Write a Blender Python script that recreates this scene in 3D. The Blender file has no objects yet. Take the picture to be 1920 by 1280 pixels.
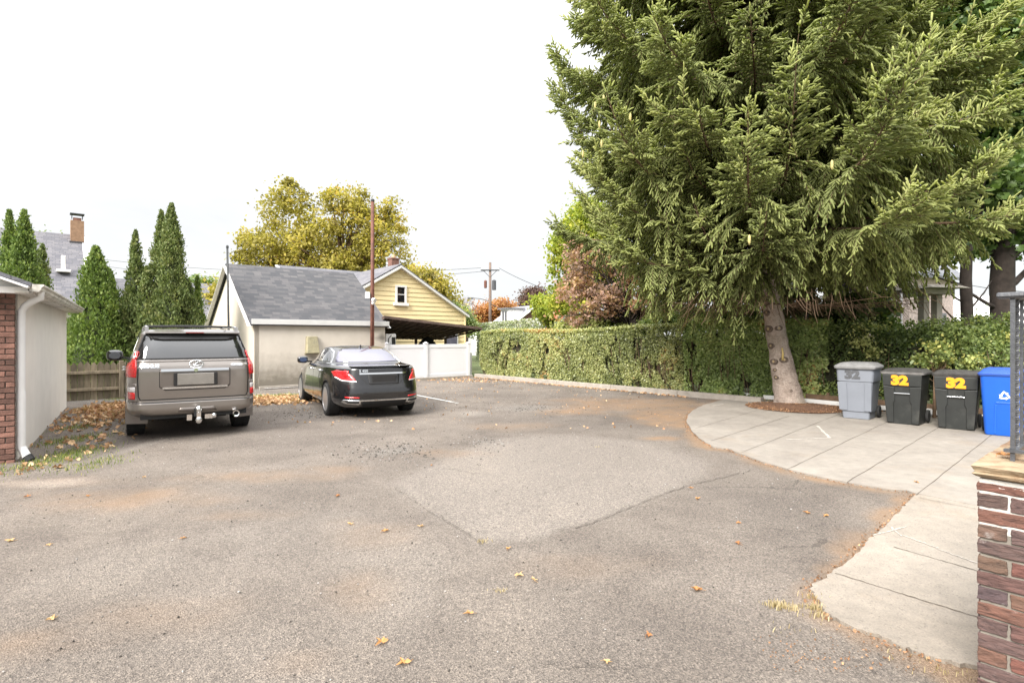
import bpy, bmesh, math, random
import numpy as np
from mathutils import Vector, Matrix
from mathutils.bvhtree import BVHTree
from mathutils.geometry import delaunay_2d_cdt

R = math.radians
random.seed(7)
rng = np.random.default_rng(11)
scene = bpy.context.scene
COL = scene.collection

# ------------------------------------------------------------------ camera
F = 1050.0; HOR = 632.0; H = 1.65
cam = bpy.data.cameras.new("camera"); cam.sensor_width = 36; cam.lens = F / 1920 * 36
cam.shift_y = -8 / 1920; cam.clip_end = 2000; cam.clip_start = 0.05
camo = bpy.data.objects.new("camera", cam); COL.objects.link(camo)
camo.location = (0, 0, H); camo.rotation_euler = (R(90), 0, 0)
scene.camera = camo

# ------------------------------------------------------------------ sky, sun, exposure
SUN_EL, SUN_AZ = 38, 214          # azimuth clockwise from +Y
world = bpy.data.worlds.new("World"); scene.world = world; world.use_nodes = True
nt = world.node_tree; nt.nodes.clear()
def wn(t, **k):
    n = nt.nodes.new(t)
    for a, b in k.items(): setattr(n, a, b)
    return n
sky = wn('ShaderNodeTexSky', sky_type='NISHITA', sun_disc=False)
sky.sun_elevation = R(SUN_EL); sky.sun_rotation = R(SUN_AZ)
tc = wn('ShaderNodeTexCoord'); sep = wn('ShaderNodeSeparateXYZ')
nt.links.new(tc.outputs['Generated'], sep.inputs[0])
mx = wn('ShaderNodeMath', operation='MAXIMUM'); nt.links.new(sep.outputs['Z'], mx.inputs[0]); mx.inputs[1].default_value = 0
pw = wn('ShaderNodeMath', operation='POWER'); nt.links.new(mx.outputs[0], pw.inputs[0]); pw.inputs[1].default_value = 3.0
gr = wn('ShaderNodeMath', operation='MULTIPLY_ADD'); nt.links.new(pw.outputs[0], gr.inputs[0])
gr.inputs[1].default_value = 17.0; gr.inputs[2].default_value = 3.3
mp = wn('ShaderNodeMapping'); mp.inputs['Scale'].default_value = (1.6, 1.6, 4.5)
nt.links.new(tc.outputs['Generated'], mp.inputs[0])
nz = wn('ShaderNodeTexNoise'); nz.inputs['Scale'].default_value = 1.7; nz.inputs['Detail'].default_value = 6
nz.inputs['Roughness'].default_value = .55; nz.inputs['Distortion'].default_value = .6
nt.links.new(mp.outputs[0], nz.inputs['Vector'])
cr = wn('ShaderNodeValToRGB'); cr.color_ramp.elements[0].position = .3; cr.color_ramp.elements[1].position = .72
cr.color_ramp.elements[0].color = (.92, .927, .945, 1); cr.color_ramp.elements[1].color = (1.08, 1.07, 1.06, 1)
nt.links.new(nz.outputs['Fac'], cr.inputs[0])
vm = wn('ShaderNodeVectorMath', operation='SCALE'); nt.links.new(cr.outputs[0], vm.inputs[0]); nt.links.new(gr.outputs[0], vm.inputs['Scale'])
mixc = wn('ShaderNodeMix', data_type='RGBA'); mixc.inputs['Factor'].default_value = .95
nt.links.new(sky.outputs[0], mixc.inputs['A']); nt.links.new(vm.outputs[0], mixc.inputs['B'])
bg = wn('ShaderNodeBackground'); bg.inputs['Strength'].default_value = .1
nt.links.new(mixc.outputs['Result'], bg.inputs['Color'])
wo = wn('ShaderNodeOutputWorld'); nt.links.new(bg.outputs[0], wo.inputs[0])

sl = bpy.data.lights.new("sun", 'SUN'); sl.energy = 2.8; sl.angle = R(24); sl.color = (1, .95, .88)
so = bpy.data.objects.new("sun", sl); COL.objects.link(so)
az = R(SUN_AZ); el = R(SUN_EL)
d = Vector((math.sin(az) * math.cos(el), math.cos(az) * math.cos(el), math.sin(el)))
so.rotation_euler = d.to_track_quat('Z', 'Y').to_euler(); so.location = d * 60
scene.view_settings.view_transform = 'Standard'; scene.view_settings.look = 'None'
scene.view_settings.exposure = 1.6; scene.view_settings.gamma = 1
scene.view_settings.use_curve_mapping = False

# ------------------------------------------------------------------ helpers
def G(px, py, z=0.0):
    Y = F * (H - z) / (py - HOR)
    return Vector(((px - 960) / F * Y, Y, z))
def AT(px, py, Y):
    return Vector(((px - 960) / F * Y, Y, H - (py - HOR) / F * Y))
U = Vector((-.647, .763, 0)).normalized()      # away, along the hedge
V = Vector((U.y, -U.x, 0))                     # away to the right, along the garage wall
V = Vector((.763, .647, 0)).normalized()

def link(o, parent=None):
    COL.objects.link(o)
    if parent is not None: o.parent = parent
    return o
def tag(o, label=None, cat=None, group=None, kind=None):
    if label: o['label'] = label
    if cat: o['category'] = cat
    if group: o['group'] = group
    if kind: o['kind'] = kind
    return o
def thing(name, label, cat, loc=(0, 0, 0), rz=0.0, group=None):
    o = bpy.data.objects.new(name, None); o.empty_display_size = .2
    COL.objects.link(o); o.location = loc; o.rotation_euler = (0, 0, rz)
    return tag(o, label, cat, group)
def dup(root, loc=None, rz=None, label=None):
    def cp(o, par):
        c = o.copy(); COL.objects.link(c); c.parent = par
        for ch in kids.get(o.name, []): cp(ch, c)
        return c
    kids = {}
    for ob in COL.objects:
        if ob.parent: kids.setdefault(ob.parent.name, []).append(ob)
    r = cp(root, None)
    if loc is not None: r.location = loc
    if rz is not None: r.rotation_euler = (0, 0, rz)
    if label: r['label'] = label
    return r

class MB:
    def __init__(s): s.v = []; s.f = []; s.mi = []; s.tone = []; s.t = .5; s.m = 0
    def add(s, vs, fs):
        b = len(s.v); s.v += [tuple(x) for x in vs]; s.tone += [s.t] * len(vs)
        for f in fs: s.f.append(tuple(b + i for i in f)); s.mi.append(s.m)
    def box(s, c, size, rz=0, M=None, taper=1.0):
        hx, hy, hz = size[0] / 2, size[1] / 2, size[2] / 2
        vs = []
        for z in (-1, 1):
            k = taper if z > 0 else 1
            for x, y in ((-1, -1), (1, -1), (1, 1), (-1, 1)): vs.append(Vector((x * hx * k, y * hy * k, z * hz)))
        if M is None: M = Matrix.Rotation(rz, 3, 'Z')
        vs = [M @ v + Vector(c) for v in vs]
        s.add(vs, [(0, 3, 2, 1), (4, 5, 6, 7), (0, 1, 5, 4), (1, 2, 6, 5), (2, 3, 7, 6), (3, 0, 4, 7)])
    def beam(s, p, q, w, h, up=(0, 0, 1)):
        p = Vector(p); q = Vector(q); d = (q - p); L = d.length; d.normalize()
        x = Vector(up).cross(d)
        if x.length < 1e-4: x = Vector((1, 0, 0)).cross(d)
        x.normalize(); y = d.cross(x)
        vs = []
        for e in (p, q):
            for a, b in ((-1, -1), (1, -1), (1, 1), (-1, 1)): vs.append(e + x * a * w / 2 + y * b * h / 2)
        s.add(vs, [(0, 3, 2, 1), (4, 5, 6, 7), (0, 1, 5, 4), (1, 2, 6, 5), (2, 3, 7, 6), (3, 0, 4, 7)])
    def tube(s, pts, rad, n=8, cap=True):
        pts = [Vector(p) for p in pts]
        if not hasattr(rad, '__len__'): rad = [rad] * len(pts)
        vs = []; fs = []; prev = None
        for i, p in enumerate(pts):
            a = pts[max(i - 1, 0)]; b = pts[min(i + 1, len(pts) - 1)]; d = (b - a).normalized()
            if prev is None:
                x = d.orthogonal().normalized()
            else:
                x = prev - d * prev.dot(d)
                x = x.normalized() if x.length > 1e-5 else d.orthogonal().normalized()
            prev = x; y = d.cross(x)
            for k in range(n):
                an = 2 * math.pi * k / n; vs.append(p + (x * math.cos(an) + y * math.sin(an)) * rad[i])
        for i in range(len(pts) - 1):
            for k in range(n):
                k2 = (k + 1) % n; fs.append((i * n + k, i * n + k2, (i + 1) * n + k2, (i + 1) * n + k))
        if cap: fs.append(tuple(range(n - 1, -1, -1))); fs.append(tuple(range((len(pts) - 1) * n, len(pts) * n)))
        s.add(vs, fs)
    def lathe(s, prof, c=(0, 0, 0), axis='Z', n=24):
        vs = []; fs = []; c = Vector(c)
        for r, z in prof:
            for k in range(n):
                a = 2 * math.pi * k / n; x, y = r * math.cos(a), r * math.sin(a)
                vs.append(c + (Vector((x, y, z)) if axis == 'Z' else Vector((y, z, x)) if axis == 'Y' else Vector((z, x, y))))
        for i in range(len(prof) - 1):
            for k in range(n):
                k2 = (k + 1) % n; fs.append((i * n + k, i * n + k2, (i + 1) * n + k2, (i + 1) * n + k))
        fs.append(tuple(range(n - 1, -1, -1))); fs.append(tuple(range((len(prof) - 1) * n, len(prof) * n)))
        s.add(vs, fs)
    def prism(s, poly, dvec):
        """poly: 3D loop, extruded along dvec."""
        n = len(poly); dvec = Vector(dvec); a = [Vector(p) for p in poly]
        s.add(a + [p + dvec for p in a], [tuple(range(n - 1, -1, -1)), tuple(range(n, 2 * n))] +
              [(i, (i + 1) % n, n + (i + 1) % n, n + i) for i in range(n)])
    def rr(s, levels, n=5):
        """rounded rectangle loft; level = (z, hx, hy, cx, cy, r)"""
        vs = []; fs = []; N = 4 * (n + 1)
        for (z, hx, hy, cx, cy, r) in levels:
            for q, (sx, sy) in enumerate(((1, 1), (-1, 1), (-1, -1), (1, -1))):
                for k in range(n + 1):
                    a = math.pi / 2 * (q + k / n)
                    vs.append((cx + sx * (hx - r) + r * math.cos(a), cy + sy * (hy - r) + r * math.sin(a), z))
        for i in range(len(levels) - 1):
            for k in range(N):
                k2 = (k + 1) % N; fs.append((i * N + k, i * N + k2, (i + 1) * N + k2, (i + 1) * N + k))
        fs.append(tuple(range(N - 1, -1, -1))); fs.append(tuple(range((len(levels) - 1) * N, len(levels) * N)))
        s.add(vs, fs)
    def build(s, name, mat, parent=None, smooth=False, bevel=0, uv=None, auto=None):
        me = bpy.data.meshes.new(name); me.from_pydata(s.v, [], s.f)
        for m in (mat if isinstance(mat, (list, tuple)) else [mat]): me.materials.append(m)
        me.polygons.foreach_set('material_index', s.mi)
        at = me.attributes.new('tone', 'FLOAT', 'POINT'); at.data.foreach_set('value', s.tone)
        bm = bmesh.new(); bm.from_mesh(me); bmesh.ops.recalc_face_normals(bm, faces=bm.faces); bm.to_mesh(me); bm.free()
        if smooth: me.polygons.foreach_set('use_smooth', [True] * len(me.polygons))
        if auto: me.set_sharp_from_angle(angle=R(auto))
        me.update()
        o = bpy.data.objects.new(name, me); link(o, parent)
        if bevel:
            b = o.modifiers.new('b', 'BEVEL'); b.width = bevel; b.segments = 2; b.limit_method = 'ANGLE'; b.angle_limit = R(40)
        return o

def np_mesh(name, verts, faces, mat, parent=None, tone=None, smooth=False):
    """verts (N,3), faces (M,k) numpy."""
    me = bpy.data.meshes.new(name); N = len(verts); M, k = faces.shape
    me.vertices.add(N); me.vertices.foreach_set('co', np.ascontiguousarray(verts, dtype=np.float32).ravel())
    me.loops.add(M * k); me.loops.foreach_set('vertex_index', np.ascontiguousarray(faces, dtype=np.int32).ravel())
    me.polygons.add(M); me.polygons.foreach_set('loop_start', np.arange(0, M * k, k, dtype=np.int32))
    me.polygons.foreach_set('loop_total', np.full(M, k, dtype=np.int32))
    if smooth: me.polygons.foreach_set('use_smooth', np.ones(M, dtype=bool))
    if tone is not None:
        at = me.attributes.new('tone', 'FLOAT', 'POINT'); at.data.foreach_set('value', np.ascontiguousarray(tone, dtype=np.float32))
    me.update(calc_edges=True)
    if mat is not None: me.materials.append(mat)
    return link(bpy.data.objects.new(name, me), parent)

def unit(a): return a / np.maximum(np.linalg.norm(a, axis=1, keepdims=True), 1e-9)
def leaves(name, P, size, tone, mat, parent=None, nrm=None, updir=None, wf=.62, fold=.18, jag=False):
    """P leaf bases; folded rhombic leaves with random directions (biased by nrm)."""
    n = len(P); P = np.asarray(P, float); size = np.broadcast_to(size, (n,)).astype(float)
    d = unit(rng.normal(size=(n, 3)))
    if updir is not None: d = unit(d + updir)
    nn = unit(rng.normal(size=(n, 3)) + (0 if nrm is None else nrm))
    s = unit(np.cross(d, nn)); m = np.cross(s, d)
    L = size[:, None]; W = L * wf * .5
    if not jag:
        v = np.stack([P - d * L * .5, P + s * W + m * L * fold * .5 - d * L * .05, P + d * L * .5, P - s * W + m * L * fold * .5 - d * L * .05], 1)
        f = np.arange(n * 4).reshape(n, 4)
        return np_mesh(name, v.reshape(-1, 3), f, mat, parent, np.repeat(tone, 4))
    c = P
    pts = [P - d * L * .5, P + s * W * 1.1 - d * L * .22 + m * L * fold, P + s * W * .5 + d * L * .02, P + s * W * 1.3 + d * L * .2 + m * L * fold,
           P + d * L * .55, P - s * W * 1.3 + d * L * .2 + m * L * fold, P - s * W * .5 + d * L * .02, P - s * W * 1.1 - d * L * .22 + m * L * fold]
    v = np.stack(pts, 1); b = np.arange(n)[:, None] * 8
    f = np.concatenate([b + np.array([[0, 1, 2, 6]]), b + np.array([[0, 6, 7, 7]])[:, [0, 1, 2, 2]]], 0) if False else None
    q = [b + np.array([[0, 1, 2, 4]]), b + np.array([[2, 3, 4, 6]])[:, [0, 1, 2, 2]]]
    f = np.concatenate([b + np.array([[0, 1, 2]]), b + np.array([[2, 3, 4]]), b + np.array([[4, 5, 6]]), b + np.array([[6, 7, 0]]), b + np.array([[0, 2, 4]]), b + np.array([[0, 4, 6]])], 0)
    return np_mesh(name, v.reshape(-1, 3), f, mat, parent, np.repeat(tone, 8))

# ------------------------------------------------------------------ materials
def newmat(name):
    m = bpy.data.materials.new(name); m.use_nodes = True; t = m.node_tree
    return m, t, t.nodes['Principled BSDF'], t.nodes['Material Output']
def node(t, ty, **k):
    n = t.nodes.new(ty)
    for a, b in k.items():
        if a in n.inputs.keys() if hasattr(n.inputs, 'keys') else False: n.inputs[a].default_value = b
        else: setattr(n, a, b)
    return n
def c4(c): return (c[0], c[1], c[2], 1)
def noise(t, scale, detail=4, rough=.55, coord='Object', stretch=None, dist=0):
    tcn = t.nodes.new('ShaderNodeTexCoord'); n = t.nodes.new('ShaderNodeTexNoise')
    n.inputs['Scale'].default_value = scale; n.inputs['Detail'].default_value = detail; n.inputs['Roughness'].default_value = rough
    n.inputs['Distortion'].default_value = dist
    if stretch:
        mpn = t.nodes.new('ShaderNodeMapping'); mpn.inputs['Scale'].default_value = stretch
        t.links.new(tcn.outputs[coord], mpn.inputs[0]); t.links.new(mpn.outputs[0], n.inputs['Vector'])
    else: t.links.new(tcn.outputs[coord], n.inputs['Vector'])
    return n
def ramp(t, src, stops):
    r = t.nodes.new('ShaderNodeValToRGB'); e = r.color_ramp.elements
    while len(e) < len(stops): e.new(.5)
    for i, (p, c) in enumerate(stops): e[i].position = p; e[i].color = c4(c) if len(c) == 3 else c
    t.links.new(src, r.inputs[0]); return r
def mixc_(t, fac, a, b, mode='MIX'):
    m = t.nodes.new('ShaderNodeMix'); m.data_type = 'RGBA'; m.blend_type = mode
    for k, v in (('Factor', fac), ('A', a), ('B', b)):
        if hasattr(v, 'links') or hasattr(v, 'is_output'): t.links.new(v, m.inputs[k])
        elif isinstance(v, (int, float)): m.inputs[k].default_value = v
        else: m.inputs[k].default_value = c4(v)
    return m.outputs['Result']
def bump(t, bsdf, src, strength, dist=.01):
    b = t.nodes.new('ShaderNodeBump'); b.inputs['Strength'].default_value = strength; b.inputs['Distance'].default_value = dist
    t.links.new(src, b.inputs['Height']); t.links.new(b.outputs[0], bsdf.inputs['Normal']); return b
def pmat(name, c, var=.12, scale=3, rough=.6, metal=0, bmp=0, bscale=60, coat=0, stretch=None, tonevar=0, spec=.5, bdist=.01, stain=None, stscale=.6):
    m, t, b, o = newmat(name)
    n = noise(t, scale, 5, .6, stretch=stretch)
    lo = tuple(x * (1 - var) for x in c); hi = tuple(min(1, x * (1 + var)) for x in c)
    col = ramp(t, n.outputs['Fac'], [(.3, lo), (.7, hi)]).outputs[0]
    if stain:
        n2 = noise(t, stscale, 7, .65); f = ramp(t, n2.outputs['Fac'], [(.5, (0, 0, 0)), (.72, (1, 1, 1))])
        col = mixc_(t, f.outputs[0], col, stain)
    if tonevar:
        at = t.nodes.new('ShaderNodeAttribute'); at.attribute_name = 'tone'
        r = ramp(t, at.outputs['Fac'], [(0, (1 - tonevar,) * 3), (1, (1 + tonevar,) * 3)])
        col = mixc_(t, 1.0, col, r.outputs[0], 'MULTIPLY')
    t.links.new(col, b.inputs['Base Color'])
    b.inputs['Roughness'].default_value = rough; b.inputs['Metallic'].default_value = metal
    b.inputs['Coat Weight'].default_value = coat; b.inputs['Specular IOR Level'].default_value = spec
    if coat: b.inputs['Coat Roughness'].default_value = .04
    if bmp:
        n3 = noise(t, bscale, 4, .6, stretch=stretch); bump(t, b, n3.outputs['Fac'], bmp, bdist)
    return m
def leafmat(name, stops, trans=.3, rough=.55, spec=.25):
    """stops over the 'tone' attribute; part of the light passes through"""
    m, t, b, o = newmat(name)
    at = t.nodes.new('ShaderNodeAttribute'); at.attribute_name = 'tone'
    r = ramp(t, at.outputs['Fac'], stops)
    t.links.new(r.outputs[0], b.inputs['Base Color']); b.inputs['Roughness'].default_value = rough
    b.inputs['Specular IOR Level'].default_value = spec
    if trans:
        tr = t.nodes.new('ShaderNodeBsdfTranslucent'); ms = t.nodes.new('ShaderNodeMixShader'); ms.inputs[0].default_value = trans
        g = mixc_(t, 1.0, r.outputs[0], (1.5, 1.6, .9), 'MULTIPLY'); t.links.new(g, tr.inputs[0])
        t.links.new(b.outputs[0], ms.inputs[1]); t.links.new(tr.outputs[0], ms.inputs[2]); t.links.new(ms.outputs[0], o.inputs[0])
    return m
def shinglemat(name, ca, cb, w=.32, h=.14, mortar=(.05, .05, .055)):
    m, t, b, o = newmat(name)
    uvn = t.nodes.new('ShaderNodeUVMap'); br = t.nodes.new('ShaderNodeTexBrick')
    t.links.new(uvn.outputs[0], br.inputs['Vector'])
    br.inputs['Scale'].default_value = 1; br.inputs['Brick Width'].default_value = w; br.inputs['Row Height'].default_value = h
    br.inputs['Mortar Size'].default_value = .008; br.inputs['Mortar Smooth'].default_value = .4; br.inputs['Bias'].default_value = -.2
    br.inputs['Color1'].default_value = c4(ca); br.inputs['Color2'].default_value = c4(cb); br.inputs['Mortar'].default_value = c4(mortar)
    br.offset = .37; br.squash_frequency = 3; br.squash = .8
    n = noise(t, 90, 3); nl = noise(t, .7, 5)
    col = mixc_(t, .5, br.outputs['Color'], ramp(t, n.outputs['Fac'], [(.2, (.5, .5, .5)), (.8, (1.6, 1.6, 1.6))]).outputs[0], 'MULTIPLY')
    col = mixc_(t, .6, col, ramp(t, nl.outputs['Fac'], [(.3, (.8, .8, .82)), (.7, (1.2, 1.18, 1.15))]).outputs[0], 'MULTIPLY')
    t.links.new(col, b.inputs['Base Color']); b.inputs['Roughness'].default_value = .9
    bump(t, b, br.outputs['Fac'], -.5, .01)
    return m
def uvq(o, quads):
    """planar UVs: quads = list of (face index, origin, udir, vdir)"""
    me = o.data; uv = me.uv_layers.new(name='UVMap')
    for fi, og, ud, vd in quads:
        p = me.polygons[fi]
        for li in p.loop_indices:
            co = me.vertices[me.loops[li].vertex_index].co - Vector(og); uv.data[li].uv = (co.dot(Vector(ud)), co.dot(Vector(vd)))
def autouv(o):
    me = o.data; uv = me.uv_layers.new(name='UVMap')
    for p in me.polygons:
        n = p.normal; ud = Vector((0, 0, 1)).cross(n)
        ud = ud.normalized() if ud.length > 1e-3 else Vector((1, 0, 0)); vd = n.cross(ud)
        for li in p.loop_indices:
            co = me.vertices[me.loops[li].vertex_index].co; uv.data[li].uv = (co.dot(ud), co.dot(vd))

M = {}
M['stucco'] = pmat('cream_stucco', (.74, .70, .64), .05, 2, .9, bmp=.4, bscale=90)
M['stucco2'] = pmat('cream_board', (.62, .56, .47), .04, 1.5, .85, bmp=.2, bscale=40)
M['white'] = pmat('white_paint', (.72, .71, .70), .04, 4, .45)
M['trim'] = pmat('white_trim', (.62, .62, .61), .06, 3, .5)
M['vinyl'] = pmat('white_vinyl', (.74, .74, .77), .02, 1, .35)
M['gutter'] = pmat('gutter_paint', (.66, .63, .58), .12, 4, .4, stain=(.30, .28, .25), stscale=2.5)
M['shingle'] = shinglemat('grey_shingle', (.050, .052, .058), (.105, .100, .102))
M['shingle2'] = shinglemat('weathered_shingle', (.10, .10, .115), (.16, .155, .165))
M['brick'] = pmat('red_brick', (.175, .088, .066), .35, 9, .85, bmp=.6, bscale=50, tonevar=.4)
M['mortar'] = pmat('mortar', (.19, .17, .145), .15, 12, .95, bmp=.4)
M['yellow'] = pmat('yellow_siding', (.74, .61, .35), .05, 1.2, .6)
M['brown'] = pmat('brown_awning', (.11, .075, .062), .3, 5, .7)
M['rust'] = pmat('rusty_pole', (.12, .045, .03), .35, 7, .7, bmp=.3)
M['darkpole'] = pmat('dark_pole', (.035, .038, .04), .3, 5, .6)
M['concrete'] = pmat('kerb_concrete', (.30, .27, .235), .18, 5, .9, bmp=.5, bscale=70)
M['oldwood'] = pmat('weathered_wood', (.20, .165, .115), .3, 5, .9, bmp=.4, stretch=(4, 4, .6), tonevar=.35)
M['barkgrey0'] = pmat('grey_bark', (.33, .265, .225), .2, 3.5, .9, bmp=.7, bscale=22, bdist=.02, stain=(.17, .13, .10), stscale=3)
M['barkdark'] = pmat('dark_bark', (.036, .027, .023), .4, 6, .95, bmp=.8, bscale=18)
M['twig'] = pmat('brown_twig', (.12, .075, .045), .3, 8, .9)
M['blackplastic'] = pmat('black_plastic', (.016, .016, .017), .15, 6, .5)
M['rubber'] = pmat('rubber', (.018, .018, .018), .25, 30, .85, bmp=.3, bscale=120)
M['chrome'] = pmat('chrome', (.75, .76, .77), .02, 3, .08, metal=1)
M['alloy'] = pmat('alloy', (.40, .40, .41), .05, 5, .3, metal=.7)
M['iron'] = pmat('grey_iron', (.055, .058, .066), .3, 14, .45, bmp=.3, bscale=60)
def barkmat():
    m, t, bs, o = newmat('spruce_bark'); n = noise(t, 3.2, 8, .7, dist=.6); n2 = noise(t, 7, 6, .7, stretch=(.7, .7, 3.5), dist=1.0); n3 = noise(t, 30, 5, .7); n4 = noise(t, 1.3, 4)
    v = t.nodes.new('ShaderNodeTexVoronoi'); v.feature = 'DISTANCE_TO_EDGE'; v.inputs['Scale'].default_value = 9; tcn = t.nodes.new('ShaderNodeTexCoord'); mpn = t.nodes.new('ShaderNodeMapping'); mpn.inputs['Scale'].default_value = (1, 1, .7)
    off = t.nodes.new('ShaderNodeVectorMath'); off.operation = 'MULTIPLY_ADD'; off.inputs[1].default_value = (.25, .25, .25); t.links.new(n3.outputs['Color'], off.inputs[0]); t.links.new(tcn.outputs['Object'], mpn.inputs[0]); t.links.new(mpn.outputs[0], off.inputs[2]); t.links.new(off.outputs[0], v.inputs['Vector'])
    c = ramp(t, n.outputs['Fac'], [(.25, (.26, .205, .17)), (.45, (.38, .31, .265)), (.62, (.46, .385, .335)), (.8, (.36, .275, .22))]).outputs[0]
    c = mixc_(t, ramp(t, n2.outputs['Fac'], [(.54, (0, 0, 0)), (.66, (.75, .75, .75))]).outputs[0], c, (.15, .115, .095))
    c = mixc_(t, ramp(t, v.outputs['Distance'], [(0, (.75, .75, .75)), (.06, (0, 0, 0))]).outputs[0], c, (.14, .11, .09))
    c = mixc_(t, .5, c, ramp(t, n3.outputs['Fac'], [(.3, (.6, .6, .6)), (.7, (1.35, 1.33, 1.3))]).outputs[0], 'MULTIPLY')
    c = mixc_(t, ramp(t, n4.outputs['Fac'], [(.55, (0, 0, 0)), (.75, (.4, .4, .4))]).outputs[0], c, (.20, .22, .14))
    t.links.new(c, bs.inputs['Base Color']); bs.inputs['Roughness'].default_value = .92
    ad = t.nodes.new('ShaderNodeMath'); ad.operation = 'ADD'; t.links.new(n2.outputs['Fac'], ad.inputs[0]); t.links.new(n3.outputs['Fac'], ad.inputs[1]); bump(t, bs, ad.outputs[0], 1.0, .02); return m
M['barkgrey'] = barkmat()
def glassmat(name, c, rough=.03, coat=1):
    m, t, b, o = newmat(name); b.inputs['Base Color'].default_value = c4(c); b.inputs['Roughness'].default_value = rough
    b.inputs['Coat Weight'].default_value = coat; b.inputs['Specular IOR Level'].default_value = .8; return m
M['glass'] = glassmat('dark_glass', (.012, .013, .015))
M['glasslt'] = glassmat('sky_sheen_glass', (.085, .08, .125), .06)  # violet base colour stands in for bright sky reflected in the glass
M['redlens'] = glassmat('red_lens', (.62, .008, .010), .22, .3)
M['reddark'] = glassmat('dark_red_lens', (.22, .006, .008), .12)
M['clearlens'] = glassmat('clear_lens', (.70, .66, .66), .15)
# ------------------------------------------------------------------ ground
K = Vector((-1.56, 23.1, 0)); A_ = Vector((-8.19, 17.8, 0)); B_ = Vector((-4.70, 20.75, 0))
def smooth(x): x = np.clip(x, 0, 1); return x * x * (3 - 2 * x)
def vnoise(x, y, s, seed=0, octv=4):
    r = np.random.default_rng(seed); out = np.zeros_like(x); amp = 1; tot = 0
    for o in range(octv):
        g = r.random((256, 256)); fx = x * s + 57.3; fy = y * s + 91.7
        i = np.floor(fx).astype(int); j = np.floor(fy).astype(int); u = smooth(fx - i); v = smooth(fy - j)
        a = g[i % 256, j % 256]; b = g[(i + 1) % 256, j % 256]; c = g[i % 256, (j + 1) % 256]; d = g[(i + 1) % 256, (j + 1) % 256]
        out += amp * ((a * (1 - u) + b * u) * (1 - v) + (c * (1 - u) + d * u) * v); tot += amp; amp *= .5; s *= 2.1
    return out / tot
def sdf(poly, x, y):
    """signed distance, negative inside"""
    d = np.full(x.shape, 1e9); ins = np.zeros(x.shape, bool); n = len(poly)
    for i in range(n):
        ax, ay = poly[i]; bx, by = poly[(i + 1) % n]; ex, ey = bx - ax, by - ay
        t = np.clip(((x - ax) * ex + (y - ay) * ey) / (ex * ex + ey * ey + 1e-12), 0, 1)
        d = np.minimum(d, np.hypot(x - ax - t * ex, y - ay - t * ey))
        c = ((ay > y) != (by > y)) & (x < (bx - ax) * (y - ay) / (by - ay + 1e-12) + ax); ins ^= c
    return np.where(ins, -d, d)
def gp(lst, z=0): return [tuple(G(px, py, z)[:2]) for px, py in lst]

# far ground
b = MB(); b.box((0, 150, -.55), (900, 900, 1)); 
def grassmat():
    m, t, bs, o = newmat('lawn'); n = noise(t, 1.3, 6); n2 = noise(t, 40, 3)
    c = ramp(t, n.outputs['Fac'], [(.3, (.045, .07, .02)), (.55, (.08, .10, .035)), (.75, (.13, .11, .06))]).outputs[0]
    c = mixc_(t, .5, c, ramp(t, n2.outputs['Fac'], [(.2, (.5, .5, .5)), (.8, (1.5, 1.5, 1.4))]).outputs[0], 'MULTIPLY')
    t.links.new(c, bs.inputs['Base Color']); bs.inputs['Roughness'].default_value = 1; bump(t, bs, n2.outputs['Fac'], .8, .03); return m
M['lawn'] = grassmat()
tag(b.build('ground', M['lawn']), kind='structure')

slab_edge = gp([(1372, 748), (1345, 753), (1318, 761), (1300, 770), (1290, 779), (1287, 790), (1296, 808), (1312, 824), (1338, 840), (1366, 843), (1384, 851), (1430, 868),
                (1480, 883), (1540, 897), (1600, 909), (1660, 920), (1700, 922), (1718, 928)])
slab_low = gp([(1700, 946), (1690, 957), (1672, 975), (1645, 1003), (1628, 1012), (1622, 1026), (1590, 1055), (1560, 1078), (1524, 1098), (1522, 1106), (1527, 1120), (1536, 1128),
               (1545, 1150), (1575, 1168), (1610, 1184), (1648, 1194), (1680, 1212), (1720, 1226), (1760, 1240), (1800, 1250), (1850, 1254)])
pipeA = Vector((5.95, 15.45, 0)); PD = Vector((.566, -.825, 0)).normalized()
backR = pipeA + PD * 16
slab_poly = slab_edge + slab_low + [(3.2, 2.6), (15, 2.6), (backR.x + .3, backR.y), (pipeA.x + .3, pipeA.y + .1)]
DV = (backR.x, backR.y)

lot = [(-13.6, 12.75), (-9.0, 16.65), (-8.19, 17.8), (-1.56, 23.1), (14.6, 4.0), (14.6, -5), (-17, -5)]
st = .1
xs = np.arange(-17, 14.6, st); ys = np.arange(-5, 23.4, st)
X, Y = np.meshgrid(xs, ys); x = X.ravel(); y = Y.ravel()
sd = sdf(lot, x, y); keep = sd < .12
patch = sdf(gp([(728, 908), (790, 880), (860, 852), (930, 822), (1060, 815), (1230, 828), (1330, 866), (1318, 892), (1240, 925), (1180, 950), (1130, 972), (1050, 992),
                (1010, 1010), (905, 1018), (860, 990), (800, 955)]), x, y)
n1 = vnoise(x, y, 2.2, 1); n2 = vnoise(x, y, .6, 2); n3 = vnoise(x, y, 6, 3, 3)
patch = smooth(.5 - (patch + (n3 - .5) * .12) / np.where(y > 7.2, .45, .22))
edge = np.abs(sdf(slab_poly, x, y))
sand = smooth(1.2 - (edge + (n1 - .5) * .5) / .20) * .85
farw = smooth((y - 9) / 3)
def blob(px, py, rx, ry, s=1.0):
    g = G(px, py); rY = (G(px, py - ry).y - G(px, py + ry).y) / 2; rX = rx / F * g.y
    dd = np.sqrt(((x - g.x) / rX) ** 2 + ((y - g.y) / rY) ** 2)
    return s * smooth(1.25 - dd - (n1 - .5) * 1.1)
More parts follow.
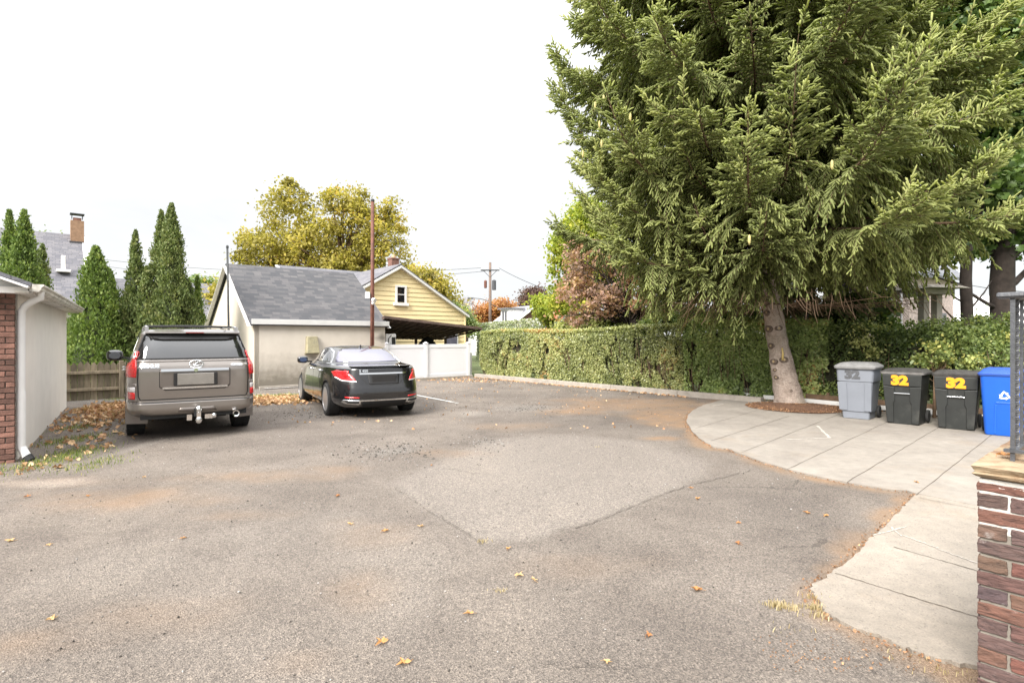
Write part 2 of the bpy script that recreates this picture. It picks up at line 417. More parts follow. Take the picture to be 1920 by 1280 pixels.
for p in [(230, 935, 210, 26, .55), (110, 905, 140, 12, .35), (480, 893, 170, 14, .4), (430, 965, 120, 12, .3), (1080, 768, 75, 9, .9), (1200, 757, 170, 16, .85), (1255, 780, 80, 28, 1.0), (960, 800, 90, 9, .35),
          (330, 1150, 160, 40, .28), (60, 1210, 130, 40, .3), (680, 1110, 90, 50, .25), (1240, 822, 40, 4, .9), (830, 850, 80, 8, .35), (560, 1240, 80, 20, .3), (1100, 1060, 160, 25, .2), (620, 880, 70, 10, .45), (700, 1000, 120, 30, .25)]:
    sand = np.maximum(sand, blob(*p))
sand = np.clip(sand * (.15 + 1.3 * n3), 0, 1) * .85
pale = np.maximum.reduce([blob(90, 905, 110, 9, .9), blob(250, 840, 18, 26, .5), blob(985, 765, 60, 7, .6), blob(885, 775, 40, 6, .6), blob(620, 1000, 260, 60, .25), blob(760, 1090, 120, 80, .25), blob(250, 1060, 200, 60, .2)])
dark = np.maximum.reduce([blob(1450, 950, 130, 55, .55), blob(1350, 820, 70, 30, .5), blob(1050, 790, 230, 20, .35), blob(100, 1200, 260, 90, .35), blob(160, 850, 110, 25, .5), blob(1250, 1200, 300, 70, .3), blob(500, 830, 160, 22, .35), blob(900, 745, 200, 14, .3), blob(820, 1230, 200, 60, .2)])
crumb = np.maximum.reduce([blob(735, 845, 45, 9, 1), blob(905, 828, 28, 5, 1), blob(990, 764, 70, 6, .9), blob(620, 770, 60, 14, .7), blob(1200, 955, 60, 4, .3), blob(70, 800, 60, 60, .9), blob(130, 780, 40, 30, .9)])
crumb = np.maximum(crumb, smooth((1.3 - np.abs(sdf(lot, x, y))) / .9) * (y > 12) * (x < -6) * .9)
# raised / sunken relief of a few millimetres
z = (n2 - .5) * .012 - np.clip(crumb, 0, 1) * .012 * n3 - patch * .003
idx = -np.ones(len(x), int); idx[keep] = np.arange(keep.sum())
nx_, ny_ = len(xs), len(ys); gi = np.arange(nx_ * ny_).reshape(ny_, nx_)
q = np.stack([gi[:-1, :-1], gi[:-1, 1:], gi[1:, 1:], gi[1:, :-1]], -1).reshape(-1, 4); q = idx[q]; q = q[(q >= 0).all(1)]
def asphaltmat():
    m, t, bs, o = newmat('asphalt')
    at = {}
    for k in ('patch', 'sand', 'pale', 'dark', 'crumb'):
        a = t.nodes.new('ShaderNodeAttribute'); a.attribute_name = k; at[k] = a.outputs['Fac']
    nf = noise(t, 75, 4, .75); ng = noise(t, 22, 5, .7); nl = noise(t, .9, 7, .62, dist=.4)
    v = t.nodes.new('ShaderNodeTexVoronoi'); v.inputs['Scale'].default_value = 115; tcn = t.nodes.new('ShaderNodeTexCoord'); t.links.new(tcn.outputs['Object'], v.inputs['Vector'])
    base = ramp(t, nl.outputs['Fac'], [(.3, (.130, .111, .097)), (.5, (.172, .149, .130)), (.72, (.212, .185, .162))]).outputs[0]
    base = mixc_(t, at['patch'], base, (.218, .193, .172))
    base = mixc_(t, at['pale'], base, (.275, .25, .225))
    base = mixc_(t, at['dark'], base, (.118, .102, .091))
    vs = ramp(t, v.outputs['Color'], [(0, (.35, .35, .35)), (.45, (.9, .9, .9)), (1, (1.75, 1.72, 1.65))]).outputs[0]
    base = mixc_(t, .72, base, vs, 'MULTIPLY')
    base = mixc_(t, .75, base, ramp(t, nf.outputs['Fac'], [(.3, (.42, .42, .44)), (.5, (1, 1, 1)), (.7, (1.6, 1.58, 1.52))]).outputs[0], 'MULTIPLY')
    nw = noise(t, .35, 5, .7, stretch=(1, .45, 1), dist=1.2); base = mixc_(t, .6, base, ramp(t, nw.outputs['Fac'], [(.3, (.74, .73, .73)), (.5, (1, 1, 1)), (.7, (1.24, 1.22, 1.18))]).outputs[0], 'MULTIPLY')
    no = noise(t, 1.7, 5, .75); base = mixc_(t, ramp(t, no.outputs['Fac'], [(.66, (0, 0, 0)), (.76, (.4, .4, .4))]).outputs[0], base, (.075, .066, .058))
    base = mixc_(t, .5, base, ramp(t, ng.outputs['Fac'], [(.3, (.72, .72, .72)), (.7, (1.3, 1.28, 1.25))]).outputs[0], 'MULTIPLY')
    sc = ramp(t, nf.outputs['Fac'], [(.3, (.20, .125, .072)), (.7, (.36, .235, .14))]).outputs[0]
    base = mixc_(t, at['sand'], base, sc)
    cc = ramp(t, v.outputs['Color'], [(.1, (.05, .045, .04)), (.8, (.28, .25, .22))]).outputs[0]
    base = mixc_(t, at['crumb'], base, cc)
    vw = t.nodes.new('ShaderNodeTexVoronoi'); vw.feature = 'DISTANCE_TO_EDGE'; vw.inputs['Scale'].default_value = .55
    nd = noise(t, 2.5, 6, .7); off = t.nodes.new('ShaderNodeVectorMath'); off.operation = 'MULTIPLY_ADD'; off.inputs[1].default_value = (.7, .7, 0)
    t.links.new(nd.outputs['Color'], off.inputs[0]); t.links.new(tcn.outputs['Object'], off.inputs[2]); t.links.new(off.outputs[0], vw.inputs['Vector'])
    ck = ramp(t, vw.outputs['Distance'], [(.0, (1, 1, 1)), (.006, (0, 0, 0))]).outputs[0]
    nm = noise(t, .5, 3); mk = ramp(t, nm.outputs['Fac'], [(.5, (0, 0, 0)), (.6, (.7, .7, .7))]).outputs[0]
    ck = mixc_(t, 1.0, ck, mk, 'MULTIPLY')
    base = mixc_(t, ck, base, (.04, .035, .03))
    t.links.new(base, bs.inputs['Base Color']); bs.inputs['Roughness'].default_value = .93; bs.inputs['Specular IOR Level'].default_value = .3
    b1 = t.nodes.new('ShaderNodeMath'); b1.operation = 'ADD'; t.links.new(nf.outputs['Fac'], b1.inputs[0]); t.links.new(v.outputs['Distance'], b1.inputs[1])
    bump(t, bs, b1.outputs[0], .9, .012)
    return m
M['asphalt'] = asphaltmat()
o = np_mesh('asphalt_lot', np.stack([x[keep], y[keep], z[keep]], 1), q, M['asphalt'], smooth=True)
for nm_, arr in (('patch', patch), ('sand', sand), ('pale', pale), ('dark', dark), ('crumb', crumb)):
    a = o.data.attributes.new(nm_, 'FLOAT', 'POINT'); a.data.foreach_set('value', arr[keep].astype(np.float32))
tag(o, kind='structure')

# concrete apron
def fillpoly(name, poly, z, thick, mat, jag=0):
    b = MB(); pts = [Vector((p[0], p[1], z)) for p in poly]; b.prism(pts, (0, 0, -thick)); o = b.build(name, mat)
    bm = bmesh.new(); bm.from_mesh(o.data); bmesh.ops.triangulate(bm, faces=[f for f in bm.faces if len(f.verts) > 4]); bm.to_mesh(o.data); bm.free()
    return tag(o, kind='structure')
def concmat(name, lo, hi, agg):
    m, t, bs, o = newmat(name); n = noise(t, 1.1, 8, .65, dist=.5); n2 = noise(t, 9, 5); nf = noise(t, 120, 3, .7)
    c = ramp(t, n.outputs['Fac'], [(.3, lo), (.68, hi)]).outputs[0]
    c = mixc_(t, .6, c, ramp(t, n2.outputs['Fac'], [(.3, (.82, .82, .82)), (.7, (1.15, 1.14, 1.12))]).outputs[0], 'MULTIPLY')
    ns = noise(t, .8, 6, .7, stretch=(1, 1, 1)); c = mixc_(t, ramp(t, ns.outputs['Fac'], [(.56, (0, 0, 0)), (.75, (.6, .6, .6))]).outputs[0], c, (.22, .17, .12))
    if agg:
        v = t.nodes.new('ShaderNodeTexVoronoi'); v.inputs['Scale'].default_value = 95; tcn = t.nodes.new('ShaderNodeTexCoord'); t.links.new(tcn.outputs['Object'], v.inputs['Vector'])
        c = mixc_(t, .55, c, ramp(t, v.outputs['Color'], [(.02, (.35, .34, .34)), (.2, (.95, .95, .95)), (.9, (1.25, 1.22, 1.2))]).outputs[0], 'MULTIPLY')
    c = mixc_(t, .45, c, ramp(t, nf.outputs['Fac'], [(.3, (.7, .7, .7)), (.7, (1.3, 1.3, 1.3))]).outputs[0], 'MULTIPLY')
    t.links.new(c, bs.inputs['Base Color']); bs.inputs['Roughness'].default_value = .9; bump(t, bs, nf.outputs['Fac'], .5, .006); return m
M['conc_up'] = concmat('worn_concrete', (.195, .173, .15), (.27, .245, .213), False)
M['conc_low'] = concmat('aggregate_concrete', (.195, .171, .143), (.255, .226, .191), True)
def jagged(poly, amp, n=5, seed=1):
    r = random.Random(seed); out = []
    for i in range(len(poly) - 1):
        a = poly[i]; c = poly[i + 1]
        for k in range(n):
            t_ = k / n; s = amp if k else 0
            out.append((a[0] + (c[0] - a[0]) * t_ + r.uniform(-s, s), a[1] + (c[1] - a[1]) * t_ + r.uniform(-s, s)))
    out.append(poly[-1]); return out
spl = G(1718, 928); spr = G(1830, 951)
dirj = (spr - spl).normalized(); far_r = spl + dirj * 9
up_poly = jagged(slab_edge, .012, 4) + [(spl.x + .001, spl.y + .001), (far_r.x, far_r.y), (17, far_r.y), (backR.x + .3, backR.y), (pipeA.x + .35, pipeA.y + .1)]
fillpoly('concrete_apron', up_poly, .022, .3, M['conc_up'])
lo_poly = [(spl.x, spl.y - .001)] + jagged(slab_low, .014, 5, 3) + [(3.2, 2.45), (3.2, far_r.y), (far_r.x - .001, far_r.y)]
fillpoly('concrete_walk', lo_poly, .018, .3, M['conc_low'])
b = MB()
def jstrip(p, q, w=.009, z=.026, n=10):
    p = G(*p, 0.03); q = G(*q, 0.03); d = (q - p).normalized(); s = Vector((-d.y, d.x, 0)); L = (q - p).length; pr = None
    for i in range(n + 1):
        c = p + d * L * i / n + s * random.uniform(-.006, .006); c.z = z; ww = w * random.uniform(.5, 1.2)
        a = (c - s * ww / 2, c + s * ww / 2)
        if pr: b.add([pr[0], a[0], a[1], pr[1]], [(0, 1, 2, 3)])
        pr = a
for p_, q_ in [((1390, 847), (1590, 769)), ((1334, 825), (1480, 779)), ((1304, 802), (1420, 768)), ((1477, 878), (1676, 784)), ((1587, 903), (1775, 791)), ((1718, 926), (1880, 798)),
               ((1566, 1071), (1840, 1155)), ((1676, 1022), (1840, 1069)), ((1722, 931), (1830, 952)), ((1640, 780), (1720, 812)), ((1500, 865), (1900, 905))][:9]:
    jstrip(p_, q_, n=24, z=.0255 if p_[1] < 940 else .0215)
M['joint'] = pmat('joint_dirt', (.085, .068, .05), .3, 20, .95)
tag(b.build('paving_joint', M['joint']), kind='structure')
b = MB()
for p_, q_ in [((1335, 760), (1357, 757)), ((1474, 823), (1556, 820)), ((1556, 820), (1532, 797))]: jstrip(p_, q_, .045, .026, 16)
for p_, q_ in [((1640, 1000), (1700, 985)), ((1690, 1000), (1760, 1025)), ((1755, 1025), (1838, 1055)), ((1670, 985), (1690, 1002))]: jstrip(p_, q_, .012, .0225, 16)
M['faintpaint'] = pmat('faint_paint', (.40, .37, .33), .25, 30, .9)
tag(b.build('paint_spill', M['faintpaint']), kind='structure')
# parking line
b = MB(); p_ = G(770, 739); q_ = G(858, 756); d_ = (q_ - p_).normalized(); s_ = Vector((-d_.y, d_.x, 0)); L_ = (q_ - p_).length
for i in range(60):
    if i > 40 and random.random() < .15: continue
    a0 = p_ + d_ * L_ * i / 60 + Vector((0, 0, .011)); a1 = p_ + d_ * L_ * (i + 1) / 60 + Vector((0, 0, .011)); w0 = random.uniform(.035, .055); w1 = random.uniform(.035, .055)
    b.add([a0 - s_ * w0, a1 - s_ * w1, a1 + s_ * w1, a0 + s_ * w0], [(0, 1, 2, 3)])
M['linepaint'] = pmat('worn_line_paint', (.50, .50, .48), .25, 25, .8)
tag(b.build('parking_line', M['linepaint']), kind='structure')
b = MB()
def crack(pts, w, seed):
    r = random.Random(seed); P_ = []
    for (a, c) in zip(pts[:-1], pts[1:]):
        a = G(*a); c = G(*c); k_ = max(2, int((c - a).length / .05)); d_ = (c - a).normalized(); s_ = Vector((-d_.y, d_.x, 0))
        for i in range(k_): P_.append(a.lerp(c, i / k_) + s_ * r.gauss(0, .012))
    for i in range(len(P_) - 1):
        if r.random() < .12: continue
        p, q = P_[i], P_[i + 1]; d_ = (q - p).normalized(); s_ = Vector((-d_.y, d_.x, 0)); w0 = w * r.uniform(.4, 1.3); w1 = w * r.uniform(.4, 1.3); e = Vector((0, 0, .0105))
        b.add([p - s_ * w0 + e, q - s_ * w1 + e, q + s_ * w1 + e, p + s_ * w0 + e], [(0, 1, 2, 3)])
crack([(1050, 996), (1110, 980), (1180, 952), (1250, 924), (1300, 908), (1345, 898), (1420, 878)], .006, 1)
crack([(905, 1020), (860, 992), (800, 957), (735, 912)], .004, 2)
crack([(640, 850), (735, 842), (800, 836), (905, 828), (985, 815)], .006, 4)
crack([(1240, 775), (1150, 790), (1080, 812)], .005, 6)
M['crackfill'] = pmat('crack_dirt', (.10, .086, .073), .3, 30, 1)
tag(b.build('asphalt_crack', M['crackfill']), kind='structure')
# kerb along the hedge
b = MB(); Lk = 12.0; n = 5
for i in range(n):
    a0 = K - U * (Lk * i / n + .004) ; a1 = K - U * (Lk * (i + 1) / n - .004); off = V * .09
    b.beam(a0 + off + Vector((0, 0, .045)), a1 + off + Vector((0, 0, .045)), .18, .20 + .004 * (i % 2))
kerb = b.build('kerb', M['concrete'], bevel=.012); tag(kerb, kind='structure')
b = MB(); b.beam(K - V * .1 + Vector((0, 0, .03)), K - V * 4.0 + Vector((0, 0, .03)), .12, .14); b.beam(A_ + Vector((.2, -.1, .03)), B_ - V * 1.2 + Vector((.1, -.12, .03)), .10, .12)
o = b.build('low_kerb', M['concrete'], bevel=.01); tag(o, kind='structure')
# white gravel at the garage foot
def scatter(name, P, size, tone, mat, kind='stuff', label=None, cat=None, parent=None):
    n = len(P); base = np.array([[1, 0, 0], [0, 1, 0], [-1, 0, 0], [0, -1, 0], [0, 0, .8], [0, 0, -.4]])
    s = np.broadcast_to(size, (n,))[:, None, None]; jit = rng.uniform(.6, 1.3, (n, 6, 1)); a = rng.uniform(0, 6.28, n); ca, sa = np.cos(a), np.sin(a)
    v = base[None] * jit * s; vx = v[..., 0] * ca[:, None] - v[..., 1] * sa[:, None]; vy = v[..., 0] * sa[:, None] + v[..., 1] * ca[:, None]
    v = np.stack([vx, vy, v[..., 2]], -1) + P[:, None, :]
    f = np.array([[0, 1, 4], [1, 2, 4], [2, 3, 4], [3, 0, 4], [1, 0, 5], [2, 1, 5], [3, 2, 5], [0, 3, 5]]); F_ = (np.arange(n)[:, None, None] * 6 + f[None]).reshape(-1, 3)
    o = np_mesh(name, v.reshape(-1, 3), F_, mat, parent, np.repeat(tone, 6)); return tag(o, label, cat, kind=kind)
def strip_pts(p, q, w, n, z=0.01):
    t_ = rng.random(n); s = rng.uniform(-w, w, n); p = np.array(p[:2]); q = np.array(q[:2]); d = (q - p) / np.linalg.norm(q - p); nn = np.array([-d[1], d[0]])
    c = p + (q - p) * t_[:, None] + nn * s[:, None]; return np.column_stack([c, np.full(n, z)])
M['peb'] = leafmat('pebbles', [(0, (.03, .027, .024)), (.5, (.12, .108, .096)), (1, (.42, .40, .38))], 0, .9)
P_ = strip_pts(A_ + Vector((.25, .0, 0)), B_ + Vector((-1.0, -.9, 0)), .16, 2500, .02)
scatter('white_gravel', P_, rng.uniform(.012, .03, 2500), rng.uniform(.75, 1, 2500), M['peb'], label='strip of white gravel along the foot of the cream garage wall', cat='gravel')
# loose stones on the asphalt
n = 5200; P_ = np.column_stack([rng.uniform(-9, 8, n), 2.2 + 19 * rng.random(n) ** 1.6, np.full(n, .004)])
k_ = (sdf(lot, P_[:, 0], P_[:, 1]) < -.2) & (sdf(slab_poly, P_[:, 0], P_[:, 1]) > .05); P_ = P_[k_]
scatter('loose_gravel', P_, rng.uniform(.002, .007, len(P_)) * (1 + P_[:, 1] * .09), rng.uniform(0, 1, len(P_)) ** 1.3, M['peb'], label='tiny loose stones scattered over the asphalt', cat='gravel')
for c_, nn_, rx_, ry_ in ((G(735, 845), 260, .45, .5), (G(905, 829), 120, .3, .4), (G(985, 765), 200, .8, .6), (G(610, 775), 260, .8, .6)):
    P2 = np.column_stack([c_.x + rng.normal(0, rx_, nn_), c_.y + rng.normal(0, ry_, nn_), np.full(nn_, .003)])
    scatter('crumbled_asphalt', P2, rng.uniform(.006, .018, nn_), rng.uniform(0, .9, nn_), M['peb'], label=None)
lbls = ['crumbled asphalt heap with loose stones left of the pale patch', 'small crumbled spot at the top edge of the pale patch', 'crumbled grey asphalt beside the orange sand near the kerb', 'coarse gravelly asphalt beside the left rear wheel of the black sedan']
for o_, l_ in zip([o for o in COL.objects if o.name.startswith('crumbled_asphalt')], lbls): tag(o_, l_, 'rubble', kind='stuff')

# ------------------------------------------------------------------ fallen leaves
M['dryleaf'] = leafmat('dry_leaf', [(0, (.17, .065, .03)), (.4, (.33, .15, .06)), (.75, (.42, .225, .09)), (1, (.50, .34, .18))], .15, .7)
M['litter'] = leafmat('leaf_litter', [(0, (.12, .065, .035)), (.4, (.33, .18, .10)), (.8, (.54, .34, .19)), (1, (.62, .46, .29))], .1, .8)
def leaf_proto(seed, tone, size):
    r = random.Random(seed); b = MB(); b.t = tone; n = 5; ring = []; cx = []
    for k in range(n * 4):
        a = 2 * math.pi * k / (n * 4); lobe = (1, .62, .42, .62)[k % 4] * (1 if k else 1.1)
        rr_ = size * lobe * r.uniform(.85, 1.15); zz = abs(math.sin(a * 1.5 + seed)) * size * .45 + .006
        ring.append((rr_ * math.cos(a), rr_ * math.sin(a) * .8, zz))
    c = (0, 0, .008); vs = [c] + ring; N = len(ring)
    b.add(vs, [(0, 1 + k, 1 + (k + 1) % N) for k in range(N)])
    p = [(0, 0, .008), (-size * .7, .01, .012), (-size * 1.3, -.012, .006)]; b.tube(p, .0016, 4)
    return b
protos = []
for i in range(5):
    o = leaf_proto(i, (.75, .55, .95, .35, .65)[i], .05).build('fallen_leaf', M['dryleaf']); tag(o, 'x', 'leaf', 'dry leaves scattered on the lot'); protos.append(o)
near = [(92, 1023, 'pale star-shaped dry leaf on the asphalt at the far left, low in the view', 2), (97, 1162, 'pinkish dry leaf on the asphalt near the lower left corner', 1), (657, 984, 'yellow dry leaf on asphalt, leftmost of three below the pale patch corner', 2),
        (633, 931, 'rounded orange leaf alone on the asphalt left of the pale patch', 0), (722, 997, 'dry leaf on asphalt, middle of three below the pale patch corner', 0), (789, 988, 'upright curled yellow leaf, rightmost of three below the pale patch corner', 2),
        (953, 1030, 'orange leaf just below the bottom tip of the pale patch', 0), (973, 1080, 'left of two small leaves close together in the middle foreground', 0), (1001, 1089, 'right of two small leaves close together in the middle foreground', 2),
        (880, 1152, 'large crumpled orange leaf in the middle foreground', 1), (715, 1206, 'flat orange leaf left of centre near the bottom of the view', 0), (1307, 1108, 'big orange maple leaf on the asphalt left of the dry grass tuft', 0),
        (1138, 1243, 'tan leaf at the very bottom, right of the centre', 2), (1215, 1192, 'small orange leaf above the tan leaf at the bottom', 0), (758, 1245, 'tiny orange leaf at the bottom left of the centre', 0),
        (1296, 916, 'red-brown leaf on the right edge of the pale patch', 1), (1513, 963, 'left of two brown leaves on dark asphalt near the walk', 1), (1548, 968, 'right of two brown leaves on dark asphalt near the walk', 3),
        (1384, 981, 'lone brown leaf on dark asphalt right of the pale patch', 1), (1718, 908, 'broad tan leaf lying on the concrete apron', 2), (809, 873, 'red-brown leaf at the top left rim of the pale patch', 1),
        (165, 931, 'small orange leaf on the sandy strip at left', 0), (52, 932, 'reddish leaf on the asphalt by the left edge of the view', 3), (343, 1010, 'yellow leaf on the asphalt below the sandy strip', 2), (20, 1015, 'small yellow leaf at the left edge of the view', 2),
        (1308, 936, 'tiny orange leaf just below the right edge of the pale patch', 0), (270, 895, 'pale leaf on the sandy ground below the rear of the wagon', 2), (1384, 1020, 'reddish sliver of leaf in the dark asphalt', 1)]
for i, (px, py, lb, k) in enumerate(near):
    o = dup(protos[(k + i) % 5] if i % 2 else protos[k], G(px, py) + Vector((0, 0, .024 if px > 1700 else .004)), random.uniform(0, 6.28), lb)
    o.scale = [random.uniform(.5, .8) * (1.2 if px in (880, 1307) else 1)] * 3; o.rotation_euler[0] = random.uniform(-.3, .3)
for p in protos: bpy.data.objects.remove(p)
# ------------------------------------------------------------------ centre garage (cream walls, shingle roof)
def quadmesh(name, quads, mat, parent=None, thick=0, uv=True):
    b = MB()
    for qd in quads: b.add(qd, [tuple(range(len(qd)))])
    me = bpy.data.meshes.new(name); me.from_pydata(b.v, [], b.f); me.materials.append(mat); me.update()
    o = link(bpy.data.objects.new(name, me), parent)
    if uv: autouv(o)
    if thick: s = o.modifiers.new('s', 'SOLIDIFY'); s.thickness = thick; s.offset = -1
    return o
Z = Vector((0, 0, 1))
def local(root, o): return o
def house_root(name, label, cat, loc): return thing(name, label, cat, loc)
def gwallmat():
    """cream render with a soot-dark mould stain low down and beside the sedan, standing in object space"""
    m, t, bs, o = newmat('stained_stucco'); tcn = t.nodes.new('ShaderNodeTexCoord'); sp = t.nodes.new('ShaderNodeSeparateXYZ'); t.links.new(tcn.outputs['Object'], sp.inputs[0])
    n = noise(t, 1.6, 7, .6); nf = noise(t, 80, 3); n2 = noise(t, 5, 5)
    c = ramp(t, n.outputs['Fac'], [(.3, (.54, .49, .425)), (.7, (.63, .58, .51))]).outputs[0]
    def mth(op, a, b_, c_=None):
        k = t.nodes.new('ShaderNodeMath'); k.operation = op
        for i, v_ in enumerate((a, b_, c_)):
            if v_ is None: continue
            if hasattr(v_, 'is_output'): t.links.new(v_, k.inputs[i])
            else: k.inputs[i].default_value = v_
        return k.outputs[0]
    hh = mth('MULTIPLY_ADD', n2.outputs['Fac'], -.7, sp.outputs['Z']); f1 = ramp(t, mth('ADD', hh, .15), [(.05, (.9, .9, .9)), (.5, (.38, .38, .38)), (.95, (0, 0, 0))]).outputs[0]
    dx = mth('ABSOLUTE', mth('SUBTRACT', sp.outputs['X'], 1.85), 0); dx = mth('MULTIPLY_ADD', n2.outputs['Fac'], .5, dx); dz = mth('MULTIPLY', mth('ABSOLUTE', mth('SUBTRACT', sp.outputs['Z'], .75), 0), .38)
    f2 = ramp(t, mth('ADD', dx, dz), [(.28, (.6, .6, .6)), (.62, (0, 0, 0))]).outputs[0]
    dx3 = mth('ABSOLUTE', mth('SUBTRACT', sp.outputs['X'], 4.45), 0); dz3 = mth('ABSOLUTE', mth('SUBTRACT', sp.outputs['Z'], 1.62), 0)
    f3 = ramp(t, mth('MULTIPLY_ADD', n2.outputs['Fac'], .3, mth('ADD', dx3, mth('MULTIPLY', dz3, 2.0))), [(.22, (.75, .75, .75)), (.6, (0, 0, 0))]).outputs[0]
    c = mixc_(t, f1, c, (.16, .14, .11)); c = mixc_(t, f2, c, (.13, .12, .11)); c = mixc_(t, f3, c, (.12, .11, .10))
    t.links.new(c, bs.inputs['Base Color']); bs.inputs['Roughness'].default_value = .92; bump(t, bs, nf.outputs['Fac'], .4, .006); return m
M['gwall'] = gwallmat()
LG = (B_ - A_).length; EZ = 2.10; RZ = 4.22; DP = 5.9
g = thing('garage', 'low cream rendered garage with grey shingle roof behind the two parked cars', 'garage', A_, math.atan2(V.y, V.x))
# local frame: x along V, y = away (U side), z up
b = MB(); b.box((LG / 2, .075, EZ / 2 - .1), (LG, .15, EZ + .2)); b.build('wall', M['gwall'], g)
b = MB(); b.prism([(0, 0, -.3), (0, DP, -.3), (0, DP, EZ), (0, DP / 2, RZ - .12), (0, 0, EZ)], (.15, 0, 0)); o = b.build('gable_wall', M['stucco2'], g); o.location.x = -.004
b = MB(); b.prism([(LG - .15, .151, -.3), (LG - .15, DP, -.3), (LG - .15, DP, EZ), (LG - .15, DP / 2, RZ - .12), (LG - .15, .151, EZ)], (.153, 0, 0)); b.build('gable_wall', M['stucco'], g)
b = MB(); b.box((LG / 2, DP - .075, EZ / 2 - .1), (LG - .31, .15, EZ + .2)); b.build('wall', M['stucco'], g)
e = .10; k = (RZ - EZ) / (DP / 2)
rz = lambda yy: RZ + .06 - k * abs(yy - DP / 2)
def roofslab(name, x0, x1, y0, y1, z0, z1, mat, par, th=.07):
    b = MB(); dn = Vector((0, 0, -th)); P = [Vector((x0, y0, z0)), Vector((x1, y0, z0)), Vector((x1, y1, z1)), Vector((x0, y1, z1))]
    b.prism(P, dn); o = b.build(name, mat, par); autouv(o); return o
roofslab('roof', -.14, LG + .12, -e, DP / 2, rz(-e), rz(DP / 2), M['shingle'], g)
roofslab('roof', -.14, LG + .12, DP / 2 + .003, DP + e, rz(DP / 2), rz(DP + e), M['shingle'], g)
b = MB(); b.box((LG / 2, -e - .012, EZ + .045), (LG + .22, .025, .17)); b.box((LG / 2, -.05, EZ - .03), (LG + .2, .1, .02)); b.build('fascia', M['trim'], g, bevel=.004)
for x0 in (-.165, LG + .125):
    b = MB(); b.beam((x0, -e, rz(-e) - .1), (x0, DP / 2, rz(DP / 2) - .1), .02, .13, up=(1, 0, 0)); b.build('rake_board', M['trim'], g); b = MB(); b.beam((x0, DP / 2 + .01, rz(DP / 2) - .1), (x0, DP + e, rz(DP + e) - .1), .02, .13, up=(1, 0, 0)); b.build('rake_board', M['trim'], g)
# wall box
b = MB(); M['khaki'] = pmat('khaki_paint', (.30, .27, .17), .3, 6, .7, stain=(.16, .15, .11), stscale=5)
wb = thing('wall_box', 'khaki metal cover box fixed to the cream garage wall left of the sedan', 'box', A_ + V * 1.83 - U * .0 + Z * 1.42, math.atan2(V.y, V.x))
b.add([(-.23, -.002, -.31), (.23, -.002, -.31), (.2, -.002, .26), (-.2, -.002, .26), (-.21, -.2, -.31), (.21, -.2, -.31), (.17, -.10, .25), (-.17, -.10, .25)],
      [(0, 1, 2, 3), (4, 7, 6, 5), (0, 4, 5, 1), (1, 5, 6, 2), (2, 6, 7, 3), (3, 7, 4, 0)]); b.build('cover', M['khaki'], wb, bevel=.012)
b = MB(); b.box((0, -.03, -.33), (.5, .06, .02)); b.build('flange', M['khaki'], wb)

# poles
def pole(name, label, p, ztop, r, mat, lean=(0, 0), group=None):
    t_ = thing(name, label, 'pole', p)
    b = MB(); b.tube([(0, 0, -.2), (lean[0] * .5, lean[1] * .5, ztop / 2), (lean[0], lean[1], ztop)], [r, r * .95, r * .9], 12); b.build('shaft', mat, t_, smooth=True)
    b = MB(); b.lathe([(r * 1.15, 0), (r * 1.15, .06), (r * .6, .09)], (lean[0], lean[1], ztop - .02), n=12); b.build('cap', M['darkpole'], t_)
    return t_
pp = AT(697, 650, 20.15); p1 = pole('steel_pole', 'tall rusty brown steel pole in front of the garage wall behind the sedan', (pp.x, pp.y, 0), 6.55, .062, M['rust'], (.03, 0))
b = MB(); b.tube([(.075, 0, 0), (.075, 0, 6.3)], .018, 6); b.build('conduit', M['rust'], p1)
fl = thing('floodlight', 'white twin floodlight clamped to the rusty pole', 'light', (pp.x, pp.y - .09, 3.1)); b = MB()
b.box((-.12, 0, .05), (.16, .12, .22)); b.build('housing', M['white'], fl, bevel=.01)
b = MB(); b.lathe([(.02, 0), (.07, .03), (.085, .14)], (0, 0, 0), 'X', 14); o = b.build('lamp_head', M['white'], fl); o.location = (.04, -.02, -.1); o.rotation_euler = (0, .35, -.5)
b = MB(); b.lathe([(.02, 0), (.05, .03), (.06, .12)], (0, 0, 0), 'Y', 14); o = b.build('lamp_head', M['white'], fl); o.location = (.08, -.12, -.24)
pp = AT(430.5, 640, 17.3); pole('steel_pole', 'thin dark steel pole standing before the gable end of the cream garage', (pp.x, pp.y, 0), 4.42, .034, M['darkpole'], (-.07, 0))

# ------------------------------------------------------------------ yellow house
hp = K + U * 4
hz = math.atan2(V.y, V.x)
yh = thing('house', 'yellow clapboard house with white rakes behind the white fence', 'house', hp, hz)
t0, t1, tc_ = -4.84, 2.36, -1.24; ez, pz = 2.72, 4.80
sl_ = (pz - ez) / (t1 - tc_); h = .13; zz = -.8; b = MB(); nrow = 0
def ext(z_):
    if z_ <= ez: return t0, t1
    d_ = (pz - z_) / sl_; return tc_ - d_, tc_ + d_
while zz < pz - .02:
    z1 = min(zz + .205, pz); a0, a1 = ext(zz); c0, c1 = ext(z1)
    b.add([(a0, -.028, zz), (a1, -.028, zz), (c1, -.004, z1), (c0, -.004, z1), (a0, 0, zz), (a1, 0, zz)], [(0, 1, 2, 3), (4, 5, 1, 0)]); zz = z1
b.build('siding', M['yellow'], yh)
b = MB(); b.prism([(t0, .002, -.9), (t1, .002, -.9), (t1, .002, ez), (tc_, .002, pz - .02), (t0, .002, ez)], (0, 7, 0)); b.build('wall', M['yellow'], yh)
b = MB(); ov = .16
b.beam((tc_ - .02, -.11, pz + .03), (t1 + ov, -.11, ez - ov * sl_ + .03), .09, .2, up=(0, 1, 0)); b.build('rake_board', M['trim'], yh); b = MB(); b.beam((tc_ + .02, -.112, pz + .03), (t0 - ov, -.112, ez - ov * sl_ + .03), .09, .2, up=(0, 1, 0))
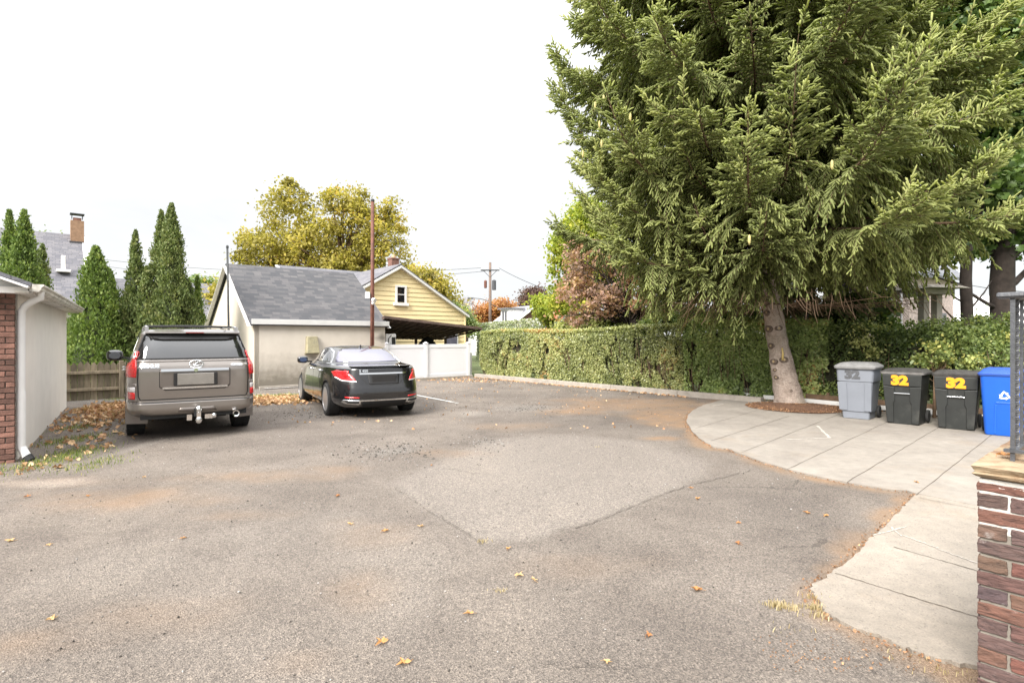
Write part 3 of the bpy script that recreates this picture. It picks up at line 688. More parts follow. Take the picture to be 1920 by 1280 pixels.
b.build('rake_board', M['trim'], yh)
b = MB(); b.box((t1 + .012, -.03, 1.0), (.05, .07, 3.4)); b.build('corner_board', M['yellow'], yh)
for s_ in (-1, 1):
    xe = t1 + ov if s_ > 0 else t0 - ov
    b = MB(); P = [Vector((tc_, -.14, pz + .16)), Vector((tc_, 7.1, pz + .16)), Vector((xe, 7.1, ez - ov * sl_ + .16)), Vector((xe, -.14, ez - ov * sl_ + .16))]
    if s_ < 0: P = P[::-1]
    b.prism(P, (0, 0, -.05)); o = b.build('roof', M['shingle2'], yh); autouv(o)
# window
b = MB(); wx, wz = -1.19, 3.58; ww, wh = .47, .80
for bx_, sz in (((wx - ww / 2, -.05, wz), (.08, .06, wh)), ((wx + ww / 2, -.05, wz), (.08, .06, wh)), ((wx, -.052, wz + wh / 2 - .03), (ww + .1, .062, .08)), ((wx, -.07, wz - wh / 2 - .04), (ww + .28, .10, .13))): b.box(bx_, sz)
w_ = b.build('window', M['white'], yh); b = MB(); b.box((wx, -.028, wz + .0), (ww - .1, .02, wh - .1)); b.build('pane', M['glass'], w_)
b = MB(); b.box((wx, -.04, wz), (.36, .02, .035)); b.build('sash_bar', M['white'], w_)
# lower window seen under the awning, right
b = MB(); b.box((1.55, -.05, 1.35), (.75, .06, .9)); w_ = b.build('window', M['white'], yh); b = MB(); b.box((1.55, -.085, 1.35), (.6, .02, .75)); b.build('pane', M['glasslt'], w_)
# chimney
b = MB(); b.box((tc_ + .35, 1.2, pz + .05), (.38, .38, .95)); b.box((tc_ + .35, 1.2, pz + .55), (.43, .43, .06)); ch = b.build('chimney', M['brick'], yh)
b = MB(); b.lathe([(.10, 0), (.085, .16)], (tc_ + .35, 1.2, pz + .58), n=12); b.build('chimney_pot', pmat('clay_pot', (.45, .30, .18), .1, 5, .8), ch)
b = MB(); b.tube([(tc_ + .9, 1.6, pz), (tc_ + .9, 1.6, pz + 1.55)], .012, 5); b.tube([(tc_ + .3, 1.6, pz + 1.5), (tc_ + 1.6, 1.6, pz + 1.4)], .01, 5); b.build('antenna', M['darkpole'], yh)
# main block behind, ridge parallel to the garage
mb_ = K + U * 10; mr = 5.22
b = MB(); x0, x1 = -4.67, .8; P = [Vector((x0, 6, mr)), Vector((x1, 6, mr)), Vector((x1, 1.2, 2.9)), Vector((x0, 1.2, 2.9))]
b.prism(P[::-1], (0, 0, -.06)); o = b.build('roof', M['shingle2'], yh); autouv(o)
b = MB(); P = [Vector((x0, 6.003, mr)), Vector((x1, 6.003, mr)), Vector((x1, 10.8, 2.9)), Vector((x0, 10.8, 2.9))]; b.prism(P, (0, 0, -.06)); o = b.build('roof', M['shingle2'], yh); autouv(o)
b = MB(); b.prism([(x0 + .1, 1.6, -.9), (x0 + .1, 10.4, -.9), (x0 + .1, 10.4, 2.95), (x0 + .1, 6, mr - .1), (x0 + .1, 1.6, 2.95)], (x1 - x0 - .2, 0, 0)); b.build('wall', M['yellow'], yh)
b = MB(); b.beam((x0 - .03, 6, mr - .03), (x0 - .03, 1.2, 2.87), .05, .2, up=(1, 0, 0)); b.build('rake_board', M['trim'], yh)

# ------------------------------------------------------------------ patio awning
aw = thing('patio_awning', 'dark brown sloping patio awning between the garage and the hedge', 'awning', B_, hz)
b = MB(); nx = 26; L4 = 4.55; D4 = 3.0
def awz(x_, y_): return 2.42 - .085 * x_ - (.235 - .022 * x_) * y_
grid = [[Vector((.02 + L4 * i / nx, .1 + D4 * j / 12, awz(L4 * i / nx, D4 * j / 12))) for j in range(13)] for i in range(nx + 1)]
for i in range(nx):
    for j in range(12):
        a, c, d2, e2 = grid[i][j], grid[i + 1][j], grid[i + 1][j + 1], grid[i][j + 1]; b.add([a, c, d2, e2], [(0, 1, 2, 3)])
o = b.build('awning_roof', M['brown'], aw); s = o.modifiers.new('s', 'SOLIDIFY'); s.thickness = .035
b = MB()
for i in range(0, nx + 1, 2):
    p_ = grid[i][0] - Z * .06; q_ = grid[i][12] - Z * .06; b.beam(p_, q_, .04, .07)
b.build('rafter', M['brown'], aw)
b = MB()
for j in range(0, 13, 2): b.beam(grid[0][j] - Z * .03, grid[nx][j] - Z * .03, .03, .03)
b.build('batten', M['brown'], aw)
b = MB(); b.beam(grid[0][0] - Z * .02, grid[nx][0] - Z * .02, .05, .09); b.beam(grid[0][12] - Z * .04, grid[nx][12] - Z * .04, .06, .10); b.build('edge_beam', M['brown'], aw)
b = MB()
for _ in range(120):
    x_ = L4 * (_ + .5) / 120; z0 = awz(x_, D4) - .06; b.box((x_, D4 + .08, z0 - .02), (L4 / 118, .01, random.uniform(.03, .10)))
b.build('fringe', M['brown'], aw)
for x_ in (1.35, 2.9, 4.45):
    b = MB(); z1 = awz(x_, D4 * .9); b.beam((x_, 2.7, -.6), (x_, 2.7, z1 - .05), .09, .09, up=(1, 0, 0)); b.build('post', M['brown'], aw)
# condenser + covered grill behind the white fence
ac = thing('utility_cabinet', 'white utility cabinet with meters at the right corner of the garage', 'cabinet', B_ + V * .35 + U * .35 + Z * 0, hz)
b = MB(); b.box((0, 0, .9), (.42, .3, 1.75)); b.build('housing', M['white'], ac, bevel=.02)
b = MB(); b.box((.1, -.165, 1.5), (.14, .03, .3)); b.build('meter', M['blackplastic'], ac)
b = MB(); b.tube([(-.12, -.17, .3), (-.12, -.17, 1.6), (.0, -.18, 1.72)], .015, 6); b.build('conduit', M['blackplastic'], ac)
gr_ = thing('covered_grill', 'black covered grill showing just above the white fence', 'grill', B_ + V * 3.05 + U * 2.0, hz)
b = MB(); b.rr([(-.3, .45, .28, 0, 0, .08), (1.2, .46, .3, 0, 0, .1), (1.42, .3, .24, 0, 0, .12), (1.62, .16, .12, 0, 0, .1), (1.68, .05, .05, 0, 0, .04)]); b.build('cover', M['blackplastic'], gr_, smooth=True)
b = MB(); b.beam((-.3, -.33, 1.25), (.3, -.33, 1.25), .03, .03); b.build('handle', M['blackplastic'], gr_)

# ------------------------------------------------------------------ white vinyl fence
wf = thing('vinyl_fence', 'white vinyl panel fence between the garage and the hedge', 'fence', B_ - U * .02, hz)
LF = (K - B_).length; ht = 1.36
b = MB(); 
for a0, a1 in ((.12, 1.68), (1.83, LF - .2)):
    b2 = MB(); b2.box(((a0 + a1) / 2, .05, ht / 2 + .04), (a1 - a0, .03, ht - .16)); b2.build('panel', M['vinyl'], wf)
    b2 = MB(); b2.box(((a0 + a1) / 2, .05, ht - .06), (a1 - a0, .055, .14)); b2.build('rail', M['vinyl'], wf, bevel=.006); b2 = MB(); b2.box(((a0 + a1) / 2, .05, .14), (a1 - a0, .055, .12)); b2.build('rail', M['vinyl'], wf, bevel=.006)
for px_ in (.055, 1.755, LF - .12):
    b2 = MB(); b2.box((px_, .05, ht / 2 + .02), (.13, .13, ht + .04)); p_ = b2.build('post', M['vinyl'], wf, bevel=.006)
    b2 = MB(); b2.box((px_, .05, ht + .055), (.16, .16, .03)); b2.box((px_, .05, ht + .085), (.13, .13, .05), taper=.3); b2.build('post_cap', M['vinyl'], p_)
# grey board end by the hedge
b = MB(); b.box((LF + .02, .1, .5), (.1, .1, 1.0)); b.build('end_post', M['trim'], wf)

# ------------------------------------------------------------------ left garage
p0 = Vector((-6.57, 7.40, 0)); p1_ = Vector((-10.5, 13.2, 0)); dg = (p1_ - p0).normalized(); L1 = (p1_ - p0).length
lg = thing('shed', 'cream garage with brick front and white gutter at the left edge', 'garage', p0, math.atan2(dg.y, dg.x))
# local: x along the side wall (away), y = to the left (interior), z up
EH = 2.24; WD = 5.5
b = MB(); b.box((L1 / 2 + .1, .08, EH / 2 - .1), (L1 - .2, .16, EH + .2)); b.build('wall', M['stucco'], lg)
b = MB(); b.box((L1 / 2, WD, EH / 2), (L1, .16, EH)); b.box((L1 - .08, WD / 2, EH / 2), (.16, WD - .2, EH)); b.build('wall', M['stucco'], lg)
def brickwork(par, x0, x1, z0, z1, face, L=.205, hgt=.062, m=.011, seed=1, thick=.09, name='brickwork', mat=None, ruff=.004, axis='y'):
    """bricks with their outer face at `face` on the given axis, each a little off the next"""
    r = random.Random(seed); b = MB(); z = z0; row = 0
    while z < z1 - .02:
        x = x0 - (L * .5 if row % 2 else 0)
        while x < x1:
            a = max(x, x0); c = min(x + L, x1)
            if c - a > .03:
                b.t = r.random(); dz = r.uniform(-.002, .002); pr = r.uniform(-ruff, ruff)
                hh = min(hgt, z1 - z)
                vs = []
                for yy in (0, 1):
                    for xx, zz_ in ((a, z), (c, z), (c, z + hh), (a, z + hh)):
                        j = lambda: r.uniform(-.0025, .0025)
                        vs.append((xx + j(), (face + pr if yy == 0 else face + thick), zz_ + dz + j()))
                if axis == 'x': vs = [(v[1], v[0], v[2]) for v in vs]
                b.add(vs, [(0, 1, 2, 3), (4, 7, 6, 5), (0, 4, 5, 1), (1, 5, 6, 2), (2, 6, 7, 3), (3, 7, 4, 0)])
            x += L + m
        z += hgt + m; row += 1
    return b.build(name, mat or M['brick'], par, bevel=.004)
brickwork(lg, .16, WD, -.1, EH - .02, -.03, seed=4, axis='x', name='brick_front')
brickwork(lg, 0.0, .165, -.1, EH - .02, -.028, L=.17, seed=5, axis='x', name='brick_corner')
b = MB(); b.box((.05, WD / 2, EH / 2 - .05), (.1, WD - .02, EH + .05)); b.build('mortar_backing', M['mortar'], lg)
# roof: ridge across the middle (parallel to side wall), gable to the camera
sl2 = .40; rzt = EH + .18
b = MB(); ov = .20
P = [Vector((-.28, -ov, EH + .12 - .0)), Vector((L1 + .25, -ov, EH + .12)), Vector((L1 + .25, WD / 2, EH + .12 + (WD / 2 + ov) * sl2)), Vector((-.28, WD / 2, EH + .12 + (WD / 2 + ov) * sl2))]
b.prism(P, (0, 0, -.05)); o = b.build('roof', M['shingle2'], lg); autouv(o)
P = [Vector((v.x, WD - v.y, v.z)) for v in P][::-1]; b = MB(); b.prism(P, (0, 0, -.05)); o = b.build('roof', M['shingle2'], lg); autouv(o)
b = MB(); b.prism([(-.13, -ov + .03, EH + .065), (-.13, WD + ov - .03, EH + .065), (-.13, WD / 2, EH + .06 + (WD / 2 + ov) * sl2 - .02)], (.12, 0, 0)); b.box((-.12, WD / 2, EH + .02), (.2, WD + 2 * ov - .08, .08)); b.build('gable_panel', M['white'], lg)
b = MB(); b.beam((-.30, -ov + .02, EH + .05), (-.30, WD / 2, EH + .05 + (WD / 2 + ov) * sl2), .03, .19, up=(1, 0, 0)); b.build('rake_board', M['white'], lg, bevel=.004); b = MB(); b.beam((-.30, WD + ov - .02, EH + .05), (-.30, WD / 2, EH + .05 + (WD / 2 + ov) * sl2), .03, .19, up=(1, 0, 0)); b.build('rake_board', M['white'], lg, bevel=.004)
b = MB(); b.box((L1 / 2, -ov / 2 - .02, EH + .0), (L1 + .5, ov - .02, .025)); b.box((L1 / 2, -ov + .01, EH + .035), (L1 + .5, .03, .10)); b.build('soffit', M['gutter'], lg)
# K-style gutter
b = MB(); prof = [(-ov - .005, EH + .10), (-ov - .005, EH + .005), (-ov - .07, EH + .0), (-ov - .095, EH + .03), (-ov - .10, EH + .06), (-ov - .125, EH + .08), (-ov - .125, EH + .10), (-ov - .115, EH + .10), (-ov - .085, EH + .05), (-ov - .065, EH + .015), (-ov - .02, EH + .015), (-ov - .012, EH + .10)]
b.prism([(-.27, y_, z_) for y_, z_ in prof], (L1 + .5, 0, 0)); b.prism([(-.28, y_, z_) for y_, z_ in prof[:7]], (.012, 0, 0)); b.build('gutter', M['gutter'], lg)
b = MB(); b.tube([(.02, -ov - .06, EH + .02), (.02, -ov - .06, EH - .06), (.03, -ov + .04, EH - .12), (.06, -.10, EH - .17), (.07, -.06, EH - .24), (.07, -.055, EH - .4), (.07, -.055, .9)], .045, 10)
b.tube([(.07, -.057, .92), (.07, -.057, .16)], .05, 10); b.tube([(.07, -.057, .18), (.03, -.12, .05)], .052, 10); b.build('downspout', M['white'], lg, smooth=True, auto=50)
b = MB(); b.tube([(.03, -.12, .06), (.0, -.16, .0)], .056, 10); b.build('drain_boot', M['rubber'], lg)

# ------------------------------------------------------------------ picket fence back left
fA = Vector((-13.6, 12.62, 0)); fdir = V; n = 44
pf = thing('wooden_fence', 'low weathered wooden fence between the cream garages', 'fence', fA, hz)
for i in range(n):
    x_ = .14 * i; 
    if x_ > 6.3: break
    b = MB(); b.t = random.random(); hh = .92 + random.uniform(-.02, .02); x0, x1 = x_ - .066, x_ + .066; b.prism([(x0, .03, 0), (x1, .03, 0), (x1, .03, hh), ((x0 + x1) / 2, .03, hh + .09), (x0, .03, hh)], (0, .018, 0)); b.build('picket', M['oldwood'], pf)
for z_ in (.72, .28):
    b = MB(); b.t = .8; b.box((3.1, 0, z_), (6.3, .05, .075)); b.build('rail', M['oldwood'], pf, bevel=.005)
for x_ in (3.95, 1.6, 6.2):
    b = MB(); b.t = .45; b.box((x_, -.04, .5), (.1, .1, 1.04)); b.build('post', M['oldwood'], pf, bevel=.006)

# ------------------------------------------------------------------ far left house
hl = Vector((-22.86, 30, 0)); lh = thing('house', 'large grey roofed house with brick chimney behind the tall evergreens', 'house', hl, hz)
b = MB(); P = [Vector((-14, 0, 7.08)), Vector((0, 0, 7.08)), Vector((0, -5.2, 2.9)), Vector((-14, -5.2, 2.9))]; b.prism(P[::-1], (0, 0, -.08)); o = b.build('roof', M['shingle2'], lh); autouv(o)
P = [Vector((-14, .003, 7.08)), Vector((0, .003, 7.08)), Vector((0, 5.2, 2.9)), Vector((-14, 5.2, 2.9))]; b = MB(); b.prism(P, (0, 0, -.08)); o = b.build('roof', M['shingle2'], lh); autouv(o)
b = MB(); b.prism([(-.25, -4.9, -1), (-.25, 4.9, -1), (-.25, 4.9, 3), (-.25, 0, 6.9), (-.25, -4.9, 3)], (-13.5, 0, 0)); b.build('wall', M['white'], lh)
b = MB(); b.beam((-.02, -.0, 6.93), (-.02, -5.2, 2.75), .3, .28, up=(1, 0, 0)); b.build('rake_board', M['white'], lh)
b = MB(); b.box((-.36, -.35, 7.15), (.56, .5, 1.2)); c_ = b.build('chimney', pmat('tan_brick', (.26, .16, .10), .2, 8, .9, tonevar=.2), lh)
b = MB(); b.box((-.36, -.35, 7.83), (.34, .3, .16)); b.build('chimney_pot', M['brick'], c_); b = MB(); b.box((-.36, -.35, 8.10), (.60, .52, .05)); b.box((-.58, -.35, 7.98), (.03, .3, .22)); b.box((-.14, -.35, 7.98), (.03, .3, .22)); b.build('chimney_cowl', M['darkpole'], c_)
b = MB(); b.box((-.38, -.62, 6.60), (.62, .1, .10)); b.build('flashing', M['shingle2'], c_)
b = MB(); b.box((-1.0, -2.9, 5.25), (.17, .17, .7)); b.box((-1.0, -3.0, 4.85), (.55, .4, .12)); b.build('roof_vent', M['white'], lh, bevel=.02)
b = MB(); P = [Vector((.05, -1.2, 4.78)), Vector((6.5, -1.2, 4.78)), Vector((6.5, -4.6, 2.6)), Vector((.05, -4.6, 2.6))]; b.prism(P[::-1], (0, 0, -.08)); o = b.build('wing_roof', M['shingle2'], lh); autouv(o)
b = MB(); b.box((3.2, -1.5, .8), (6.3, 5.5, 3.6)); b.build('wing_wall', M['white'], lh)

# ------------------------------------------------------------------ far houses mid right
def simple_house(label, base, rz_, L, W, eh, rh, wall, roof, name='house'):
    h_ = thing(name, label, 'house', base, rz_)
    b = MB(); b.prism([(-L / 2, -W / 2, -1.5), (-L / 2, W / 2, -1.5), (-L / 2, W / 2, eh), (-L / 2, 0, eh + rh - .05), (-L / 2, -W / 2, eh)], (L, 0, 0)); b.build('wall', wall, h_)
    for s_ in (1, -1):
        P = [Vector((-L / 2 - .3, 0, eh + rh + .05)), Vector((L / 2 + .3, 0, eh + rh + .05)), Vector((L / 2 + .3, -s_ * (W / 2 + .4), eh - .2)), Vector((-L / 2 - .3, -s_ * (W / 2 + .4), eh - .2))]
        b = MB(); b.prism(P if s_ < 0 else P[::-1], (0, 0, -.15)); o = b.build('roof', roof, h_); autouv(o)
    for e_ in (-1, 1):
        for s_ in (1, -1): b = MB(); b.beam((e_ * (L / 2 + .33), 0, eh + rh), (e_ * (L / 2 + .33), s_ * (W / 2 + .42), eh - .24), .06, .3, up=(1, 0, 0)); b.build('rake_board', M['white'], h_)
    return h_
M['paleroof'] = shinglemat('pale_grey_shingle', (.20, .21, .235), (.28, .28, .30), mortar=(.14, .14, .15))
M['darkroof'] = shinglemat('charcoal_shingle', (.06, .065, .07), (.10, .10, .11))
M['pinkbrick'] = pmat('pinkish_brick', (.42, .29, .25), .15, 6, .9)
c_ = AT(975, 600, 55); wh_ = simple_house('small white house with dormer and pale roof beyond the ivy fence', (c_.x + .4, c_.y, .45), math.atan2(U.y, U.x) - .25, 4.8, 5.2, 2.3, 1.9, M['brick'], M['paleroof'])
b = MB(); b.box((-.6, 1.6, 3.1), (1.7, 1.6, 1.5)); dm = b.build('dormer', M['white'], wh_); b = MB(); b.box((-.9, 2.41, 3.25), (.4, .03, .9)); b.box((-.3, 2.41, 3.25), (.4, .03, .9)); b.build('window', M['glass'], dm)
b = MB(); b.box((-.6, 1.7, 3.92), (2.0, 2.0, .12)); b.build('dormer_roof', M['paleroof'], dm)
b = MB(); b.prism([(-2.2, 2.6, 1.2), (-2.2, 5.6, 1.2), (-2.2, 4.1, 2.2)], (3, 0, 0)); b.box((-.7, 4.1, .2), (3.0, 2.9, 2.0)); b.build('porch', M['white'], wh_)
c_ = AT(872, 580, 70); simple_house('dark roofed house far beyond the yellow gable', (c_.x - 1.5, c_.y, -.3), hz - .75, 8, 7, 3.4, 2.0, M['barkdark'], M['darkroof'])
# right side: white house, pinkish house, pergola
c_ = AT(1835, 610, 30); simple_house('white clapboard house seen between the dark trunks at right', (c_.x + 1.2, c_.y + 1, -.3), -.3, 6.5, 5, 2.6, 1.6, M['white'], M['white'])
c_ = AT(1738, 600, 25); h2 = simple_house('pale pink house glimpsed behind the pergola', (c_.x + .2, c_.y + 3, -.3), .5, 4.0, 4, 5.0, 2.6, pmat('pink_stone', (.62, .50, .47), .35, 7, .9), M['paleroof'])
b = MB(); b.box((-.9, -2.02, 2.6), (.7, .05, 1.0)); b.box((.9, -2.02, 2.6), (.7, .05, 1.0)); b.build('window', M['glass'], h2)
M['pp'] = pmat('pergola_roof', (.32, .29, .25), .15, 4, .8)
pg = thing('pergola', 'pale wooden porch frame with square posts behind the right hedge', 'pergola', (AT(1741, 600, 16).x, 16, 0), .2)
for x_, y_ in ((-.17, 0), (.22, -.05), (-.35, 2.2), (.5, 2.2)):
    b = MB(); b.box((x_, y_, 1.4), (.19, .19, 2.9)); b.build('post', M['pp'], pg, bevel=.008)
M['pp'] = pmat('pergola_roof', (.32, .29, .25), .15, 4, .8)
b = MB(); b.box((.0, 1.1, 2.93), (1.0, 2.9, .14)); b.build('beam', M['pp'], pg); b = MB(); b.box((.0, 1.0, 3.06), (1.25, 3.4, .10), taper=.85); b.build('roof', M['pp'], pg)
p_ = AT(1690, 600, 15.5); pole('garden_pole', 'thin white garden pole behind the bushes left of the pergola', (p_.x, p_.y, 0), 2.9, .03, M['white'])

# ------------------------------------------------------------------ utility pole and wires
up_ = AT(919, 600, 60); ut = thing('utility_pole', 'wooden utility pole with crossarm and transformers beyond the houses', 'utility pole', (up_.x, 60, -.5))
b = MB(); b.tube([(0, 0, 0), (0, 0, 10.15)], [.19, .13], 10); b.build('shaft', pmat('pole_wood', (.15, .11, .09), .2, 3, .9), ut, smooth=True)
zt = 9.3
b = MB(); b.box((0, -.16, zt), (2.0, .1, .13)); b.build('crossarm', M['darkpole'], ut)
b = MB(); b.beam((-.7, -.16, zt - .05), (0, -.1, zt - .75), .05, .05); b.beam((.7, -.16, zt - .05), (0, -.1, zt - .75), .05, .05); b.build('brace', M['darkpole'], ut)
for x_ in (-.92, -.5, .5, .92):
    b = MB(); b.lathe([(.03, 0), (.055, .05), (.03, .1), (.055, .15), (.02, .2)], (x_, -.16, zt + .06), n=8); b.build('insulator', M['white'], ut)
b = MB(); b.lathe([(.2, 0), (.22, .05), (.22, 1.0), (.1, 1.1)], (.42, 0, 7.2), n=14); b.build('transformer', M['iron'], ut)
b = MB(); b.lathe([(.1, 0), (.16, .05), (.16, .75), (.08, .85)], (-.5, 0, 7.4), n=14); b.build('transformer', M['rust'], ut)
b = MB(); b.tube([(0, 0, 6.0), (-1.0, 0, 6.25), (-1.9, 0, 6.35)], .035, 6); sa = b.build('lamp_arm', M['darkpole'], ut); b = MB(); b.box((-2.1, 0, 6.3), (.6, .25, .14)); b.build('lamp_head', M['darkpole'], sa)
def wire(label, a, c, sag, r=.028):
    b = MB(); a = Vector(a); c = Vector(c); pts = []
    for i in range(17):
        t_ = i / 16; p = a.lerp(c, t_); p.z -= sag * 4 * t_ * (1 - t_); pts.append(p)
    tag(b and (b.tube(pts, r, 4) or b.build('power_line', M['darkpole'])), label, 'power line', 'power lines')
ub = Vector((up_.x, 60, -.5))
wire('upper power line running left from the crossarm over the yellow house', ub + Vector((-.92, -.16, zt + .25)), AT(180, 485, 66), 1.0)
wire('second power line running left just under the upper one', ub + Vector((-.5, -.16, zt - .1)), AT(180, 497, 66), 1.3)
wire('power line running right from the crossarm toward the trees', ub + Vector((.92, -.16, zt + .25)), AT(1300, 600, 30), .8)
wire('lower cable running right from the pole toward the white house', ub + Vector((.1, -.1, 5.7)), AT(1300, 700, 36), .5)
wire('power line crossing the sky between the trees at far right', AT(1760, 520, 40), AT(1990, 548, 30), .3, .025)

# ------------------------------------------------------------------ white pipe, right
pr = thing('drain_pipe', 'long white pipe rail lying along the foot of the right hedge', 'pipe', pipeA + Z * .10, math.atan2(PD.y, PD.x))
b = MB(); b.box((.7, 0, .0), (1.45, .11, .11)); b.build('first_length', M['trim'], pr, bevel=.02)
b = MB(); b.box((5.6, .03, .0), (8.2, .09, .10)); b.build('second_length', M['trim'], pr, bevel=.02)
for x_ in (1.42, 3.3, 4.7, 6.2, 7.4):
    b = MB(); b.box((x_, -.01, .0), (.09, .15, .15)); b.build('coupling', M['trim'], pr, bevel=.01)
bd = thing('border_board', 'old brown timber board edging the ground behind the bins', 'board', pipeA + PD * 2.2 + V * .16 + Z * .15, math.atan2(PD.y, PD.x))
b = MB(); b.box((3.4, 0, 0), (7.0, .05, .22)); b.build('plank', M['twig'], bd)
for i in range(5):
    b = MB(); b.box((.4 + 1.5 * i, .05, .0), (.06, .05, .34)); b.build('stake', M['twig'], bd)

# ------------------------------------------------------------------ brick pier, coping and railing
cn = Vector((2.035, 2.45, 0)); pier = thing('brick_pier', 'low brick wall end with sandstone coping and painted top courses at right', 'wall', cn, math.atan2(-U.y, -U.x))
# local: x = along -U (to the right, nearer), y = away (V side), top at PH
PH = 1.035; Lx = 1.6; Ly = 1.3
M['pbrick'] = None
def pbrick():
    m, t, bs, o = newmat('rustic_brick'); at = t.nodes.new('ShaderNodeAttribute'); at.attribute_name = 'tone'
    c = ramp(t, at.outputs['Fac'], [(0, (.10, .065, .06)), (.3, (.092, .052, .046)), (.55, (.135, .055, .043)), (.8, (.115, .072, .050)), (1, (.070, .048, .052))]).outputs[0]
    n = noise(t, 14, 8, .7, stretch=(.55, .55, 2.6), dist=1.4); c = mixc_(t, .8, c, ramp(t, n.outputs['Fac'], [(.32, (.25, .24, .26)), (.47, (.95, .95, .95)), (.68, (1.5, 1.4, 1.35))]).outputs[0], 'MULTIPLY')
    ef = noise(t, 11, 6, .7); c = mixc_(t, ramp(t, ef.outputs['Fac'], [(.60, (0, 0, 0)), (.74, (.55, .55, .55))]).outputs[0], c, (.45, .42, .40))
    # splashes of white paint on the three top courses
    tcn = t.nodes.new('ShaderNodeTexCoord'); sp = t.nodes.new('ShaderNodeSeparateXYZ'); t.links.new(tcn.outputs['Object'], sp.inputs[0])
    n3 = noise(t, 22, 6, .7, stretch=(.8, .8, 1.6)); ad = t.nodes.new('ShaderNodeMath'); ad.operation = 'MULTIPLY_ADD'; t.links.new(n3.outputs['Fac'], ad.inputs[0]); ad.inputs[1].default_value = .34; t.links.new(sp.outputs['Z'], ad.inputs[2])
    pz_ = ramp(t, ad.outputs[0], [(0, (0, 0, 0)), (1, (1, 1, 1))]); 
    gt = t.nodes.new('ShaderNodeMapRange'); gt.inputs['From Min'].default_value = 1.205; gt.inputs['From Max'].default_value = 1.225; t.links.new(ad.outputs[0], gt.inputs['Value'])
    c = mixc_(t, gt.outputs[0], c, (.62, .60, .57))
    t.links.new(c, bs.inputs['Base Color']); bs.inputs['Roughness'].default_value = .9; bump(t, bs, n.outputs['Fac'], 1.0, .012); return m
M['pbrick'] = pbrick()
M['wmortar'] = pmat('whitened_mortar', (.45, .43, .40), .1, 20, .9, bmp=.5, bscale=60)
CH = .0675
brickwork(pier, 0, Lx, -.1, PH - .02, 0, L=.20, hgt=CH - .010, m=.010, seed=12, name='front_bricks', mat=M['pbrick'], ruff=.003)
brickwork(pier, .012, Ly, -.1, PH - .02, 0.0, L=.20, hgt=CH - .010, m=.010, seed=15, name='side_bricks', mat=M['pbrick'], ruff=.004, axis='x')
brickwork(pier, .012, Ly - .006, -.1, PH - .02, Lx + .012, L=.20, hgt=CH - .010, m=.010, seed=18, name='end_bricks', mat=M['pbrick'], axis='x', thick=-.05)
brickwork(pier, .0, Lx + .006, -.1, PH - .02, Ly + .010, L=.20, hgt=CH - .010, m=.010, seed=19, name='back_bricks', mat=M['pbrick'], thick=-.05)
for o_ in [o for o in COL.objects if o.parent == pier and 'bricks' in o.name]:
    sb_ = o_.modifiers.new('d', 'SUBSURF'); sb_.subdivision_type = 'SIMPLE'; sb_.levels = 2; sb_.render_levels = 3
    tx_ = bpy.data.textures.get('brick_rough') or bpy.data.textures.new('brick_rough', 'CLOUDS'); tx_.noise_scale = .018; tx_.noise_depth = 3
    dp_ = o_.modifiers.new('n', 'DISPLACE'); dp_.texture = tx_; dp_.strength = .009; dp_.mid_level = .55; dp_.texture_coords = 'LOCAL'
b = MB(); b.box((Lx / 2 + .008, Ly / 2 + .008, .33), (Lx - .003, Ly - .003, .95)); b.build('mortar_core', M['mortar'], pier)
b = MB(); b.box((Lx / 2 + .006, Ly / 2 + .006, .921), (Lx - .001, Ly - .001, .229)); b.build('painted_mortar', M['wmortar'], pier)
def stonemat():
    m, t, bs, o = newmat('sandstone'); n = noise(t, 3.2, 8, .68, dist=1.2); n2 = noise(t, 30, 5, .7, stretch=(.4, .4, 3))
    c = ramp(t, n.outputs['Fac'], [(.3, (.12, .10, .07)), (.42, (.20, .115, .065)), (.52, (.28, .205, .13)), (.7, (.35, .285, .20))]).outputs[0]
    c = mixc_(t, .5, c, ramp(t, n2.outputs['Fac'], [(.3, (.55, .55, .5)), (.7, (1.3, 1.3, 1.25))]).outputs[0], 'MULTIPLY')
    t.links.new(c, bs.inputs['Base Color']); bs.inputs['Roughness'].default_value = .85; bump(t, bs, n2.outputs['Fac'], .8, .01); return m
M['stone'] = stonemat()
b = MB(); r_ = random.Random(5); lay = [(.0, .035), (.012, .006), (.024, .0), (.03, .012), (.042, .004), (.056, -.006)]; n = 26
vs = []
for dz, ins in lay:
    ring = []
    for i in range(n): ring.append((Lx * i / n - .012 + ins, 0))
    pts = []
    x0, y0, x1, y1 = -.014 + ins, -.022 + ins, Lx + .05, Ly + .05
    for i in range(n): pts.append((x0 + (x1 - x0) * i / n, y0))
    for i in range(8): pts.append((x1, y0 + (y1 - y0) * i / 8))
    for i in range(n): pts.append((x1 + (x0 - x1) * i / n, y1))
    for i in range(n): pts.append((x0, y1 + (y0 - y1) * i / n))
    for (x_, y_) in pts: vs.append((x_ + r_.uniform(-.004, .004), y_ + r_.uniform(-.004, .004), PH + dz + r_.uniform(-.001, .001)))
NP = len(vs) // len(lay); fs = []
for i in range(len(lay) - 1):
    for k_ in range(NP): k2 = (k_ + 1) % NP; fs.append((i * NP + k_, i * NP + k2, (i + 1) * NP + k2, (i + 1) * NP + k_))
fs.append(tuple(range((len(lay) - 1) * NP, len(lay) * NP))); fs.append(tuple(range(NP - 1, -1, -1)))
b.add(vs, fs); b.build('coping', M['stone'], pier)
zt_ = PH + .056
rp = AT(1899, 862, 2.53); rl = thing('iron_railing', 'grey wrought iron railing with twisted balusters on the stone coping', 'railing', (rp.x, rp.y, zt_), math.atan2(-U.y, -U.x))
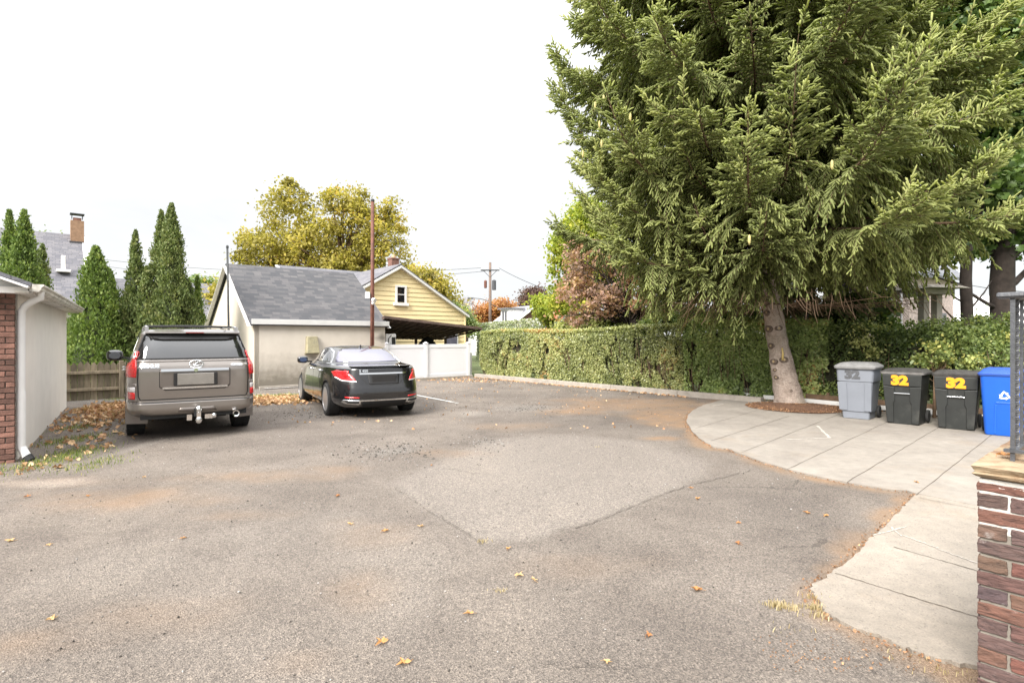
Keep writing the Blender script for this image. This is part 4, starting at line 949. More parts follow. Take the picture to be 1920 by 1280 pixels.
def twist(b, x_, y_, z0, z1, w, turns):
    n = 60; vs = []; fs = []
    for i in range(n + 1):
        a = 2 * math.pi * turns * i / n; z_ = z0 + (z1 - z0) * i / n
        for k in range(4):
            an = a + math.pi / 4 + k * math.pi / 2; vs.append((x_ + w * .707 * math.cos(an), y_ + w * .707 * math.sin(an), z_))
    for i in range(n):
        for k in range(4): k2 = (k + 1) % 4; fs.append((i * 4 + k, i * 4 + k2, (i + 1) * 4 + k2, (i + 1) * 4 + k))
    b.add(vs, fs)
b = MB(); b.box((0, 0, .36), (.016, .016, .76)); b.build('corner_post', M['iron'], rl)
b = MB(); b.box((.45, 0, .046), (.96, .034, .012)); b.box((0, .5, .046), (.034, 1.0, .0124)); b.build('bottom_rail', M['iron'], rl)
b = MB(); b.rr([(.735, .50, .018, .45, 0, .006), (.745, .505, .026, .45, 0, .008), (.757, .505, .024, .45, 0, .008), (.762, .5, .012, .45, 0, .004)]); b.rr([(.7345, .018, .5, 0, .5, .006), (.7445, .026, .505, 0, .5, .008), (.7565, .024, .505, 0, .5, .008), (.7615, .012, .5, 0, .5, .004)]); b.build('hand_rail', M['iron'], rl)
for i in range(1, 9):
    for ax in (0, 1):
        x_, y_ = ((i * .105, 0) if ax == 0 else (0, i * .115)); b = MB()
        if i % 2: twist(b, x_, y_, .05, .735, .012, 5)
        else: b.box((x_, y_, .39), (.012, .012, .69))
        b.build('baluster', M['iron'], rl)
# ------------------------------------------------------------------ lettering
def text_verts(s, size=1, bold=0, extrude=0.02):
    cu = bpy.data.curves.new('t', 'FONT'); cu.body = s; cu.size = size; cu.offset = bold; cu.extrude = extrude; cu.align_x = 'CENTER'; cu.align_y = 'CENTER'; cu.resolution_u = 3
    o = bpy.data.objects.new('t', cu); COL.objects.link(o); bpy.context.view_layer.update()
    me = bpy.data.meshes.new_from_object(o); bpy.data.objects.remove(o)
    v = [x.co.copy() for x in me.vertices]; f = [tuple(p.vertices) for p in me.polygons]; bpy.data.meshes.remove(me); return v, f

# ------------------------------------------------------------------ vehicles
def interp_rows(rows, m):
    rows = np.array(rows, float); t = np.arange(len(rows)); tt = np.linspace(0, len(rows) - 1, m)
    out = []
    for c in range(rows.shape[1]):
        y = rows[:, c]; d = np.diff(y); s = np.zeros(len(y))
        for i in range(1, len(y) - 1):
            if d[i - 1] * d[i] > 0: s[i] = 2 * d[i - 1] * d[i] / (d[i - 1] + d[i])
        s[0] = d[0]; s[-1] = d[-1]; i = np.minimum(tt.astype(int), len(y) - 2); u = tt - i
        out.append((2 * u**3 - 3 * u**2 + 1) * y[i] + (u**3 - 2 * u**2 + u) * s[i] + (-2 * u**3 + 3 * u**2) * y[i + 1] + (u**3 - u**2) * s[i + 1])
    return np.stack(out, 1)
def shell(rows, m=90, n=200, crown=None):
    R_ = interp_rows(rows, m); vs = []; fs = []
    th = np.linspace(0, 2 * math.pi, n, endpoint=False)
    for z, xr, xf, w, e in R_:
        a = (xf - xr) / 2; xc = (xf + xr) / 2; c = np.cos(th); s = np.sin(th)
        for cc, ss in zip(c, s): vs.append((xc + a * math.copysign(abs(cc) ** (2 / e), cc), w * math.copysign(abs(ss) ** (2 / e), ss), z))
    for i in range(m - 1):
        for k in range(n): k2 = (k + 1) % n; fs.append((i * n + k, i * n + k2, (i + 1) * n + k2, (i + 1) * n + k))
    fs.append(tuple(range(n - 1, -1, -1))); fs.append(tuple(range((m - 1) * n, m * n)))
    return vs, fs
def car_shell(name, rows, mats, parent, arches, arch_r, depth, wy):
    vs, fs = shell(rows); b = MB(); b.add(vs, fs); o = b.build(name, mats)
    tmp = []
    for ax in arches:
        for s_ in (1, -1):
            c = MB(); c.lathe([(arch_r, -depth / 2), (arch_r, depth / 2)], (ax[0], s_ * wy, ax[1]), 'Y', 40); co = c.build('cut', mats[0]); tmp.append(co)
            md = o.modifiers.new('b', 'BOOLEAN'); md.operation = 'DIFFERENCE'; md.object = co; md.solver = 'EXACT'
    bpy.context.view_layer.update(); dg_ = bpy.context.evaluated_depsgraph_get(); me = bpy.data.meshes.new_from_object(o.evaluated_get(dg_))
    o.modifiers.clear(); o.data = me
    for t_ in tmp: bpy.data.objects.remove(t_)
    for p in me.polygons:
        c = p.center; p.use_smooth = True; p.material_index = 0
        for ax in arches:
            if abs(math.hypot(c.x - ax[0], c.z - ax[1]) - arch_r) < .012 or (math.hypot(c.x - ax[0], c.z - ax[1]) < arch_r and abs(c.y) < wy): p.material_index = 1
        if c.z < rows[0][0] + .02: p.material_index = 1
    me.set_sharp_from_angle(angle=R(38))
    o.parent = parent
    bm = bmesh.new(); bm.from_mesh(me); bvh = BVHTree.FromBMesh(bm); bm.free()
    return o, bvh
AX = {'R': (lambda a, b: (Vector((-3, a, b)), Vector((1, 0, 0)))), 'L': (lambda a, b: (Vector((a, 3, b)), Vector((0, -1, 0)))),
      'S': (lambda a, b: (Vector((a, -3, b)), Vector((0, 1, 0)))), 'T': (lambda a, b: (Vector((a, b, 4)), Vector((0, 0, -1)))), 'F': (lambda a, b: (Vector((9, a, b)), Vector((-1, 0, 0))))}
def wrap(bvh, poly, axis, off, name, mat, parent, res=.04, th=.012, ymin=0):
    pts = []
    n = len(poly)
    for i in range(n):
        a = Vector(poly[i]); c = Vector(poly[(i + 1) % n]); k = max(1, int((c - a).length / res))
        for j in range(k): pts.append(a.lerp(c, j / k))
    nb = len(pts); px = [p[0] for p in poly]; py = [p[1] for p in poly]
    gx = np.arange(min(px) + res * .5, max(px), res); gy = np.arange(min(py) + res * .5, max(py), res)
    if len(gx) * len(gy) > 0:
        GX, GY = np.meshgrid(gx, gy); sd_ = sdf([tuple(p) for p in poly], GX.ravel(), GY.ravel())
        for a, b_, s_ in zip(GX.ravel(), GY.ravel(), sd_):
            if s_ < -res * .35: pts.append(Vector((a, b_)))
    vo, eo, fo = delaunay_2d_cdt(pts, [(i, (i + 1) % nb) for i in range(nb)], [], 1, 1e-6)[:3]
    vs = []; bad = set()
    for p in vo:
        og, d = AX[axis](p[0], p[1]); h, nn, _, _ = bvh.ray_cast(og, d)
        if h is None or abs(h.y) < ymin:
            bad.add(len(vs)) if ymin else None; h, nn, _, _ = bvh.find_nearest(og + d * 3)
        if nn.dot(d) > 0: nn = -nn
        vs.append(h + nn * off)
    fo = [f for f in fo if not any(i in bad for i in f)]
    me = bpy.data.meshes.new(name); me.from_pydata([tuple(v) for v in vs], [], fo); me.materials.append(mat); 
    bm = bmesh.new(); bm.from_mesh(me); bmesh.ops.recalc_face_normals(bm, faces=bm.faces); bm.normal_update()
    og, d = AX[axis](poly[0][0], poly[0][1]); sm_ = sum((f.normal * f.calc_area() for f in bm.faces), Vector())
    if sm_.dot(d) > 0: bmesh.ops.reverse_faces(bm, faces=bm.faces)
    bm.to_mesh(me); bm.free()
    me.polygons.foreach_set('use_smooth', [True] * len(me.polygons)); me.update()
    o = link(bpy.data.objects.new(name, me), parent); s = o.modifiers.new('s', 'SOLIDIFY'); s.thickness = th; s.offset = -1; return o
def wline(bvh, path, w, axis, off, name, mat, parent, closed=False):
    """a thin strip following the shell"""
    P = [Vector(p) for p in path]; 
    if closed: P.append(P[0])
    Q = []
    for a, c in zip(P[:-1], P[1:]):
        k = max(1, int((c - a).length / .04)); Q += [a.lerp(c, j / k) for j in range(k)]
    Q.append(P[-1]); vs = []; fs = []
    for i, q in enumerate(Q):
        d = (Q[min(i + 1, len(Q) - 1)] - Q[max(i - 1, 0)]).normalized(); s_ = Vector((-d.y, d.x)) * w / 2
        for e_ in (q - s_, q + s_):
            og, dr = AX[axis](e_[0], e_[1]); h, nn, _, _ = bvh.ray_cast(og, dr)
            if h is None: h, nn, _, _ = bvh.find_nearest(og + dr * 3)
            if nn.dot(dr) > 0: nn = -nn
            vs.append(h + nn * off); vs.append(h - nn * .01)
    for i in range(len(Q) - 1):
        a = i * 4; fs += [(a, a + 2, a + 6, a + 4), (a, a + 4, a + 5, a + 1), (a + 2, a + 3, a + 7, a + 6)]
    b = MB(); b.add(vs, fs); return b.build(name, mat, parent, smooth=False)
def wtext(bvh, s, size, ctr, name, mat, parent, bold=0.0, off=.006, wide=1.0):
    v, f = text_verts(s, size, bold, .004); vs = []
    for p in v:
        y_ = ctr[0] - p.x * wide; z_ = ctr[1] + p.y; og, d = AX['R'](y_, z_); h, nn, _, _ = bvh.ray_cast(og, d)
        if nn.dot(d) > 0: nn = -nn
        vs.append(h + nn * (off + p.z))
    b = MB(); b.add(vs, f); return b.build(name, mat, parent)
def wheel(par, x_, y_, r_, w_, rim_r, side, spokes=10, dark=False):
    b = MB(); z_ = r_
    b.lathe([(rim_r - .01, -w_ / 2 + .02), (rim_r, -w_ / 2), (r_ - .03, -w_ / 2), (r_ - .006, -w_ / 2 + .03), (r_, -w_ / 2 + .06), (r_, w_ / 2 - .06), (r_ - .006, w_ / 2 - .03), (r_ - .03, w_ / 2), (rim_r, w_ / 2), (rim_r - .01, w_ / 2 - .02)], (0, 0, 0), 'Y', 40)
    for i in range(44):
        a = 2 * math.pi * i / 44
        for yy in (-.25, .25): b.box((math.cos(a) * r_, yy * w_ * 1.1, math.sin(a) * r_), (.03, w_ * .36, .008), M=Matrix.Rotation(-a + math.pi / 2, 3, 'Y'))
    t_ = b.build('wheel', M['rubber'], par, smooth=True, auto=35); t_.location = (x_, y_, z_)
    b = MB(); s_ = side; yo = s_ * w_ / 2
    b.lathe([(rim_r, yo - s_ * .0), (rim_r - .02, yo + s_ * .004), (rim_r - .035, yo - s_ * .03), (rim_r - .04, yo - s_ * .12)], (0, 0, 0), 'Y', 36)
    for k in range(spokes):
        a = 2 * math.pi * (k + .5 * (k % 2) * .5) / spokes; ca, sa = math.cos(a), math.sin(a)
        b.beam((ca * .05, yo - s_ * .04, sa * .05), (ca * (rim_r - .02), yo - s_ * .012, sa * (rim_r - .02)), .030, .028, up=(0, 1, 0))
    b.lathe([(.075, yo - s_ * .06), (.07, yo - s_ * .012), (.03, yo - s_ * .004)], (0, 0, 0), 'Y', 20)
    b.build('rim', M['alloy'], t_, smooth=True, auto=35)
    b = MB(); b.lathe([(rim_r - .045, yo - s_ * .13), (.02, yo - s_ * .129)], (0, 0, 0), 'Y', 24); b.build('brake_disc', M['blackplastic'], t_)
    return t_
def pod(b, rx, ry, rz_, e=.62):
    vs = []; fs = []; nu, nv = 24, 14; sg = lambda v: math.copysign(abs(v) ** e, v)
    for j in range(nv + 1):
        ph = -math.pi / 2 + math.pi * j / nv
        for i in range(nu):
            th = 2 * math.pi * i / nu; vs.append((rx * sg(math.cos(ph)) * sg(math.cos(th)), ry * sg(math.cos(ph)) * sg(math.sin(th)), rz_ * sg(math.sin(ph))))
    for j in range(nv):
        for i in range(nu): fs.append((j * nu + i, j * nu + (i + 1) % nu, (j + 1) * nu + (i + 1) % nu, (j + 1) * nu + i))
    b.add(vs, fs)
M['bronzegrey'] = pmat('warm_grey_paint', (.26, .235, .215), .03, 2, .32, metal=.75, coat=1)
M['greybump'] = pmat('grey_bumper', (.19, .166, .15), .03, 2, .38, metal=.6, coat=.6)
M['black'] = pmat('black_paint', (.008, .008, .009), .05, 2, .18, coat=1)
M['under'] = pmat('underbody', (.012, .012, .012), .2, 10, .9)
M['plate'] = pmat('blank_plate', (.30, .28, .26), .15, 3, .25, metal=.5)
M['seam'] = pmat('panel_seam', (.012, .011, .011), .1, 3, .7)

# ---- SUV
hd = Vector((-.571, .821, 0)).normalized(); T1 = Vector((-5.17, 9.17, 0))
suv_scale = 1.015
suv = thing('parked_car', 'warm grey off-road wagon seen from behind with silver roof rails and tow hitch', 'car', T1, math.atan2(hd.y, hd.x))
suv.scale = [suv_scale] * 3
rows = [(.33, .35, 4.45, .80, 7.5), (.37, .12, 4.62, .88, 7.5), (.42, .03, 4.72, .925, 8), (.50, .0, 4.78, .94, 9), (.585, .0, 4.80, .942, 9), (.61, .035, 4.80, .94, 9), (.625, .075, 4.80, .94, 9), (.80, .065, 4.79, .94, 9),
        (1.0, .06, 4.74, .94, 9), (1.08, .06, 4.62, .938, 9), (1.12, .065, 4.3, .93, 9), (1.16, .075, 3.75, .92, 9), (1.20, .09, 3.52, .90, 8), (1.26, .115, 3.4, .875, 8), (1.45, .20, 3.05, .815, 8),
        (1.60, .28, 2.8, .765, 7.5), (1.67, .32, 2.65, .745, 7.5), (1.715, .36, 2.5, .72, 7.5), (1.745, .45, 2.3, .66, 5), (1.765, .62, 2.1, .55, 4.5), (1.775, .85, 1.9, .35, 4), (1.778, 1.1, 1.7, .1, 3)]
TR = .385
body, bv = car_shell('body', rows, [M['bronzegrey'], M['under']], suv, [(1.04, TR), (3.83, TR)], .455, .42, .80)
for x_ in (1.04, 3.83):
    for s_ in (1, -1): wheel(suv, x_, s_ * .795, TR, .26, .225, s_, 6)
# rear window, deflector, spoiler
rw = wrap(bv, [(-.80, 1.275), (.80, 1.275), (.775, 1.38), (.685, 1.655), (.60, 1.675), (-.60, 1.675), (-.685, 1.655), (-.775, 1.38)], 'R', .004, 'rear_window', M['glass'], suv)
wline(bv, [(-.805, 1.27), (.805, 1.27), (.78, 1.385), (.69, 1.66), (.60, 1.68), (-.60, 1.68), (-.69, 1.66), (-.78, 1.385)], .014, 'R', .005, 'window_seal', M['seam'], rw, True)
b = MB(); b.m = 0
pts = [(-.62, 1.665), (-.5, 1.60), (.5, 1.60), (.62, 1.665)]
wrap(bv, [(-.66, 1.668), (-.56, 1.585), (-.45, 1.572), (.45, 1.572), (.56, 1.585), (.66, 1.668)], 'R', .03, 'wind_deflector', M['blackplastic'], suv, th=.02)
b = MB(); vs = []
sp = [(.25, .68), (.24, .60), (.22, .3), (.215, 0), (.22, -.3), (.24, -.60), (.25, -.68)]
for x_, y_ in sp: vs += [(x_, y_, 1.690), (x_ + .005, y_, 1.712), (x_ + .22, y_, 1.745), (x_ + .22, y_, 1.66)]
fs = []
for i in range(len(sp) - 1):
    a = i * 4
    for k in range(4): fs.append((a + k, a + (k + 1) % 4, a + 4 + (k + 1) % 4, a + 4 + k))
fs += [(0, 1, 2, 3), tuple(len(vs) - 4 + k for k in range(4))]; b.add(vs, fs); spo = b.build('spoiler', M['bronzegrey'], suv, smooth=True, auto=40)
b = MB(); b.box((.212, 0, 1.701), (.012, .26, .014)); b.build('brake_light', M['reddark'], spo)
# side glass + pillars
for sd_, nm_ in (('L', 1), ('S', -1)):
    for pl in ([(.66, 1.27), (1.05, 1.27), (1.05, 1.62), (.80, 1.62)], [(1.12, 1.27), (2.0, 1.27), (2.0, 1.64), (1.12, 1.62)], [(2.07, 1.27), (3.15, 1.26), (2.75, 1.58), (2.5, 1.64), (2.07, 1.64)]):
        w_ = wrap(bv, pl, sd_, .004, 'side_window', M['glass'], suv)
    wline(bv, [(1.09, .62), (1.09, 1.63)], .010, sd_, .003, 'door_seam', M['seam'], suv); wline(bv, [(2.04, .45), (2.04, 1.64)], .010, sd_, .003, 'door_seam', M['seam'], suv)
    wline(bv, [(.35, .62), (4.4, .62)], .03, sd_, .006, 'side_trim', M['chrome'], suv)
    y_ = nm_ * .945
    for x_ in (1.45, 2.45):
        b = MB(); b.tube([(x_, y_ - nm_ * .01, 1.06), (x_ + .04, y_ + nm_ * .03, 1.06), (x_ + .18, y_ + nm_ * .03, 1.06), (x_ + .22, y_ - nm_ * .01, 1.06)], .014, 8); b.build('door_handle', M['chrome'], suv)
# tail lamps
for s_, sd_ in ((1, 'L'), (-1, 'S')):
    L_ = wrap(bv, [(s_ * y_, z_) for y_, z_ in [(.805, 1.0), (.925, 1.0), (.925, 1.13), (.872, 1.27), (.80, 1.27), (.795, 1.15)]], 'R', .012, 'tail_light', M['redlens'], suv, res=.03)
    wrap(bv, [(s_ * y_, z_) for y_, z_ in [(.815, 1.275), (.868, 1.275), (.825, 1.395), (.785, 1.40)]], 'R', .013, 'reverse_lens', M['clearlens'], L_, res=.03)
    wrap(bv, [(s_ * y_, z_) for y_, z_ in [(.79, 1.275), (.814, 1.275), (.784, 1.40), (.765, 1.40)]], 'R', .013, 'red_edge', M['redlens'], L_, res=.03)
    for z_ in (1.06, 1.115, 1.17, 1.22): wline(bv, [(s_ * .815, z_), (s_ * .92, z_)], .008, 'R', .014, 'lens_rib', M['reddark'], L_)
    wrap(bv, [(.12, 1.0), (.46, 1.03), (.46, 1.14), (.42, 1.25), (.42, 1.39), (.12, 1.39)], sd_, .010, 'wrap_lens', M['redlens'], L_, res=.03, ymin=.79)
    # bumper corner lamp in its dark recess
    rc = wrap(bv, [(s_ * y_, z_) for y_, z_ in [(.795, .615), (.93, .60), (.935, .86), (.90, .90), (.80, .90)]], 'R', .006, 'corner_panel', M['greybump'], suv)
    wrap(bv, [(s_ * y_, z_) for y_, z_ in [(.815, .66), (.895, .655), (.90, .765), (.815, .765)]], 'R', .014, 'reflector', M['redlens'], rc, res=.03)
    wrap(bv, [(s_ * y_, z_) for y_, z_ in [(.815, .77), (.90, .77), (.90, .84), (.83, .85), (.815, .84)]], 'R', .014, 'fog_lens', M['clearlens'], rc, res=.03)
# tailgate seams
wline(bv, [(.775, 1.26), (.785, .95), (.775, .70), (.75, .645), (-.75, .645), (-.775, .70), (-.785, .95), (-.775, 1.26)], .016, 'R', .002, 'tailgate_seam', M['seam'], suv)
wrap(bv, [(-.80, 1.235), (.80, 1.235), (.80, 1.262), (-.80, 1.262)], 'R', .009, 'tailgate_edge', M['bronzegrey'], suv)
# plate recess, blank plate, chrome strips
pr_ = wrap(bv, [(-.50, .83), (-.42, .79), (.42, .79), (.50, .83), (.50, 1.11), (-.50, 1.11)], 'R', .003, 'plate_recess', M['greybump'], suv)
wline(bv, [(-.50, .84), (-.42, .785), (.42, .785), (.50, .84), (.50, 1.11), (-.50, 1.11)], .008, 'R', .004, 'recess_edge', M['seam'], pr_, True)
wline(bv, [(-.48, 1.10), (.48, 1.10)], .036, 'R', .025, 'chrome_strip', M['chrome'], pr_); wline(bv, [(-.46, .82), (.46, .82)], .028, 'R', .018, 'chrome_strip', M['chrome'], pr_)
b = MB(); b.box((.03, 0, .955), (.02, .62, .21)); b.build('number_plate', M['seam'], pr_, bevel=.01)
b = MB(); b.box((.018, 0, .955), (.012, .52, .185)); b.build('plate_face', M['plate'], pr_, bevel=.008)
# emblem and lettering
b = MB(); pts = []
ring = [(0, -.01 + .095 * math.cos(2 * math.pi * i / 28), 1.19 + .062 * math.sin(2 * math.pi * i / 28)) for i in range(29)]
zx = bv.ray_cast(Vector((-3, 0, 1.19)), Vector((1, 0, 0)))[0].x - .012
b.tube([(zx, p[1], p[2]) for p in ring], .011, 6); b.tube([(zx, -.05, 1.235), (zx, .035, 1.17)], .012, 6); b.tube([(zx, .045, 1.166), (zx, -.085, 1.166)], .012, 6); b.tube([(zx, -.05, 1.235), (zx, -.07, 1.23)], .012, 6)
b.build('emblem', M['chrome'], suv, smooth=True)
b = MB(); b.lathe([(.03, 0), (.034, .02), (.02, .04)], (zx - .045, 0, 1.095), 'X', 12); b.build('rear_camera', M['chrome'], suv)
wtext(bv, 'LEXUS', .075, (.62, 1.165), 'lettering', M['chrome'], suv, .004, wide=1.1); wtext(bv, 'GX460', .05, (-.60, 1.165), 'lettering', M['chrome'], suv, .002, wide=1.2)
# bumper, hitch, exhaust, flaps
wline(bv, [(-.93, .60), (.93, .60)], .012, 'R', .002, 'bumper_seam', M['seam'], suv)
wrap(bv, [(-.30, .44), (.26, .44), (.22, .50), (-.26, .50)], 'R', .004, 'tow_cover', M['greybump'], suv)
b = MB(); b.box((.05, -.02, .42), (.16, .10, .14)); hit = b.build('hitch_receiver', M['blackplastic'], suv, bevel=.008)
b = MB(); b.lathe([(.02, 0), (.04, .02), (.045, .05), (.04, .08), (.02, .10)], (-.15, -.02, .43), n=16); b.lathe([(.02, 0), (.045, .02), (.052, .055), (.045, .09), (.02, .105)], (-.15, -.02, .255), n=16); b.box((-.06, -.02, .36), (.2, .06, .06)); b.box((-.14, -.02, .39), (.06, .06, .12))
b.box((-.14, .11, .36), (.04, .07, .09)); b.box((-.14, -.16, .36), (.05, .11, .07)); b.lathe([(.02, 0), (.035, .02), (.035, .05), (.02, .07)], (-.14, -.24, .33), n=12); b.build('ball_mount', M['chrome'], hit, smooth=True, auto=40)
b = MB(); b.lathe([(.035, .3), (.035, -.02), (.052, -.03), (.056, -.02), (.056, .3)], (.0, -.58, .36), 'X', 20); b.build('exhaust_tip', M['chrome'], suv, smooth=True, auto=40)
b = MB(); b.lathe([(.036, .02), (.0, .021)], (.0, -.58, .36), 'X', 20); b.build('exhaust_bore', M['under'], suv)
for s_ in (1, -1):
    b = MB(); b.prism([(.60, s_ * .62, .50), (.60, s_ * .94, .55), (.585, s_ * .945, .23), (.585, s_ * .64, .21)], (.02, 0, 0)); b.build('mud_flap', M['greybump'], suv, bevel=.006)
b = MB(); b.box((1.8, 0, .34), (2.6, 1.0, .14)); b.tube([(.3, -.58, .36), (1.0, -.5, .37), (1.3, -.3, .36)], .035, 8); b.lathe([(.16, 0), (.17, .05), (.17, .55), (.16, .6)], (.35, .1, .45), 'X', 12); b.beam((1.04, -.7, TR), (1.04, .7, TR), .1, .1); b.build('chassis', M['under'], suv)
b = MB(); b.box((.2, 0, .395), (.25, 1.5, .11)); b.build('bumper_underside', M['under'], suv)
# rails and mirrors, lamps in front
for s_ in (1, -1):
    b = MB(); b.tube([(.50, s_ * .655, 1.72), (.56, s_ * .655, 1.79), (.75, s_ * .66, 1.805), (2.2, s_ * .655, 1.80), (2.45, s_ * .65, 1.77), (2.52, s_ * .65, 1.70)], [.018, .022, .02, .02, .02, .014], 8); b.box((.53, s_ * .655, 1.765), (.16, .05, .07)); b.box((2.4, s_ * .65, 1.745), (.16, .05, .07)); b.build('roof_rail', M['alloy'], suv, smooth=True, auto=40)
    b = MB(); pod(b, .085, .135, .105); m_ = b.build('wing_mirror', M['black'], suv, smooth=True, auto=50); m_.location = (3.12, s_ * 1.10, 1.27)
    b = MB(); b.lathe([(.066, -.003), (.064, .003)], (-.083, 0, 0), 'X', 18); b.v = [(v[0], v[1] * 1.45, v[2] * 1.05) for v in b.v]; b.build('mirror_glass', M['glasslt'], m_, bevel=.01); b = MB(); b.beam((0, -s_ * .26, -.06), (0, -s_ * .06, -.04), .05, .05); b.build('mirror_arm', M['black'], m_)
for x_ in (.9, 2.0):
    b = MB(); b.tube([(x_, -.655, 1.812), (x_, 0, 1.822), (x_, .655, 1.812)], .014, 6); b.build('cross_bar', M['blackplastic'], suv)
wrap(bv, [(-.70, 1.22), (.70, 1.22), (.60, 1.64), (-.60, 1.64)], 'F', .004, 'windscreen', M['glass'], suv)
for s_ in (1, -1): wrap(bv, [(s_ * .6, .82), (s_ * .92, .85), (s_ * .92, 1.0), (s_ * .62, .98)], 'F', .01, 'headlight', M['clearlens'], suv)
wrap(bv, [(-.5, .6), (.5, .6), (.52, .98), (-.52, .98)], 'F', .006, 'grille', M['blackplastic'], suv)

# ---- black sedan
hd2 = Vector((-.50, .866, 0)).normalized(); T2 = Vector((-2.58, 11.36, 0))
sed = thing('parked_car', 'glossy black four door saloon with chrome trim parked before the cream garage', 'car', T2, math.atan2(hd2.y, hd2.x))
rows = [(.20, .45, 4.8, .78, 5), (.23, .22, 4.95, .86, 5), (.30, .07, 5.04, .92, 5), (.40, .02, 5.10, .945, 4.8), (.52, .0, 5.12, .95, 4.6), (.60, .01, 5.11, .95, 4.5), (.70, .035, 5.07, .95, 4.4), (.82, .06, 5.0, .942, 4.2),
        (.92, .08, 4.88, .93, 4.1), (.98, .09, 4.6, .915, 4.0), (1.01, .095, 4.35, .905, 3.9), (1.03, .13, 4.05, .89, 3.7), (1.05, .33, 3.85, .87, 3.5), (1.07, .66, 3.74, .85, 3.3), (1.085, .84, 3.66, .835, 3.3),
        (1.14, 1.0, 3.52, .805, 3.4), (1.22, 1.18, 3.38, .765, 3.4), (1.30, 1.38, 3.22, .72, 3.4), (1.37, 1.62, 3.02, .67, 3.4), (1.41, 1.84, 2.85, .62, 3.3), (1.435, 2.05, 2.68, .5, 3), (1.447, 2.25, 2.5, .32, 2.6), (1.45, 2.34, 2.42, .1, 2.2)]
TR = .345
body, bs_ = car_shell('body', rows, [M['black'], M['under']], sed, [(1.13, TR), (4.165, TR)], .392, .42, .82)
for x_ in (1.13, 4.165):
    for s_ in (1, -1): wheel(sed, x_, s_ * .815, TR, .255, .255, s_, 10)
rw = wrap(bs_, [(-.70, 1.115), (.70, 1.115), (.66, 1.20), (.56, 1.34), (.44, 1.395), (.2, 1.41), (-.2, 1.41), (-.44, 1.395), (-.56, 1.34), (-.66, 1.20)], 'R', .004, 'rear_window', M['glasslt'], sed)
for sd_ in ('L', 'S'):
    w1 = wrap(bs_, [(1.42, 1.105), (2.40, 1.10), (2.40, 1.385), (2.0, 1.375), (1.72, 1.31), (1.52, 1.20)], sd_, .003, 'side_window', M['glass'], sed)
    w2 = wrap(bs_, [(2.45, 1.10), (3.48, 1.09), (3.25, 1.20), (2.95, 1.335), (2.75, 1.375), (2.45, 1.385)], sd_, .003, 'side_window', M['glass'], sed)
    wline(bs_, [(1.36, 1.085), (3.55, 1.075), (3.27, 1.215), (2.97, 1.35), (2.75, 1.392), (2.0, 1.39), (1.70, 1.325), (1.48, 1.21)], .02, sd_, .008, 'chrome_surround', M['chrome'], sed, True)
    wline(bs_, [(1.62, .40), (1.50, .75), (1.50, 1.07)], .008, sd_, .001, 'door_seam', M['seam'], sed); wline(bs_, [(2.43, .30), (2.43, 1.07)], .008, sd_, .001, 'door_seam', M['seam'], sed); wline(bs_, [(3.6, .32), (3.62, .8), (3.52, 1.05)], .008, sd_, .001, 'door_seam', M['seam'], sed)
    sg = 1 if sd_ == 'L' else -1
    for x_ in (1.60, 2.60):
        y_ = bs_.ray_cast(Vector((x_, 3 * sg, .93)), Vector((0, -sg, 0)))[0].y
        b = MB(); b.tube([(x_, y_, .93), (x_ + .03, y_ + sg * .035, .93), (x_ + .19, y_ + sg * .035, .935), (x_ + .23, y_, .935)], [.012, .018, .018, .012], 8); b.build('door_handle', M['chrome'], sed, smooth=True)
    wline(bs_, [(1.62, .285), (3.65, .30)], .022, sd_, .008, 'sill_trim', M['chrome'], sed)
# lamps
def mir(pl, s_): return [(s_ * a, c) for a, c in pl]
for s_, sd_ in ((1, 'L'), (-1, 'S')):
    L_ = wrap(bs_, mir([(.54, .755), (.78, .775), (.86, .85), (.875, .94), (.82, .975), (.72, .965), (.65, .91), (.58, .83)], s_), 'R', .008, 'tail_light', M['redlens'], sed, res=.03)
    for k_ in range(3): wline(bs_, mir([(.61 + .03 * k_, .805 + .06 * k_), (.74 + .02 * k_, .825 + .055 * k_), (.86, .86 + .04 * k_)], s_), .018, 'R', .010, 'lens_bar', M['reddark'], L_)
    wline(bs_, mir([(.54, .760), (.77, .778), (.85, .84)], s_), .020, 'R', .010, 'clear_strip', M['clearlens'], L_)
    wrap(bs_, [(.28, .82), (.36, .88), (.42, .955), (.34, .98), (.26, .97), (.24, .87)], sd_, .008, 'wrap_lens', M['redlens'], L_, res=.03)
    wrap(bs_, mir([(.50, .43), (.74, .44), (.75, .465), (.50, .452)], s_), 'R', .006, 'bumper_reflector', M['redlens'], sed, res=.03)
    e_ = wrap(bs_, mir([(.46, .315), (.52, .30), (.74, .325), (.80, .36), (.76, .405), (.48, .395)], s_), 'R', .012, 'exhaust_tip', M['chrome'], sed, res=.03)
    wrap(bs_, mir([(.50, .335), (.70, .345), (.74, .365), (.72, .38), (.51, .375)], s_), 'R', .020, 'exhaust_opening', M['under'], e_, res=.03)
wline(bs_, [(-.50, .385), (.50, .385)], .028, 'R', .014, 'chrome_strip', M['chrome'], sed)
wrap(bs_, [(-.44, .22), (.44, .22), (.46, .37), (-.46, .37)], 'R', .004, 'diffuser', M['under'], sed)
